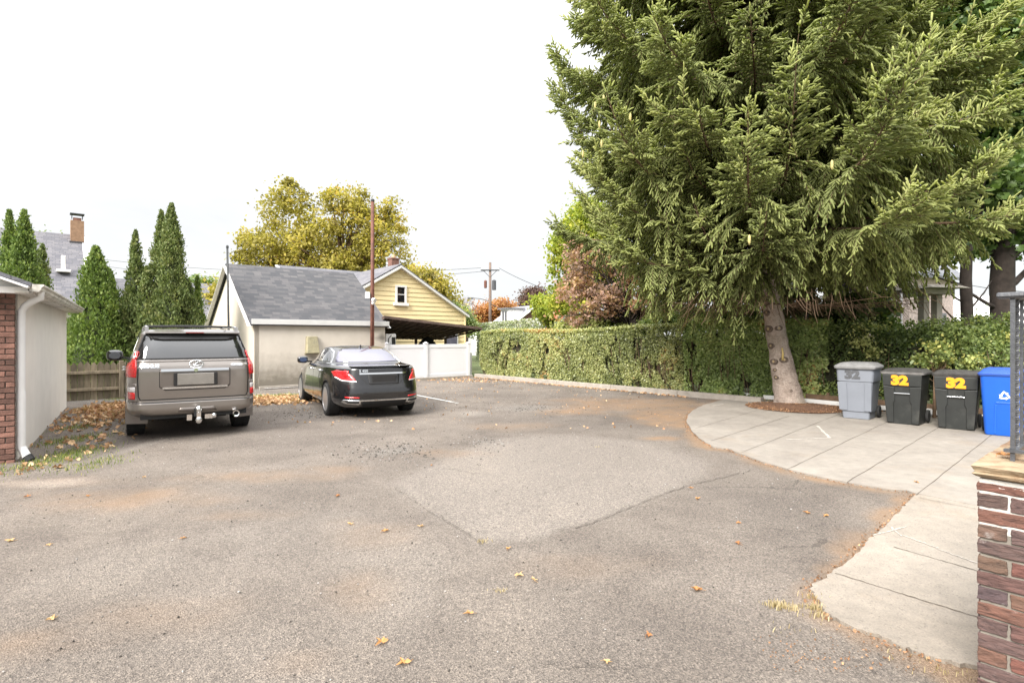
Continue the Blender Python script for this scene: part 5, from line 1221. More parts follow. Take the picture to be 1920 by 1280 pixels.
# boot lid
wline(bs_, [(.55, 1.03), (.50, .92), (.42, .80), (.34, .715), (.22, .68), (-.22, .68), (-.34, .715), (-.42, .80), (-.50, .92), (-.55, 1.03)], .010, 'R', .001, 'boot_seam', M['seam'], sed)
wline(bs_, [(-.48, .915), (.48, .915)], .032, 'R', .014, 'chrome_strip', M['chrome'], sed)
wtext(bs_, 'S 450', .065, (.40, .968), 'lettering', M['chrome'], sed, .002, wide=1.15)
b = MB(); zx = bs_.ray_cast(Vector((-3, 0, .80)), Vector((1, 0, 0)))[0].x; b.box((zx - .008, 0, .80), (.014, .50, .17)); b.build('number_plate', M['seam'], sed, bevel=.01)
wrap(bs_, [(-.30, .70), (.30, .70), (.34, .93), (-.34, .93)], 'R', .004, 'plate_recess', M['blackplastic'], sed)
b = MB(); vs = []; 
for i in range(13):
    y_ = .62 - 1.24 * i / 12; h_ = bs_.ray_cast(Vector((-3, y_, 1.02)), Vector((1, 0, 0)))[0]; vs += [(h_.x - .018, y_, 1.045), (h_.x - .012, y_, 1.068), (h_.x + .14, y_, 1.066), (h_.x + .10, y_, 1.02)]
fs = []
for i in range(12):
    a = i * 4
    for k in range(4): fs.append((a + k, a + (k + 1) % 4, a + 4 + (k + 1) % 4, a + 4 + k))
fs += [(0, 1, 2, 3), tuple(len(vs) - 4 + k for k in range(4))]; b.add(vs, fs); b.build('boot_lip', M['black'], sed, smooth=True, auto=50)
b = MB(); b.prism([(2.02, -.012, 1.43), (1.86, -.012, 1.415), (1.84, -.012, 1.475)], (0, .024, 0)); b.build('antenna_fin', M['black'], sed)
for s_ in (1, -1):
    b = MB(); pod(b, .08, .125, .085); m_ = b.build('wing_mirror', M['black'], sed, smooth=True, auto=50); m_.location = (3.42, s_ * 1.01, 1.10)
    b = MB(); b.lathe([(.06, -.003), (.058, .003)], (-.078, 0, 0), 'X', 18); b.v = [(v[0], v[1] * 1.5, v[2] * .95) for v in b.v]; b.build('mirror_glass', pmat('mirror_glass', (.10, .13, .22), .1, 3, .05, metal=.8) if s_ > 0 else bpy.data.materials['mirror_glass'], m_, bevel=.01); b = MB(); b.beam((.02, -s_ * .22, -.05), (.02, -s_ * .06, -.04), .05, .04); b.build('mirror_arm', M['black'], m_)
wrap(bs_, [(-.70, 1.11), (.70, 1.11), (.55, 1.38), (-.55, 1.38)], 'F', .004, 'windscreen', M['glass'], sed)
for s_ in (1, -1): wrap(bs_, [(s_ * .5, .66), (s_ * .85, .70), (s_ * .88, .84), (s_ * .55, .80)], 'F', .01, 'headlight', M['clearlens'], sed)
wrap(bs_, [(-.4, .45), (.4, .45), (.42, .8), (-.42, .8)], 'F', .006, 'grille', M['blackplastic'], sed)
b = MB(); b.box((2.6, 0, .22), (4.0, 1.3, .1)); b.build('floor_pan', M['under'], sed)

# ------------------------------------------------------------------ wheelie bins
def bin_(label, px, py, kind, bodymat, lidmat, yaw=0.0, s=1.0, group='wheelie bins in a row along the hedge'):
    p = G(px, py, .03); face = math.atan2(-V.y, -V.x) + yaw       # the front looks along -V
    root = thing('wheelie_bin', label, 'bin', (p.x, p.y, .03), face)   # local +x = front, y = left as seen from behind
    W, D = .31 * s, .33 * s; HH = {'grey': .98, 'black': .93, 'blue': .95}[kind] * s
    cx = -D
    b = MB()
    if kind == 'grey':
        b.rr([(0, D * .74, W * .74, cx, 0, .04), (.14, D * .76, W * .77, cx, 0, .04), (.145, D * .82, W * .84, cx, 0, .05), (.6 * HH, D * .92, W * .94, cx, 0, .05), (.74 * HH, D * .95, W * .965, cx, 0, .05), (.745 * HH, D * .99, W * 1.01, cx, 0, .06), (HH, D * 1.02, W * 1.05, cx, 0, .06)])
    elif kind == 'black':
        b.rr([(0, D * .78, W * .80, cx, 0, .035), (.5 * HH, D * .90, W * .90, cx, 0, .04), (.80 * HH, D * .97, W * .96, cx, 0, .045), (.805 * HH, D * .985, W * .975, cx, 0, .045), (HH, D * 1.0, W * 1.0, cx, 0, .05)])
    else:
        b.rr([(0, D * .76, W * .80, cx, 0, .05), (.03, D * .78, W * .83, cx, 0, .05), (.92 * HH, D * .98, W * .99, cx, 0, .06), (HH, D * 1.0, W * 1.01, cx, 0, .06)])
    b.build('body', bodymat, root, smooth=True, auto=40)
    fx = lambda z: cx + D * (.78 + .22 * z / HH)       # front face at a height
    b = MB()
    if kind == 'grey':
        for y0, y1 in ((-W * .88, -W * .42), (W * .50, W * .88)):
            b.add([(cx + D * .83, y0, .16), (cx + D * .83, y1, .16), (cx + D * .985, y1 * 1.05, .72 * HH), (cx + D * .985, y0 * 1.1, .72 * HH), (cx + D * .87, y0, .16), (cx + D * .87, y1, .16), (cx + D * 1.005, y1 * 1.05, .72 * HH), (cx + D * 1.005, y0 * 1.1, .72 * HH)], [(4, 5, 6, 7), (0, 4, 7, 3), (1, 2, 6, 5), (3, 7, 6, 2), (0, 1, 5, 4)])
        b.build('side_rib', bodymat, root, bevel=.01)
    elif kind == 'black':
        for sy in (-1, 1):
            prof = [(sy * W * .80, .01), (sy * W * .46, .01), (sy * W * .46, .40 * HH), (sy * W * .38, .47 * HH), (sy * W * .38, .74 * HH), (sy * W * .97, .76 * HH)]
            vs = [(fx(z) + .028, y, z) for y, z in prof]; P = [Vector(v) for v in vs]; b.prism(P if sy > 0 else P[::-1], (-.06, 0, 0))
        P = [Vector((fx(z) + .028, y, z)) for y, z in [(-W * .97, .762 * HH), (W * .97, .762 * HH), (W, HH - .01), (-W, HH - .01)]]; b.prism(P, (-.06, 0, 0))
        b.build('front_rib', bodymat, root, bevel=.010)
        b = MB(); b.tube([(fx(.6 * HH) + .03, -W * .40, .615 * HH), (fx(.6 * HH) + .03, W * .40, .615 * HH)], .011, 8); b.build('grab_bar', M['chrome'], root)
    else:
        for prof in ([(-W * .45, .02), (-W * .36, .02), (-W * .33, .50 * HH), (-W * .42, .53 * HH)], [(W * .45, .02), (W * .36, .02), (W * .33, .50 * HH), (W * .42, .53 * HH)], [(-W * .42, .53 * HH), (W * .42, .53 * HH), (W * .36, .56 * HH), (-W * .36, .56 * HH)]):
            P = [Vector((fx(z) + .006, y, z)) for y, z in prof]; b.prism(P, (-.05, 0, 0))
        b.build('front_rib', bodymat, root, bevel=.005)
    b = MB(); z0 = HH - .005
    if kind == 'grey':
        b.rr([(z0, D * 1.12, W * 1.14, cx + .01, 0, .06), (z0 + .035, D * 1.15, W * 1.17, cx + .01, 0, .07), (z0 + .06, D * 1.12, W * 1.13, cx, 0, .07), (z0 + .115, D * .94, W * .86, cx - .02, 0, .08), (z0 + .125, D * .7, W * .6, cx - .02, 0, .08)])
    elif kind == 'black':
        b.rr([(z0, D * 1.06, W * 1.09, cx, 0, .04), (z0 + .045, D * 1.10, W * 1.13, cx, 0, .05), (z0 + .06, D * 1.04, W * 1.07, cx, 0, .05), (z0 + .085, D * .95, W * .97, cx, 0, .06), (z0 + .10, D * .90, W * .90, cx, 0, .06), (z0 + .10, D * .72, W * .70, cx, 0, .05), (z0 + .085, D * .68, W * .66, cx, 0, .05)])
    else:
        b.rr([(z0, D * 1.05, W * 1.07, cx, 0, .05), (z0 + .03, D * 1.09, W * 1.11, cx, 0, .06), (z0 + .05, D * 1.02, W * 1.03, cx, 0, .06), (z0 + .10, D * .7, W * .90, cx, 0, .06), (z0 + .125, D * .45, W * .7, cx - .02, 0, .06)])
    lid = b.build('lid', lidmat, root, smooth=True, auto=35)
    b = MB(); b.tube([(cx - D * 1.0, -W * .7, z0 - .0), (cx - D * 1.22, -W * .6, z0 + .02), (cx - D * 1.22, W * .6, z0 + .02), (cx - D * 1.0, W * .7, z0)], .016, 8); b.build('push_handle', bodymat, root)
    for sy in (-1, 1):
        b = MB(); b.lathe([(.03, -.025), (.115, -.022), (.125, 0), (.115, .022), (.03, .025)], (cx - D * .78, sy * W * .92, .125), 'Y', 20); b.build('wheel', M['rubber'], root, smooth=True, auto=40)
    b = MB(); b.tube([(cx - D * .78, -W * .9, .125), (cx - D * .78, W * .9, .125)], .012, 6); b.build('axle', M['iron'], root)
    return root, fx, W, HH
def on_front(par, x_, verts, fs, mat, name, cy, cz, slope):
    """verts are (x right, y up) as read from the front; front is local +x, reading right is local +y"""
    b = MB(); b.add([(x_ + (v[1]) * slope + v[2], cy + v[0], cz + v[1]) for v in verts], fs); return b.build(name, mat, par)
M['binblack'] = pmat('dark_bin_plastic', (.017, .019, .018), .25, 4, .55, bmp=.15, bscale=90, stain=(.05, .05, .045), stscale=3)
M['bingrey'] = pmat('grey_bin_plastic', (.17, .185, .215), .06, 3, .5, bmp=.1, bscale=90)
M['lidgrey'] = pmat('dusty_grey_lid', (.19, .19, .19), .2, 6, .7)
M['lidblack'] = pmat('dusty_black_lid', (.04, .038, .036), .35, 7, .6)
M['lidrim'] = pmat('worn_lid_rim', (.16, .155, .15), .3, 9, .6)
M['binblue'] = pmat('blue_bin_plastic', (.006, .085, .44), .06, 3, .42)
M['lidblue'] = pmat('blue_lid', (.03, .085, .38), .08, 3, .5)
M['stencil'] = pmat('yellow_stencil', (.80, .30, .008), .06, 9, .6)
M['stencilgrey'] = pmat('faded_stencil', (.075, .078, .085), .25, 20, .8)
M['wprint'] = pmat('white_print', (.75, .77, .8), .03, 9, .5)
tv, tf = text_verts('32', .20, .014, .002)
tv = [Vector((v.x * 1.32, v.y * 1.14, v.z)) for v in tv]
r1, fx, W_, H_ = bin_('tall light grey wheelie bin with faded number beside the leaning spruce', 1602, 785, 'grey', M['bingrey'], M['lidgrey'], s=1.02, yaw=.08)
on_front(r1, -.33 * 1.02 + .33 * 1.02 * 1.012 + .002, tv, tf, M['stencilgrey'], 'number', -.04, .87, .06)
r2, fx, W_, H_ = bin_('black wheelie bin with yellow 32 and pale worn lid rim, next to the grey bin', 1691, 795, 'black', M['binblack'], M['lidblack'], s=1.0, yaw=.04)
on_front(r2, fx(.82) + .029, tv, tf, M['stencil'], 'number', -.035, .808, .22 * .33 / .93)
b = MB(); z0 = H_ - .002; D_ = .33; b.rr([(z0, D_ * 1.075, W_ * 1.105, -D_, 0, .045), (z0 + .042, D_ * 1.115, W_ * 1.145, -D_, 0, .05)]); b.build('lid_rim', M['lidrim'], r2, smooth=True, auto=40)
r3, fx, W_, H_ = bin_('black wheelie bin with yellow 32 and all black lid, beside the blue bin', 1792, 805, 'black', M['binblack'], M['lidblack'], s=1.0, yaw=.10)
on_front(r3, fx(.82) + .029, tv, tf, M['stencil'], 'number', .0, .808, .22 * .33 / .93)
r4, fx, W_, H_ = bin_('bright blue recycling bin with white arrows half hidden by the iron railing', 1885, 818, 'blue', M['binblue'], M['lidblue'], s=1.04, yaw=.12)
b = MB(); S_ = .075
for k in range(3):
    an = 2 * math.pi * k / 3
    def rt(p): return (p[0] * math.cos(an) - p[1] * math.sin(an), p[0] * math.sin(an) + p[1] * math.cos(an))
    for pl in ([(-.62, -.62), (.18, -.62), (.18, -.34), (-.46, -.34)], [(-.80, -.50), (-.66, -.62), (-.48, -.34), (-.60, -.16)], [(.18, -.80), (.58, -.48), (.18, -.16)]):
        P = [rt(p) for p in pl]; z_c = .66; b.prism([Vector((fx(z_c) + P_i[1] * S_ * .07 + .004, P_i[0] * S_ * 1.15 - .01, z_c + P_i[1] * S_ * 1.1)) for P_i in P], (-.006, 0, 0))
b.build('recycling_mark', M['wprint'], r4)
# ------------------------------------------------------------------ foliage materials
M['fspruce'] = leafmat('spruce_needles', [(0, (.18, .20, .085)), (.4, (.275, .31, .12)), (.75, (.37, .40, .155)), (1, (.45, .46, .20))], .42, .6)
M['farbor'] = leafmat('arborvitae', [(0, (.055, .09, .024)), (.5, (.13, .19, .048)), (1, (.26, .31, .09))], .25, .6)
M['farbor2'] = leafmat('arborvitae_dull', [(0, (.055, .078, .028)), (.5, (.135, .175, .06)), (1, (.26, .27, .11))], .25, .6)
M['fhedge'] = leafmat('hedge_leaf', [(0, (.075, .095, .033)), (.3, (.21, .235, .09)), (.6, (.36, .38, .155)), (.85, (.50, .48, .22)), (.95, (.44, .30, .12)), (1, (.45, .24, .09))], .25, .4, .5)
M['fyellow'] = leafmat('autumn_yellow_leaf', [(0, (.12, .105, .028)), (.5, (.30, .26, .06)), (.85, (.46, .38, .09)), (1, (.44, .28, .07))], .4)
M['fyg'] = leafmat('yellow_green_leaf', [(0, (.09, .12, .02)), (.5, (.26, .31, .05)), (1, (.46, .42, .07))], .4)
M['fred'] = leafmat('russet_leaf', [(0, (.14, .10, .075)), (.35, (.30, .20, .165)), (.65, (.42, .25, .17)), (.9, (.44, .36, .16)), (1, (.52, .16, .12))], .35)
M['forange'] = leafmat('orange_leaf', [(0, (.20, .09, .04)), (.5, (.42, .19, .08)), (1, (.50, .33, .12))], .35)
M['fpurple'] = leafmat('purple_leaf', [(0, (.05, .03, .03)), (.6, (.13, .08, .07)), (1, (.25, .17, .10))], .25)
M['fgreen'] = leafmat('green_leaf', [(0, (.035, .065, .018)), (.5, (.09, .145, .04)), (.85, (.18, .24, .07)), (1, (.28, .30, .07))], .3, .45, .4)
M['fbush'] = leafmat('bush_leaf', [(0, (.055, .085, .027)), (.5, (.15, .20, .065)), (.85, (.28, .33, .11)), (1, (.46, .44, .14))], .3, .45, .4)
M['fvar'] = leafmat('variegated_leaf', [(0, (.16, .20, .06)), (.5, (.45, .46, .18)), (1, (.62, .60, .30))], .3)

M['fhedge2'] = leafmat('ivy_leaf', [(0, (.09, .13, .045)), (.4, (.26, .34, .12)), (.75, (.42, .50, .19)), (.95, (.48, .48, .22)), (1, (.45, .25, .10))], .3, .4, .5)
def sph(n):
    return unit(rng.normal(size=(n, 3)))
def crownpts(blobs, ncl, nl, cr, seed=None, shell_=.72, flat=1.0):
    """leaf clusters spread through a few uneven lobes; returns points, outward normals, tones, cluster centres"""
    vol = np.array([(b[3] * b[4] * b[5]) ** (2 / 3) for b in blobs]); pr = vol / vol.sum()
    ci = rng.choice(len(blobs), ncl, p=pr); B = np.array(blobs, float)[ci]
    d = sph(ncl); r = shell_ + (1 - shell_) * rng.random(ncl) ** .6; low = rng.random(ncl) < .22; r[low] *= rng.uniform(.3, .9, low.sum())
    d[:, 2] = np.where((d[:, 2] < -.5) & (rng.random(ncl) < .6), -d[:, 2], d[:, 2])
    C = B[:, :3] + d * r[:, None] * B[:, 3:6]
    li = rng.integers(0, ncl, nl); q = rng.normal(size=(nl, 3)) * np.array([1, 1, .7 * flat]); sz = cr * rng.uniform(.6, 1.35, ncl)
    P = C[li] + q * sz[li][:, None] * .47
    tone = np.clip(.5 + rng.normal(0, .16, ncl)[li] + rng.normal(0, .14, nl), 0, 1)
    return P, d[li], tone, C
def limbs(b, base, pts, r0, n=14, fork=.35):
    """limbs from the trunk top to a spread of clusters"""
    base = Vector(base)
    for p in pts[:n]:
        p = Vector(p); s_ = base.lerp(Vector((base.x, base.y, p.z)), fork * random.random()) if p.z > base.z else base
        m_ = s_.lerp(p, .5) + Vector((random.uniform(-.2, .2), random.uniform(-.2, .2), .12 * (p - s_).length)); rr_ = r0 * random.uniform(.25, .5)
        b.tube([s_, s_.lerp(m_, .5), m_, m_.lerp(p, .55), p], [rr_, rr_ * .8, rr_ * .6, rr_ * .4, rr_ * .15], 5)
def broadleaf(name, label, cat, base, trunk, blobs, ncl, nl, cr, ls, mat, wood='barkdark', r0=.3, group=None, nlimb=26, jag=False, tshift=0.0, wf=.7):
    base = Vector(base); t_ = thing(name, label, cat, base, 0, group)
    bl = [(x - base.x, y - base.y, z, a, b_, c) for x, y, z, a, b_, c in blobs]
    P, N, T, C = crownpts(bl, ncl, nl, cr)
    top = Vector(trunk) - Vector((base.x, base.y, 0)) if trunk else Vector((0, 0, bl[0][2] * .7))
    b = MB(); m_ = Vector((top.x * .4, top.y * .4, top.z * .5)); b.tube([(0, 0, -.5), (0, 0, .05), m_, top], [r0 * 1.25, r0, r0 * .75, r0 * .5], 9)
    if nlimb: limbs(b, top * .8, C, r0 * .8, nlimb)
    b.build('trunk', M[wood], t_, smooth=True)
    leaves('crown', P, ls * rng.uniform(.6, 1.35, len(P)), np.clip(T + tshift, 0, 1), mat, t_, nrm=N * .8 + [0, 0, .5], jag=jag, wf=wf)
    return t_
def BL(px, py, Y, rpx, rpy=None, ry=None):
    c = AT(px, py, Y); r = rpx / F * Y; return (c.x, c.y, c.z, r, (ry or r), (rpy or rpx) / F * Y)

# ---- big yellow tree and its neighbours behind the houses
Yt = 46
broadleaf('maple_tree', 'huge yellow-green autumn tree towering behind the cream garage and yellow house', 'tree', (AT(640, 600, Yt).x, Yt, -.5), (AT(640, 480, Yt).x, Yt, 6),
          [BL(530, 400, Yt, 52, 62), BL(505, 455, Yt, 55, 48), BL(640, 415, Yt, 70, 66), BL(600, 470, Yt + 1, 95, 60), BL(710, 440, Yt, 55, 60), BL(720, 490, Yt, 55, 50), BL(545, 368, Yt, 36, 38), BL(655, 370, Yt, 45, 32), BL(735, 390, Yt, 22, 28), BL(480, 490, Yt, 40, 30), BL(560, 500, Yt, 60, 40), BL(660, 500, Yt, 70, 40)],
          430, 34000, .80, .25, M['fyellow'], 'twig', .5, nlimb=60)
broadleaf('maple_tree', 'low yellow-green tree to the right of the yellow house chimney', 'tree', (AT(800, 600, 40).x, 40, -.5), None, [BL(800, 525, 40, 36, 32), BL(775, 520, 40, 24, 26), BL(822, 545, 40, 20, 26), BL(835, 560, 40, 26, 16)], 90, 7500, .8, .22, M['fyellow'], 'twig', .22)
broadleaf('maple_tree', 'small yellowing tree left of the cream garage gable', 'tree', (AT(410, 600, 32).x, 32, -.5), None, [BL(418, 560, 32, 26, 36), BL(400, 590, 32, 22, 30), BL(440, 530, 32, 16, 20)], 70, 6500, .7, .2, M['fyellow'], 'twig', .2, tshift=-.1)
broadleaf('maple_tree', 'dull green tree far behind the small yellowing one', 'tree', (AT(385, 600, 55).x, 55, -.5), None, [BL(385, 545, 55, 34, 26)], 60, 5000, 1.2, .3, M['fgreen'], r0=.3, tshift=.2)
broadleaf('maple_tree', 'treetops poking above the ridge of the large grey roofed house', 'tree', (AT(80, 600, 60).x, 60, -.5), None, [BL(60, 470, 60, 70, 36), BL(95, 462, 60, 22, 22)], 60, 5000, 1.2, .3, M['fbush'], r0=.3)
# bare tree
bt = thing('bare_tree', 'small leafless tree on the skyline left of the utility pole', 'tree', (AT(868, 600, 62).x, 62, -.5)); b = MB(); r_ = random.Random(2)
def twigs(b, p, d, L, r, lv):
    q = p + d * L; b.tube([p, p + d * L * .5 + Vector((r_.uniform(-.05, .05), 0, r_.uniform(-.05, .05))) * L, q], [r, r * .8, r * .6], 4, cap=False)
    if lv:
        for k in range(3 if lv > 1 else 4): twigs(b, q, (d + Vector((r_.uniform(-.8, .8), r_.uniform(-.8, .8), r_.uniform(-.15, .5)))).normalized(), L * r_.uniform(.6, .85), r * .6, lv - 1)
twigs(b, Vector((0, 0, 0)), Vector((0, 0, 1)), 2.4, .16, 0); M['greytwig'] = pmat('grey_twig', (.22, .19, .18), .2, 5, .9)
for k in range(4): twigs(b, Vector((0, 0, 2.3)), Vector((r_.uniform(-.45, .45), r_.uniform(-.3, .3), 1)).normalized(), 1.45, .12, 4)
b.build('branches', M['greytwig'], bt)
broadleaf('conifer_tree', 'soft green conifer at the right eave of the yellow house', 'tree', (AT(852, 600, 38).x, 38, -.5), None, [BL(858, 585, 38, 22, 26), BL(878, 598, 38, 18, 18), BL(850, 570, 38, 12, 14)], 50, 4500, .5, .16, M['fbush'], r0=.15, nlimb=4)
broadleaf('maple_tree', 'orange autumn tree behind the utility pole', 'tree', (AT(920, 600, 64).x, 64, -.5), None, [BL(912, 588, 64, 26, 26), BL(940, 575, 64, 24, 18), BL(955, 585, 64, 18, 16), BL(900, 600, 64, 18, 16)], 90, 8000, 1.0, .26, M['forange'], 'twig', .2)
broadleaf('beech_tree', 'round dark purple tree behind the small white house', 'tree', (AT(1000, 600, 70).x, 70, -.5), None, [BL(1000, 555, 70, 24, 22), BL(990, 565, 70, 16, 16), BL(1015, 560, 70, 16, 18)], 80, 7000, .9, .25, M['fpurple'], r0=.2, nlimb=8)
# ---- yellow-green trees left of the spruce
broadleaf('linden_tree', 'tall yellow-green tree directly left of the big spruce', 'tree', (AT(1120, 600, 27).x, 27, -.3), None,
          [BL(1075, 450, 27, 45, 40), BL(1060, 500, 27, 32, 50), BL(1110, 420, 27, 50, 50), BL(1070, 550, 27, 38, 40), BL(1130, 500, 27, 60, 60), BL(1100, 390, 27, 25, 25)], 190, 24000, .55, .16, M['fyg'], 'twig', .22, jag=False)
broadleaf('linden_tree', 'small yellow-green tree in front of the tall one beside the white house', 'tree', (AT(1035, 600, 30).x, 30, -.3), None, [BL(1035, 575, 30, 30, 22), BL(1020, 565, 30, 16, 16), BL(1055, 585, 30, 20, 18)], 70, 8000, .5, .15, M['fyg'], 'twig', .15)
# russet dogwood with dark arching limbs
Yd = 21
dw = broadleaf('dogwood_tree', 'russet red dogwood with dark arching branches above the clipped hedge', 'tree', (AT(1190, 600, Yd).x, Yd, -.1), (AT(1180, 560, Yd).x, Yd, 2.6),
          [BL(1100, 500, Yd, 45, 40), BL(1085, 545, Yd, 40, 35), BL(1075, 590, Yd, 34, 14), BL(1150, 520, Yd, 50, 45), BL(1140, 580, Yd, 45, 22), BL(1220, 580, Yd, 60, 28), BL(1090, 460, Yd, 22, 20), BL(1270, 590, Yd, 50, 20), BL(1190, 550, Yd, 50, 40), BL(1120, 560, Yd - .6, 44, 24)], 230, 12000, .32, .12, M['fred'], 'barkdark', .17, nlimb=110)
broadleaf('shrub', 'pale green leafy shrub behind the clipped hedge below the dogwood', 'shrub', (AT(1130, 600, 21.5).x, 21.5, -.1), None, [BL(1130, 600, 21.5, 55, 22), BL(1200, 600, 21.5, 50, 20), BL(1080, 610, 21.5, 36, 14)], 80, 7000, .3, .12, M['fvar'], 'twig', .06, tshift=-.25, nlimb=10)
broadleaf('shrub', 'dark green shrub behind the hedge under the spruce skirt', 'shrub', (AT(1320, 600, 18).x, 18, -.1), None, [BL(1300, 598, 18, 50, 24), BL(1380, 600, 18, 60, 30), BL(1240, 606, 18, 40, 16)], 90, 11000, .3, .09, M['fbush'], 'twig', .06, nlimb=12)
# back ivy fence
ivA = AT(897, 612, 44); ivB = AT(1066, 600, 28)
iv = thing('ivy_fence', 'long pale fence overgrown with grey-green ivy beyond the clipped hedge', 'fence', (ivA.x, ivA.y, 0), math.atan2((ivB - ivA).y, (ivB - ivA).x)); Li = Vector((ivB.x - ivA.x, ivB.y - ivA.y)).length + 8
b = MB(); b.box((Li / 2, .0, 1.2), (Li, .12, 3.1)); b.build('panel', M['trim'], iv)
n = 16000; P = np.column_stack([rng.uniform(0, Li, n), rng.normal(-.13, .06, n), rng.uniform(-.3, 2.74, n)]); T = np.clip(.45 + .5 * (vnoise(P[:, 0] + 9, P[:, 2], .9, 5) - .5) + rng.normal(0, .15, n), 0, 1)
M['fivy'] = leafmat('grey_ivy', [(0, (.09, .12, .05)), (.5, (.22, .26, .13)), (1, (.45, .42, .30))], .2); leaves('ivy', P, .14, T, M['fivy'], iv, nrm=np.array([0, -1.2, 0.3]))

# ---- arborvitae
def arbor(label, px, ptop, Y, wpx, mat, kind='cone', n=15000, zb=-.2, ls=.085, lump=.16, seed=0, lean=0):
    ptop += 5; top = AT(px, ptop, Y); Hh = top.z - zb; Rm = wpx / F * Y; t_ = thing('arborvitae_tree', label, 'evergreen', (top.x, Y, zb), 0, 'tall evergreens behind the wooden fence')
    r0_ = np.random.default_rng(seed + 40)
    prof = (lambda h: np.clip((1 - h), 0, 1) ** .92 * (.80 + .20 * np.clip((1 - h) * 1.4, 0, 1))) if kind == 'cone' else (lambda h: np.clip(1 - h ** 2.6, 0, 1) ** .85 * (.62 + .38 * np.clip((1 - h) * 1.6, 0, 1)))
    nc = int(n / 34); hc = r0_.random(nc) ** 1.05; ac = r0_.uniform(0, 6.283, nc); lum = 1 + lump * 3.0 * (vnoise(ac * 1.1 + seed, hc * Hh * .9 + seed, 1.3, seed, 3) - .5) * 2
    rc = Rm * prof(hc) * lum; C = np.column_stack([rc * np.cos(ac), rc * np.sin(ac), hc * Hh]); tc2 = np.clip(.5 + r0_.normal(0, .16, nc), 0, 1)
    li = r0_.integers(0, nc, n); q = r0_.normal(size=(n, 3)) * np.array([.075, .075, .11]) * (Rm / .9) ** .3 * (.30 + .70 * np.clip((1 - hc[li]) * 5, 0, 1))[:, None]
    P = C[li] + q; P[:, 2] = np.minimum(P[:, 2], Hh * (1 - .05 * r0_.random(n) ** 2)); inn = r0_.random(n) < .3; P[inn, :2] *= r0_.uniform(.5, .95, inn.sum())[:, None]
    out = unit(np.column_stack([np.cos(ac[li]), np.sin(ac[li]), np.full(n, .2)]))
    leaves('foliage', P, ls * r0_.uniform(.6, 1.4, n), np.clip(tc2[li] + r0_.normal(0, .13, n), 0, 1), mat, t_, nrm=out * .6, updir=np.array([0, 0, 1.5]) + out * .7, wf=.55)
    # dense brown-green core of twigs
    b = MB(); hs = np.linspace(0, .93, 12); b.lathe([(max(.02, Rm * float(prof(np.array(h))) * .62), float(h * Hh)) for h in hs], n=14); b.build('twig_core', M['core'], t_)
    b = MB(); b.tube([(0, 0, -.2), (0, 0, Hh * .9)], [.07, .02], 6); b.build('trunk', M['barkdark'], t_)
    return t_
M['core'] = pmat('twig_core', (.035, .045, .018), .4, 8, 1.0, bmp=1, bscale=12, bdist=.1)
arbor('tall evergreen with a thin twin top, leftmost above the left garage roof', 18, 388, 17.5, 42, M['farbor'], 'cone', 14000, seed=1)
arbor('tall evergreen with a pointed top, right behind the leftmost one', 45, 388, 17.0, 60, M['farbor'], 'cone', 20000, seed=2)
arbor('shorter dark evergreen cone at the right flank of the left pair', 80, 452, 17.8, 34, M['farbor2'], 'cone', 9000, seed=3)
arbor('broad bright green cone standing alone behind the wooden fence', 180, 456, 16.4, 74, M['farbor'], 'cone', 24000, seed=4, zb=.0)
arbor('small green cone tucked behind the right side of the broad bright cone', 205, 500, 17.2, 42, M['farbor'], 'cone', 11000, seed=5)
arbor('low dark cone in the gap left of the ragged slender evergreen', 233, 558, 16.6, 28, M['farbor2'], 'cone', 8000, seed=6)
arbor('low dark evergreen beside the back corner of the left garage', 135, 590, 17.0, 30, M['farbor2'], 'column', 8000, seed=16)
arbor('slender ragged evergreen column with a nodding top', 254, 426, 17.0, 22, M['farbor2'], 'column', 12000, lump=.3, seed=7)
arbor('shorter evergreen column clasped to the right of the ragged one', 276, 494, 16.8, 26, M['farbor2'], 'column', 12000, lump=.22, seed=8)
arbor('tallest evergreen column, sharp topped, behind the grey wagon roof', 322, 376, 16.9, 33, M['farbor2'], 'column', 24000, lump=.2, seed=9)
arbor('evergreen column fused to the left side of the tallest one', 302, 388, 17.3, 24, M['farbor2'], 'column', 15000, lump=.22, seed=10)
arbor('short evergreen at the right foot of the tallest column', 352, 518, 17.2, 24, M['farbor2'], 'column', 9000, seed=11)
arbor('small narrow bright green cone nearest the cream garage gable', 370, 512, 18.0, 24, M['farbor'], 'cone', 8000, seed=12)

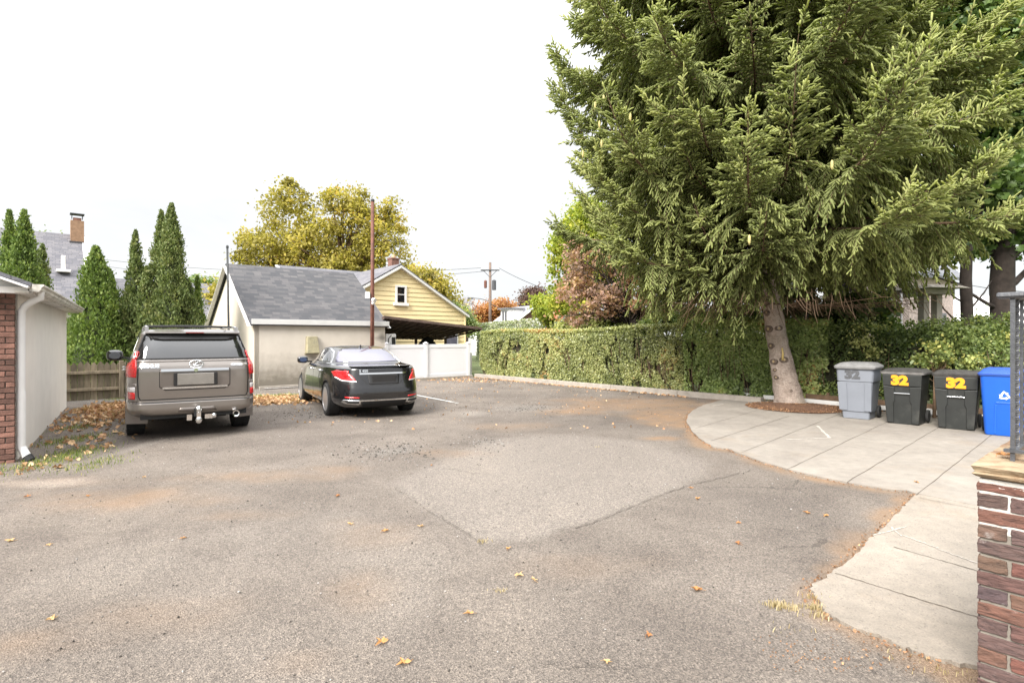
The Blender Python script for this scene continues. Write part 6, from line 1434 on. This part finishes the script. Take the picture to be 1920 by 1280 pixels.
# ---- clipped hedge
def leafwall(name, label, cat, segs, leafn, ls, mat, nx, hfun, depth, toneoff=0, ragged=.05, seed=3, woods=True):
    a, c = segs; a = Vector(a); c = Vector(c); L = (c - a).length; dx = (c - a).normalized(); t_ = thing(name, label, cat, a, math.atan2(dx.y, dx.x))
    r0_ = np.random.default_rng(seed); n = leafn; u = r0_.uniform(0, L, n); fr = r0_.random(n)
    Hh = hfun(u); face = fr < .66; top = ~face & (fr < .92)
    y = np.where(face, 0, r0_.uniform(0, depth, n)); z = np.where(face, r0_.random(n) * Hh, Hh); back = ~face & ~top; y = np.where(back, depth, y); z = np.where(back, r0_.random(n) * Hh, z)
    bul = (vnoise(u + seed, z, 1.6, seed, 4) - .5) * ragged * 2.6; rnd = np.clip((z - Hh + .22) / .22, 0, 1) ** 2 * .16
    y = np.where(face, y - bul + rnd + np.abs(r0_.normal(0, .045, n)), y); z = np.where(top, z + r0_.normal(0, ragged * .5, n) + bul * .5, z) + r0_.normal(0, .02, n)
    gap = vnoise(u * 1.6, z * 1.1 + 40, 1.7, seed + 4, 4); keep = ~(face & (gap > .72)) ; deep = face & (gap > .60); y = np.where(deep, y + .10, y)
    P = np.column_stack([u, y, z])[keep]; nn = np.where(face[:, None], [0, -1, .25], np.where(top[:, None], [0, -.2, 1], [0, 1, .2]))[keep]
    T = .42 + toneoff + .9 * (vnoise(u, z, .8, seed + 8, 4) - .5) + r0_.normal(0, .15, n) + np.where(top, .14, 0) ; br = vnoise(u * 1.3, z * 1.1 + 7, .9, seed + 9, 3); T = np.where(br > .66, T + .25, T)
    if ls < .1 and name == 'hedge': T = T + .12 * np.clip(1 - u / 6, 0, 1)
    leaves('foliage', P, ls * r0_.uniform(.6, 1.4, len(P)), np.clip(T, 0, 1)[keep], mat, t_, nrm=nn * 1.3, wf=.75)
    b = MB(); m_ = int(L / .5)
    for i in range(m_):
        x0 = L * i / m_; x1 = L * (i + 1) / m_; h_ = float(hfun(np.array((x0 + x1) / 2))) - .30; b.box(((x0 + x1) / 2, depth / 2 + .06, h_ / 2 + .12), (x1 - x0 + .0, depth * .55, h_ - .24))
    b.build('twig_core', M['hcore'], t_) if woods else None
    b = MB(); 
    for i in range(int(L * 9)):
        x_ = L * r0_.random(); b.tube([(x_, depth * .35, -.05), (x_ + r0_.uniform(-.08, .08), r0_.uniform(.0, .2), .5), (x_ + r0_.uniform(-.2, .2), .08, float(hfun(np.array(x_))) * .8)], [.012, .009, .004], 4, cap=False)
    b.build('stems', M['twig'], t_)
    return t_
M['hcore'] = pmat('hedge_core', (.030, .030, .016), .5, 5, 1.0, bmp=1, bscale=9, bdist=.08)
hA = K + V * .22 + Z * .05 - U * .05; hB = hA - U * 9.6
leafwall('hedge', 'long clipped green hedge standing behind the concrete kerb', 'hedge', (hA, hB), 62000, .058, M['fhedge'], 0, lambda u: 1.79 + .04 * np.sin(u * .9) + 0 * u + .012 * u, .85, seed=3)
hC = hB + V * .05; hD = hC - U * 3.6 + V * .5
leafwall('ivy_hedge', 'shaggy dark ivy-covered hedge continuing behind the spruce trunk', 'hedge', (hC, hD), 32000, .065, M['fhedge2'], 0, lambda u: 2.02 - .02 * u, .8, toneoff=.16, ragged=.09, seed=5)
hE = pipeA + PD * 2.3 + V * .28 + Z * .05; hF = hE + PD * 8.5
leafwall('bush_row', 'loose mixed green bushes growing along the pipe behind the bins', 'hedge', (hE, hF), 30000, .062, M['fbush'], 0, lambda u: 1.55 + .28 * np.sin(u * 1.3) + .12 * np.sin(u * 3.1), .75, toneoff=.0, ragged=.13, seed=7, woods=True)

def bush(label, px, py, Y, rpx, rpy, mat, n, ls=.07, tsh=0, name='shrub'):
    return broadleaf(name, label, 'shrub', (AT(px, 600, Y).x, Y, 0), None, [BL(px, py, Y, rpx, rpy), BL(px - rpx * .5, py + rpy * .4, Y, rpx * .7, rpy * .7), BL(px + rpx * .55, py + rpy * .3, Y + .2, rpx * .6, rpy * .7)], max(20, n // 120), n, .22, ls, mat, 'twig', .035, nlimb=14, tshift=tsh)
bush('yellow-green variegated bush just above the grey bin', 1640, 645, 12.9, 34, 42, M['fvar'], 1500, .06, -.15)
bush('bush with big dark green leaves left of the pergola', 1600, 590, 14.5, 70, 42, M['fgreen'], 6000, .15, .05)
bush('pale leafy bush reaching above the black bins', 1800, 625, 11.8, 60, 34, M['fbush'], 5200, .065, .02)
bush('feathery light green bush close behind the blue bin', 1875, 628, 11.0, 45, 34, M['fbush'], 4200, .065, .10)
bush('olive bush with yellow leaves right above the blue bin', 1868, 676, 10.6, 45, 36, M['fbush'], 3600, .06, .12)
bush('green bush between the variegated bush and the pergola posts', 1700, 640, 13.6, 55, 38, M['fbush'], 5200, .07, 0)
bush('dark shrub in the shade just right of the spruce trunk', 1535, 615, 15.2, 60, 50, M['fgreen'], 6000, .09, -.05)
bush('leafy shrub in deep shade behind the spruce, right of the trunk', 1480, 590, 16.5, 60, 40, M['fgreen'], 5000, .09, -.05)
bush('bright green spray at the foot of the bushes between the two black bins', 1752, 668, 11.3, 26, 20, M['fbush'], 1000, .07, .3)

# ---- dark trees at right
def darktree(label, px, Y, w_px, top, blobs, ncl, nl, cr, ls, mat, forks=()):
    x_ = AT(px, 600, Y).x; t_ = thing('maple_tree', label, 'tree', (x_, Y, -.1)); r_ = w_px / F * Y / 2; b = MB()
    b.tube([(0, 0, -.2), (0, 0, .3), (.03, 0, 2.0), (-.02, 0, 3.4), (.05, 0, 5), (0, 0, top)], [r_ * 1.5, r_ * 1.1, r_, r_ * .95, r_ * .8, r_ * .3], 12)
    for (z0, dx_, dy_, dz_, rr_) in forks: b.tube([(0, 0, z0), (dx_ * .3, dy_ * .3, z0 + dz_ * .2), (dx_ * .7, dy_ * .7, z0 + dz_ * .6), (dx_, dy_, z0 + dz_)], [rr_, rr_ * .8, rr_ * .6, rr_ * .2], 7)
    b.build('trunk', M['barkdark'], t_, smooth=True)
    if blobs:
        bl = [(x - x_, y - Y, z, a, b_, c) for x, y, z, a, b_, c in blobs]; P, N, T, C = crownpts(bl, ncl, nl, cr, shell_=.5)
        b = MB(); limbs(b, (0, 0, 4), C, .12, 24); b.build('limbs', M['barkdark'], t_, smooth=True)
        leaves('crown', P, ls * rng.uniform(.6, 1.3, len(P)), T, mat, t_, nrm=N * .5 + [0, 0, .8], jag=True, wf=.9)
    return t_
darktree('big dark maple trunk with green crown at the far right', 1880, 17.5, 40, 11, [BL(1880, 120, 17, 130, 90), BL(1790, 40, 18, 110, 80), BL(1880, 300, 17.5, 90, 70), BL(1810, 380, 18, 60, 50), BL(1960, 200, 17, 90, 150), BL(1840, 440, 18, 60, 30), BL(1700, -40, 18.5, 130, 60), BL(1960, 400, 17, 60, 60)], 330, 26000, .75, .2, M['fgreen'],
         forks=[(3.2, 1.6, .3, 1.4, .12), (2.6, -1.7, -.2, .9, .07), (4.2, -1.4, .5, 1.8, .1), (3.9, 1.2, -.6, 2.5, .1)])
darktree('thin dark trunk with bare side twigs between the pergola and the big maple', 1812, 16, 20, 7, [BL(1770, 430, 16, 50, 40), BL(1830, 330, 16, 60, 50)], 60, 2600, .6, .17, M['fgreen'],
         forks=[(2.0, -.9, .1, 1.0, .035), (1.9, .75, 0, -.3, .03), (2.7, -.8, .2, .8, .035), (2.5, .9, .2, .9, .035), (1.5, .7, 0, .9, .02), (3.2, -1.3, -.2, .4, .04)])
darktree('dark reddish trunk in the gloom right of the leaning spruce', 1590, 19, 42, 9, [BL(1580, 300, 20, 130, 150), BL(1650, 420, 20, 90, 90)], 140, 7000, .9, .2, M['fgreen'], forks=[(2, 1, 0, 1.5, .08)])
darktree('second dark trunk in the gloom nearer the spruce', 1512, 20, 34, 9, [BL(1480, 350, 21, 120, 150)], 90, 4500, .9, .2, M['fgreen'])
darktree('yellow-green leaved tree showing through gaps right of the spruce top', 1660, 19, 20, 9, [BL(1700, 100, 19, 60, 60), BL(1760, 60, 19, 60, 50)], 60, 3600, .6, .18, M['fyg'])

# ------------------------------------------------------------------ the leaning spruce
def bez(P, t):
    P = np.asarray(P); i = np.minimum((t * (len(P) - 1)).astype(int), len(P) - 2); u = (t * (len(P) - 1) - i)[:, None]; return P[i] * (1 - u) + P[i + 1] * u
sb = Vector((6.66, 13.42, 0)); tz = [(0, 0, 0), (-.06, 0, .35), (-.17, 0, .9), (-.33, 0, 1.7), (-.46, 0, 2.7), (-.58, 0, 4.2), (-.75, .05, 5.6), (-1.0, .1, 7.2), (-1.05, .1, 9.5), (-1.0, .1, 12), (-1.0, .1, 15), (-1.0, .1, 17.6)]
spt = thing('spruce_tree', 'huge drooping spruce with a leaning pruned grey trunk beside the bins', 'tree', sb)
b = MB(); fine = [(-.0, 0, -.15)]; rad = [.46]
zz = np.linspace(.0, 17.5, 70); zk = [p[2] for p in tz]; rk = [.375, .305, .265, .235, .205, .20, .185, .165, .13, .09, .05, .01]
r_ = random.Random(3)
for z_ in zz: fine.append((float(np.interp(z_, zk, [p[0] for p in tz])), float(np.interp(z_, zk, [p[1] for p in tz])), float(z_))); rad.append(float(np.interp(z_, zk, rk)) * (1 + r_.uniform(-.03, .03)))
b.tube(fine, rad, 20); tk = b.build('trunk', M['barkgrey'], spt, smooth=True)
dsp = tk.modifiers.new('d', 'SUBSURF'); dsp.levels = 1; dsp.render_levels = 2
tex = bpy.data.textures.new('bark', 'CLOUDS'); tex.noise_scale = .22; dm_ = tk.modifiers.new('n', 'DISPLACE'); dm_.texture = tex; dm_.strength = .07; dm_.mid_level = .5; dm_.texture_coords = 'LOCAL'
def trunk_at(z_): return Vector((float(np.interp(z_, zk, [p[0] for p in tz])), float(np.interp(z_, zk, [p[1] for p in tz])), z_)), float(np.interp(z_, zk, rk))
M['scar'] = pmat('branch_scar', (.13, .10, .08), .4, 16, .95, bmp=.8, bscale=40); M['scarwood'] = pmat('scar_heartwood', (.38, .29, .17), .2, 20, .85); M['resin'] = pmat('resin', (.55, .42, .16), .15, 20, .3)
for (px, py, big) in [(1443, 586, .8), (1426, 590, .55), (1440, 617, 1.15), (1462, 616, .9), (1447, 649, .9), (1433, 652, .6), (1446, 679, 1.0), (1471, 675, .95), (1457, 695, .6), (1459, 709, .7), (1431, 566, .4), (1427, 574, .35), (1481, 733, .5)]:
    z_ = H - (py - HOR) / F * 13.2; c_, rr_ = trunk_at(z_); X_ = (px - 960) / F * 13.15 - sb.x; dx_ = max(-.92, min(.92, (X_ - c_.x) / rr_)); nr = Vector((dx_, -math.sqrt(1 - dx_ * dx_), .05)).normalized(); p_ = c_ + nr * rr_ * .97
    Mx = nr.to_track_quat('Z', 'Y').to_matrix(); s_ = .075 * big; b = MB(); prof = [(s_ * 1.25, -.02), (s_ * 1.15, .012), (s_ * .85, .026), (s_ * .62, .016), (s_ * .5, .010)]
    b.lathe(prof, n=16); b.v = [tuple(Mx @ Vector((v[0] * 1.15, v[1] * .85, v[2])) + p_) for v in b.v]; k_ = b.build('branch_scar', M['scar'], tk, smooth=True)
    b = MB(); b.lathe([(s_ * .45, .0), (s_ * .4, .018), (s_ * .1, .02)], n=12); b.v = [tuple(Mx @ Vector(v) + p_) for v in b.v]; b.build('heartwood', M['scarwood'] if big > .55 else M['scar'], tk)
c_, rr_ = trunk_at(1.28); b = MB(); b.tube([c_ + Vector((-.06, -rr_ * .98, .12)), c_ + Vector((-.045, -rr_ * 1.02, 0)), c_ + Vector((-.05, -rr_ * 1.0, -.17))], [.018, .022, .03], 6); b.build('resin_run', M['resin'], tk, smooth=True)

def spruce_branches():
    prim = []; r0_ = np.random.default_rng(21)
    z_ = 2.85; wh = 0
    while z_ < 17.0:
        dense = z_ < 12.5; nb = 8 if dense else 5
        a0 = r0_.uniform(0, 6.28)
        for k in range(nb):
            az_ = a0 + 6.283 * k / nb + r0_.normal(0, .22); zb = z_ + r0_.uniform(-.22, .22)
            L = float(np.interp(zb, [2.7, 3.5, 4.5, 7, 10, 12.5, 15, 17.3], [3.5, 4.6, 5.3, 5.5, 5.2, 4.3, 2.3, .4])) * r0_.uniform(.72, 1.08)
            prim.append((zb, az_, L))
        z_ += .40 if z_ < 11.5 else .55
    return prim
prim = spruce_branches(); bw = MB(); S1 = []; r0_ = np.random.default_rng(5)
allB, allD, allL, allR, allT = [], [], [], [], []
def curve_primary(zb, az_, L, n=24):
    c, _ = trunk_at(zb); t_ = np.linspace(0, 1, n); h = np.array([math.cos(az_), math.sin(az_)])
    up = r0_.uniform(-.02, .26) if zb > 3.4 else r0_.uniform(.02, .16); dr = r0_.uniform(.30, .62) if zb > 3.4 else r0_.uniform(.18, .40); tip = r0_.uniform(.30, .62)
    z = zb + L * (up * t_ - dr * t_**2 + tip * t_**4); wob = r0_.normal(0, .03) * L * np.sin(t_ * 3)
    cx_, cy_ = h; zmin = 2.55 + .80 * max(0, cx_) + .65 * max(0, -cy_) * (1 - max(0, cx_) * .5) ; z = np.maximum(z, zmin + .12 * math.sin(az_ * 5) + .15 * t_)
    rr_ = L * (t_ - .06 * t_**3); return np.column_stack([c.x + h[0] * rr_ - h[1] * wob, c.y + h[1] * rr_ + h[0] * wob, z])
def addshoots(base, d, L, rad, tone): allB.append(base); allD.append(d); allL.append(L); allR.append(rad); allT.append(tone)
for zb, az_, L in prim:
    Cv = curve_primary(zb, az_, L); r1_ = .035 * (L / 4.5) + .006
    vis = zb < 12.8
    bw.tube([tuple(Cv[i]) for i in range(0, 24, 3)] + [tuple(Cv[-1])], list(np.linspace(r1_, .007, 9)), 5, cap=False)
    bt_ = np.clip(.40 + r0_.normal(0, .10), .1, .8)
    nsec = int(L * (14 if vis else 7)); ts = .14 + .855 * np.linspace(0, 1, nsec) ** .8
    for i, t_ in enumerate(ts):
        p = bez(Cv, np.array([t_]))[0]; p2 = bez(Cv, np.array([min(1, t_ + .04)]))[0]; ax = p2 - bez(Cv, np.array([t_ - .02]))[0]; ax = ax / (np.linalg.norm(ax) + 1e-9)
        sd_ = 1 if i % 2 else -1; side = np.array([-ax[1], ax[0], 0.0]); side /= np.linalg.norm(side) + 1e-9
        l2 = (.18 + .95 * min(1, (1 - t_) * 2.2 + .08)) * r0_.uniform(.55, 1.1) * min(1.0, L / 3.8) * (1 if t_ > .3 else .75)
        ang = r0_.uniform(.65, 1.05); d2 = ax * math.cos(ang) + side * sd_ * math.sin(ang) + np.array([0, 0, r0_.uniform(-.25, .12)]); d2 /= np.linalg.norm(d2)
        hang = r0_.uniform(.3, 1.3) if t_ < .72 else r0_.uniform(-.15, .45)
        m = 7; u = np.linspace(0, 1, m); sc = p + np.outer(u, d2) * l2 * (1 - .25 * hang * u[:, None]) + np.outer(u**1.7, [0, 0, -1]) * l2 * hang * .85
        if l2 > .3: bw.tube([tuple(sc[0]), tuple(sc[3]), tuple(sc[6])], [.009, .006, .003], 3, cap=False)
        ns = max(4, int(l2 * (23 if vis else 9))); us = (np.arange(ns) + .5) / ns; bp = bez(sc, us); dd = bez(sc, np.minimum(us + .12, 1)) - bez(sc, np.maximum(us - .12, 0)); dd = unit(dd)
        s3 = unit(np.cross(dd, np.array([0, 0, 1.0]) + r0_.normal(0, .15, (ns, 3)))); sg = np.where(np.arange(ns) % 2, 1, -1)[:, None]
        g_ = r0_.uniform(.1, .75, (ns, 1)) * (.4 + hang); d3 = unit(dd * .8 + s3 * sg * r0_.uniform(.35, .8, (ns, 1)) + np.array([0, 0, -1]) * g_)
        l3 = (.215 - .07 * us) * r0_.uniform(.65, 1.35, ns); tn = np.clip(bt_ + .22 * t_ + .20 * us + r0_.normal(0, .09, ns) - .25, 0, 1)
        addshoots(bp, d3, l3, np.full(ns, .0165) * r0_.uniform(.8, 1.25, ns), tn)
        addshoots(bp[-1:], dd[-1:], np.array([.14]), np.array([.015]), tn[-1:] + .08)
    for q_ in range(int(9 * L / 4.5) if vis else 2):        # upright starry sprigs riding on the outer part of the branch
        t_ = r0_.uniform(.5, 1); p = bez(Cv, np.array([t_]))[0] + r0_.normal(0, .16, 3) * np.array([1, 1, .4]); h_ = np.array([math.cos(az_), math.sin(az_), 0]); dd = h_ * r0_.uniform(.2, 1.0) + np.array([0, 0, r0_.uniform(.25, .9)]) + r0_.normal(0, .25, 3); dd /= np.linalg.norm(dd)
        Ls = r0_.uniform(.25, .55); k_ = int(Ls * 42); u = np.linspace(.05, 1, k_); pb = p + np.outer(u, dd) * Ls; rd = unit(r0_.normal(size=(k_, 3))); rd = unit(rd - (rd @ dd)[:, None] * dd); d3 = unit(dd * .75 + rd * (1.05 - .5 * u[:, None]))
        addshoots(pb, d3, (.20 - .10 * u) * r0_.uniform(.7, 1.2, k_), np.full(k_, .0165), np.clip(bt_ + .34 + r0_.normal(0, .08, k_), 0, 1)); addshoots(pb[-1:], dd[None], np.array([.20]), np.array([.015]), np.array([.95]))
        bw.tube([tuple(p), tuple(p + dd * Ls)], [.006, .003], 3, cap=False)
    # the leading tip
    addshoots(Cv[-1:], unit(Cv[-1:] - Cv[-3:-2]), np.array([.22]), np.array([.016]), np.array([.8]))
B_s = np.concatenate(allB); D_s = np.concatenate(allD); L_s = np.concatenate(allL); R_s = np.concatenate(allR); T_s = np.clip(np.concatenate(allT), 0, 1)
# each shoot: a slim three-sided spindle of needles with a ragged ring
def spindles(name, B_, D_, L_, R_, T_, mat, parent):
    n = len(B_); a = unit(np.cross(D_, rng.normal(size=(n, 3)))); c = np.cross(D_, a); L_ = L_[:, None]; vs = [B_ - D_ * .01]
    vs = []
    for rg in range(2):
        for k in range(3):
            an = 2.094 * k + rng.uniform(-.35, .35, n) + rg * .5; vs.append(B_ + D_ * L_ * (rng.uniform(.02, .2, (n, 1)) if rg == 0 else rng.uniform(.62, .92, (n, 1))) + (a * np.cos(an)[:, None] + c * np.sin(an)[:, None]) * (R_ * rng.uniform(.8, 1.5, n) * (.85 if rg == 0 else 1.0))[:, None])
    vs.append(B_ + D_ * L_); v = np.stack(vs, 1); f = np.array([[0, 1, 4], [0, 4, 3], [1, 2, 5], [1, 5, 4], [2, 0, 3], [2, 3, 5], [3, 4, 6], [4, 5, 6], [5, 3, 6]]); F_ = (np.arange(n)[:, None, None] * 7 + f[None]).reshape(-1, 3)
    tn = np.stack([T_ - .08, T_ - .08, T_ - .08, T_ + .03, T_ + .03, T_ + .03, T_ + .15], 1); return np_mesh(name, v.reshape(-1, 3), F_, mat, parent, np.clip(tn, 0, 1).ravel())
print('shoots', len(B_s))
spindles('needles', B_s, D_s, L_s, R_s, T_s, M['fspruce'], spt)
bw.build('branches', M['twig'], spt)
# dead brown twigs hanging below the lowest whorl
b = MB(); r_ = random.Random(9)
for i in range(420):
    a_ = r_.uniform(0, 6.28); c_, _ = trunk_at(2.45); rr_ = r_.uniform(.4, 3.2); p = c_ + Vector((math.cos(a_) * rr_, math.sin(a_) * rr_, -.02 * rr_ + r_.uniform(-.1, .25))); q = p + Vector((math.cos(a_) * .3 + r_.uniform(-.2, .2), math.sin(a_) * .3 + r_.uniform(-.2, .2), -r_.uniform(.1, .5)))
    b.tube([p, p.lerp(q, .5) + Vector((0, 0, -.05)), q], [.006, .005, .003], 3, cap=False)
for i in range(14):
    a_ = 6.28 * i / 14; c_, _ = trunk_at(2.45); b.tube([c_, c_ + Vector((math.cos(a_) * 1.6, math.sin(a_) * 1.6, -.12)), c_ + Vector((math.cos(a_) * 3.1, math.sin(a_) * 3.1, -.05))], [.02, .014, .005], 4, cap=False)
b.build('dead_twigs', M['twig'], spt)
M['cone'] = pmat('green_cone', (.42, .36, .14), .2, 30, .6, bmp=.8, bscale=60)
for px, py, Yc in [(1132, 178, 11), (1124, 226, 11), (1128, 262, 11), (1093, 282, 11.5), (1116, 190, 11.2), (1405, 440, 8.6), (1182, 212, 10.5), (1560, 300, 8.8)]:
    p_ = AT(px, py, Yc) - sb; b = MB(); b.lathe([(.004, 0), (.018, -.02), (.024, -.07), (.02, -.12), (.004, -.16)], tuple(p_), n=10); b.build('cone', M['cone'], spt, smooth=True)

# mulch ring round the spruce
mc = Vector((6.55, 12.95, .03)); n = 40; b = MB(); vs = [(0, 0, .08)]; r_ = random.Random(8)
for j, (k_, h_) in enumerate(((.35, .075), (.7, .045), (1, .004))):
    for i in range(n):
        a_ = 6.283 * i / n; w_ = 1 + .06 * math.sin(3 * a_) + r_.uniform(-.03, .03); vs.append((1.02 * k_ * w_ * math.cos(a_), .98 * k_ * w_ * math.sin(a_), h_ + r_.uniform(-.006, .006)))
fs = [(0, 1 + i, 1 + (i + 1) % n) for i in range(n)]
for j in range(2):
    for i in range(n): a_ = 1 + j * n + i; c_ = 1 + j * n + (i + 1) % n; fs.append((a_, a_ + n, c_ + n, c_))
b.add(vs, fs); M['mulch'] = pmat('mulch', (.13, .065, .035), .6, 25, 1, bmp=1, bscale=60, bdist=.03); o = b.build('mulch_bed', M['mulch'], smooth=True); o.location = mc; tag(o, kind='structure')
n = 5200; a_ = rng.uniform(0, 6.283, n); q_ = np.sqrt(rng.random(n)) * 1.06; P = np.column_stack([mc.x + 1.02 * q_ * np.cos(a_), mc.y + .98 * q_ * np.sin(a_), .04 + .07 * np.clip(1 - q_, 0, 1) + rng.uniform(0, .012, n)])
o = leaves('mulch_chips', P, rng.uniform(.02, .05, n), np.clip(rng.beta(1.2, 3, n), 0, 1), M['litter'], nrm=np.array([0, 0, 1.5]), wf=.35); tag(o, 'reddish brown bark chips and dead needles round the foot of the spruce', 'mulch', kind='stuff')

# ------------------------------------------------------------------ litter, grass and weeds
def litter(label, P, s0, s1, name='leaf_litter', lo=0, hi=1):
    o = leaves(name, P, rng.uniform(s0, s1, len(P)), rng.uniform(lo, hi, len(P)), M['litter'], nrm=np.array([0, 0, 1.6]), wf=.8, jag=True, fold=.25); return tag(o, label, 'leaf litter', kind='stuff')
def cloud(pts, n, sx, sy, zz_=.02):
    out = []
    for (px, py, k) in pts:
        g = G(px, py); m = int(n * k); out.append(np.column_stack([g.x + rng.normal(0, sx, m), g.y + rng.normal(0, sy, m), np.abs(rng.normal(zz_, .015, m))]))
    return np.concatenate(out)
P = cloud([(205, 768, 1.0), (190, 782, .6), (160, 800, .25), (220, 760, .8), (150, 830, .15), (90, 872, .12), (175, 868, .06), (225, 776, .4)], 330, .32, .40); P = P[P[:, 0] < -7.55 + (P[:, 1] - 9) * -.15 + 1.6]
litter('brown fallen leaves heaped beside the wooden fence and the grey wagon', P, .05, .11, lo=.25)
P = cloud([(520, 748, .9), (500, 756, .6), (545, 752, .7), (560, 744, .4), (490, 748, .3)], 330, .42, .28); litter('tan fallen leaves heaped before the garage wall between the two cars', P, .05, .10, lo=.4)
P = strip_pts(K - U * .2 - V * .15, K - U * 10 - V * .12, .10, 420, .008); P2 = strip_pts(K - V * .3, K - V * 4, .12, 260, .01); P3 = cloud([(860, 713, 1), (905, 716, .5)], 120, .6, .25)
litter('scattered tan leaves along the kerb and the foot of the white fence', np.concatenate([P, P2, P3]), .03, .08, lo=.3)
n = 380; P = np.column_stack([rng.uniform(-5, 6.5, n), rng.uniform(10, 22, n), np.full(n, .012)]); k_ = (sdf(lot, P[:, 0], P[:, 1]) < -.2) & (sdf(slab_poly, P[:, 0], P[:, 1]) > 0); litter('tiny tan leaves strewn thinly over the far half of the lot', P[k_], .02, .06, lo=.4)
e_pts = slab_edge[3:] + slab_low[:-2]; acc = []
for a, c in zip(e_pts[:-1], e_pts[1:]):
    if math.dist(a, c) > 1.2: continue
    m = int(math.dist(a, c) * 110) + 1; t_ = rng.random(m)[:, None]; acc.append(np.array(a) * (1 - t_) + np.array(c) * t_ + rng.normal(0, .035, (m, 2)))
P = np.concatenate(acc); P = P[sdf(slab_poly, P[:, 0], P[:, 1]) > -.015]; P = np.column_stack([P, np.full(len(P), .010)]); litter('fine rusty needles and leaf bits along the edge of the concrete apron', P, .007, .022, lo=.0, hi=.6)
P = strip_pts(pipeA - V * .12 + PD * .2, pipeA - V * .12 + PD * 7, .05, 160, .045); litter('dead leaves caught along the white pipe', P, .03, .07)
P = np.column_stack([rng.uniform(1.3, 2.6, 260), rng.uniform(2.75, 3.1, 260), np.full(260, .01)]); k_ = sdf(slab_poly, P[:, 0], P[:, 1]) > 0; litter('rust-coloured leaf crumbs and dead needles by the foot of the brick pier', P[k_], .005, .015, lo=0, hi=.6)
# a line of leaf on the stone coping
o = leaf_proto(3, .5, .035).build('fallen_leaf', M['dryleaf']); o.location = AT(1882, 839, 2.6); o.location.z = zt_ + .004; tag(o, 'curled rusty leaf lying on the sandstone coping beside the railing post', 'leaf')
# blades of grass
def grass(label, P, h0, h1, stops, name='grass'):
    n = len(P); az_ = rng.uniform(0, 6.283, n); lean = rng.uniform(.1, .7, n); h = rng.uniform(h0, h1, n); w = h * .05 + .0015
    d = np.column_stack([np.cos(az_), np.sin(az_), np.zeros(n)]); s = np.column_stack([-d[:, 1], d[:, 0], np.zeros(n)]); up = np.array([0, 0, 1.0])
    m_ = P + up * (h * .6)[:, None] + d * (h * lean * .3)[:, None]; t_ = P + up * (h * (1 - lean * .35))[:, None] + d * (h * lean)[:, None]; w = w[:, None]
    v = np.stack([P - s * w, P + s * w, m_ + s * w * .7, t_, m_ - s * w * .7], 1); b_ = np.arange(n)[:, None] * 5; f = np.concatenate([b_ + [[0, 1, 2]], b_ + [[0, 2, 4]], b_ + [[4, 2, 3]]])
    return tag(np_mesh(name, v.reshape(-1, 3), f, leafmat('grass_' + str(abs(hash(label)) % 999), stops, .3), None, np.repeat(rng.random(n), 5)), label, 'grass', kind='stuff')
GS = [(0, (.07, .11, .02)), (.6, (.17, .22, .05)), (1, (.38, .33, .12))]; YS = [(0, (.26, .20, .11)), (1, (.50, .42, .27))]
P = cloud([(190, 765, .8), (150, 800, 1.2), (120, 828, 1.1), (95, 862, 1.0), (60, 876, .5), (180, 870, .8), (135, 855, .8), (165, 820, .8), (5, 880, .3), (225, 748, .5), (145, 845, 1)], 520, .16, .28, .0); P[:, 2] = 0
grass('patchy green grass and weeds along the cream garage wall at left', P, .012, .055, GS)
P = cloud([(540, 742, 1), (500, 744, .5), (560, 750, .4)], 600, .35, .2, 0); P[:, 2] = 0; grass('thin grass between the two parked cars by the garage wall', P, .03, .09, GS)
P = cloud([(1455, 1136, 1), (1480, 1140, .6), (1528, 1140, .9), (1530, 1155, .4), (1523, 1120, .3)], 110, .035, .022, 0); P[:, 2] = 0; grass('small tuft of straw-coloured dry grass at the corner of the concrete walk', P, .015, .045, YS)
P = cloud([(905, 1016, .5), (935, 1107, .3), (1120, 838, .2)], 90, .03, .02, 0); P[:, 2] = 0; grass('sparse dry grass sprouting from the asphalt in front of the pale patch', P, .01, .03, YS)
P = cloud([(1500, 1180, .4), (1700, 1232, .4), (1800, 1262, 1)], 40, .12, .04, 0); P[:, 2] = 0; grass('dry straw and weeds below the edge of the pale concrete walk', P, .01, .035, YS)
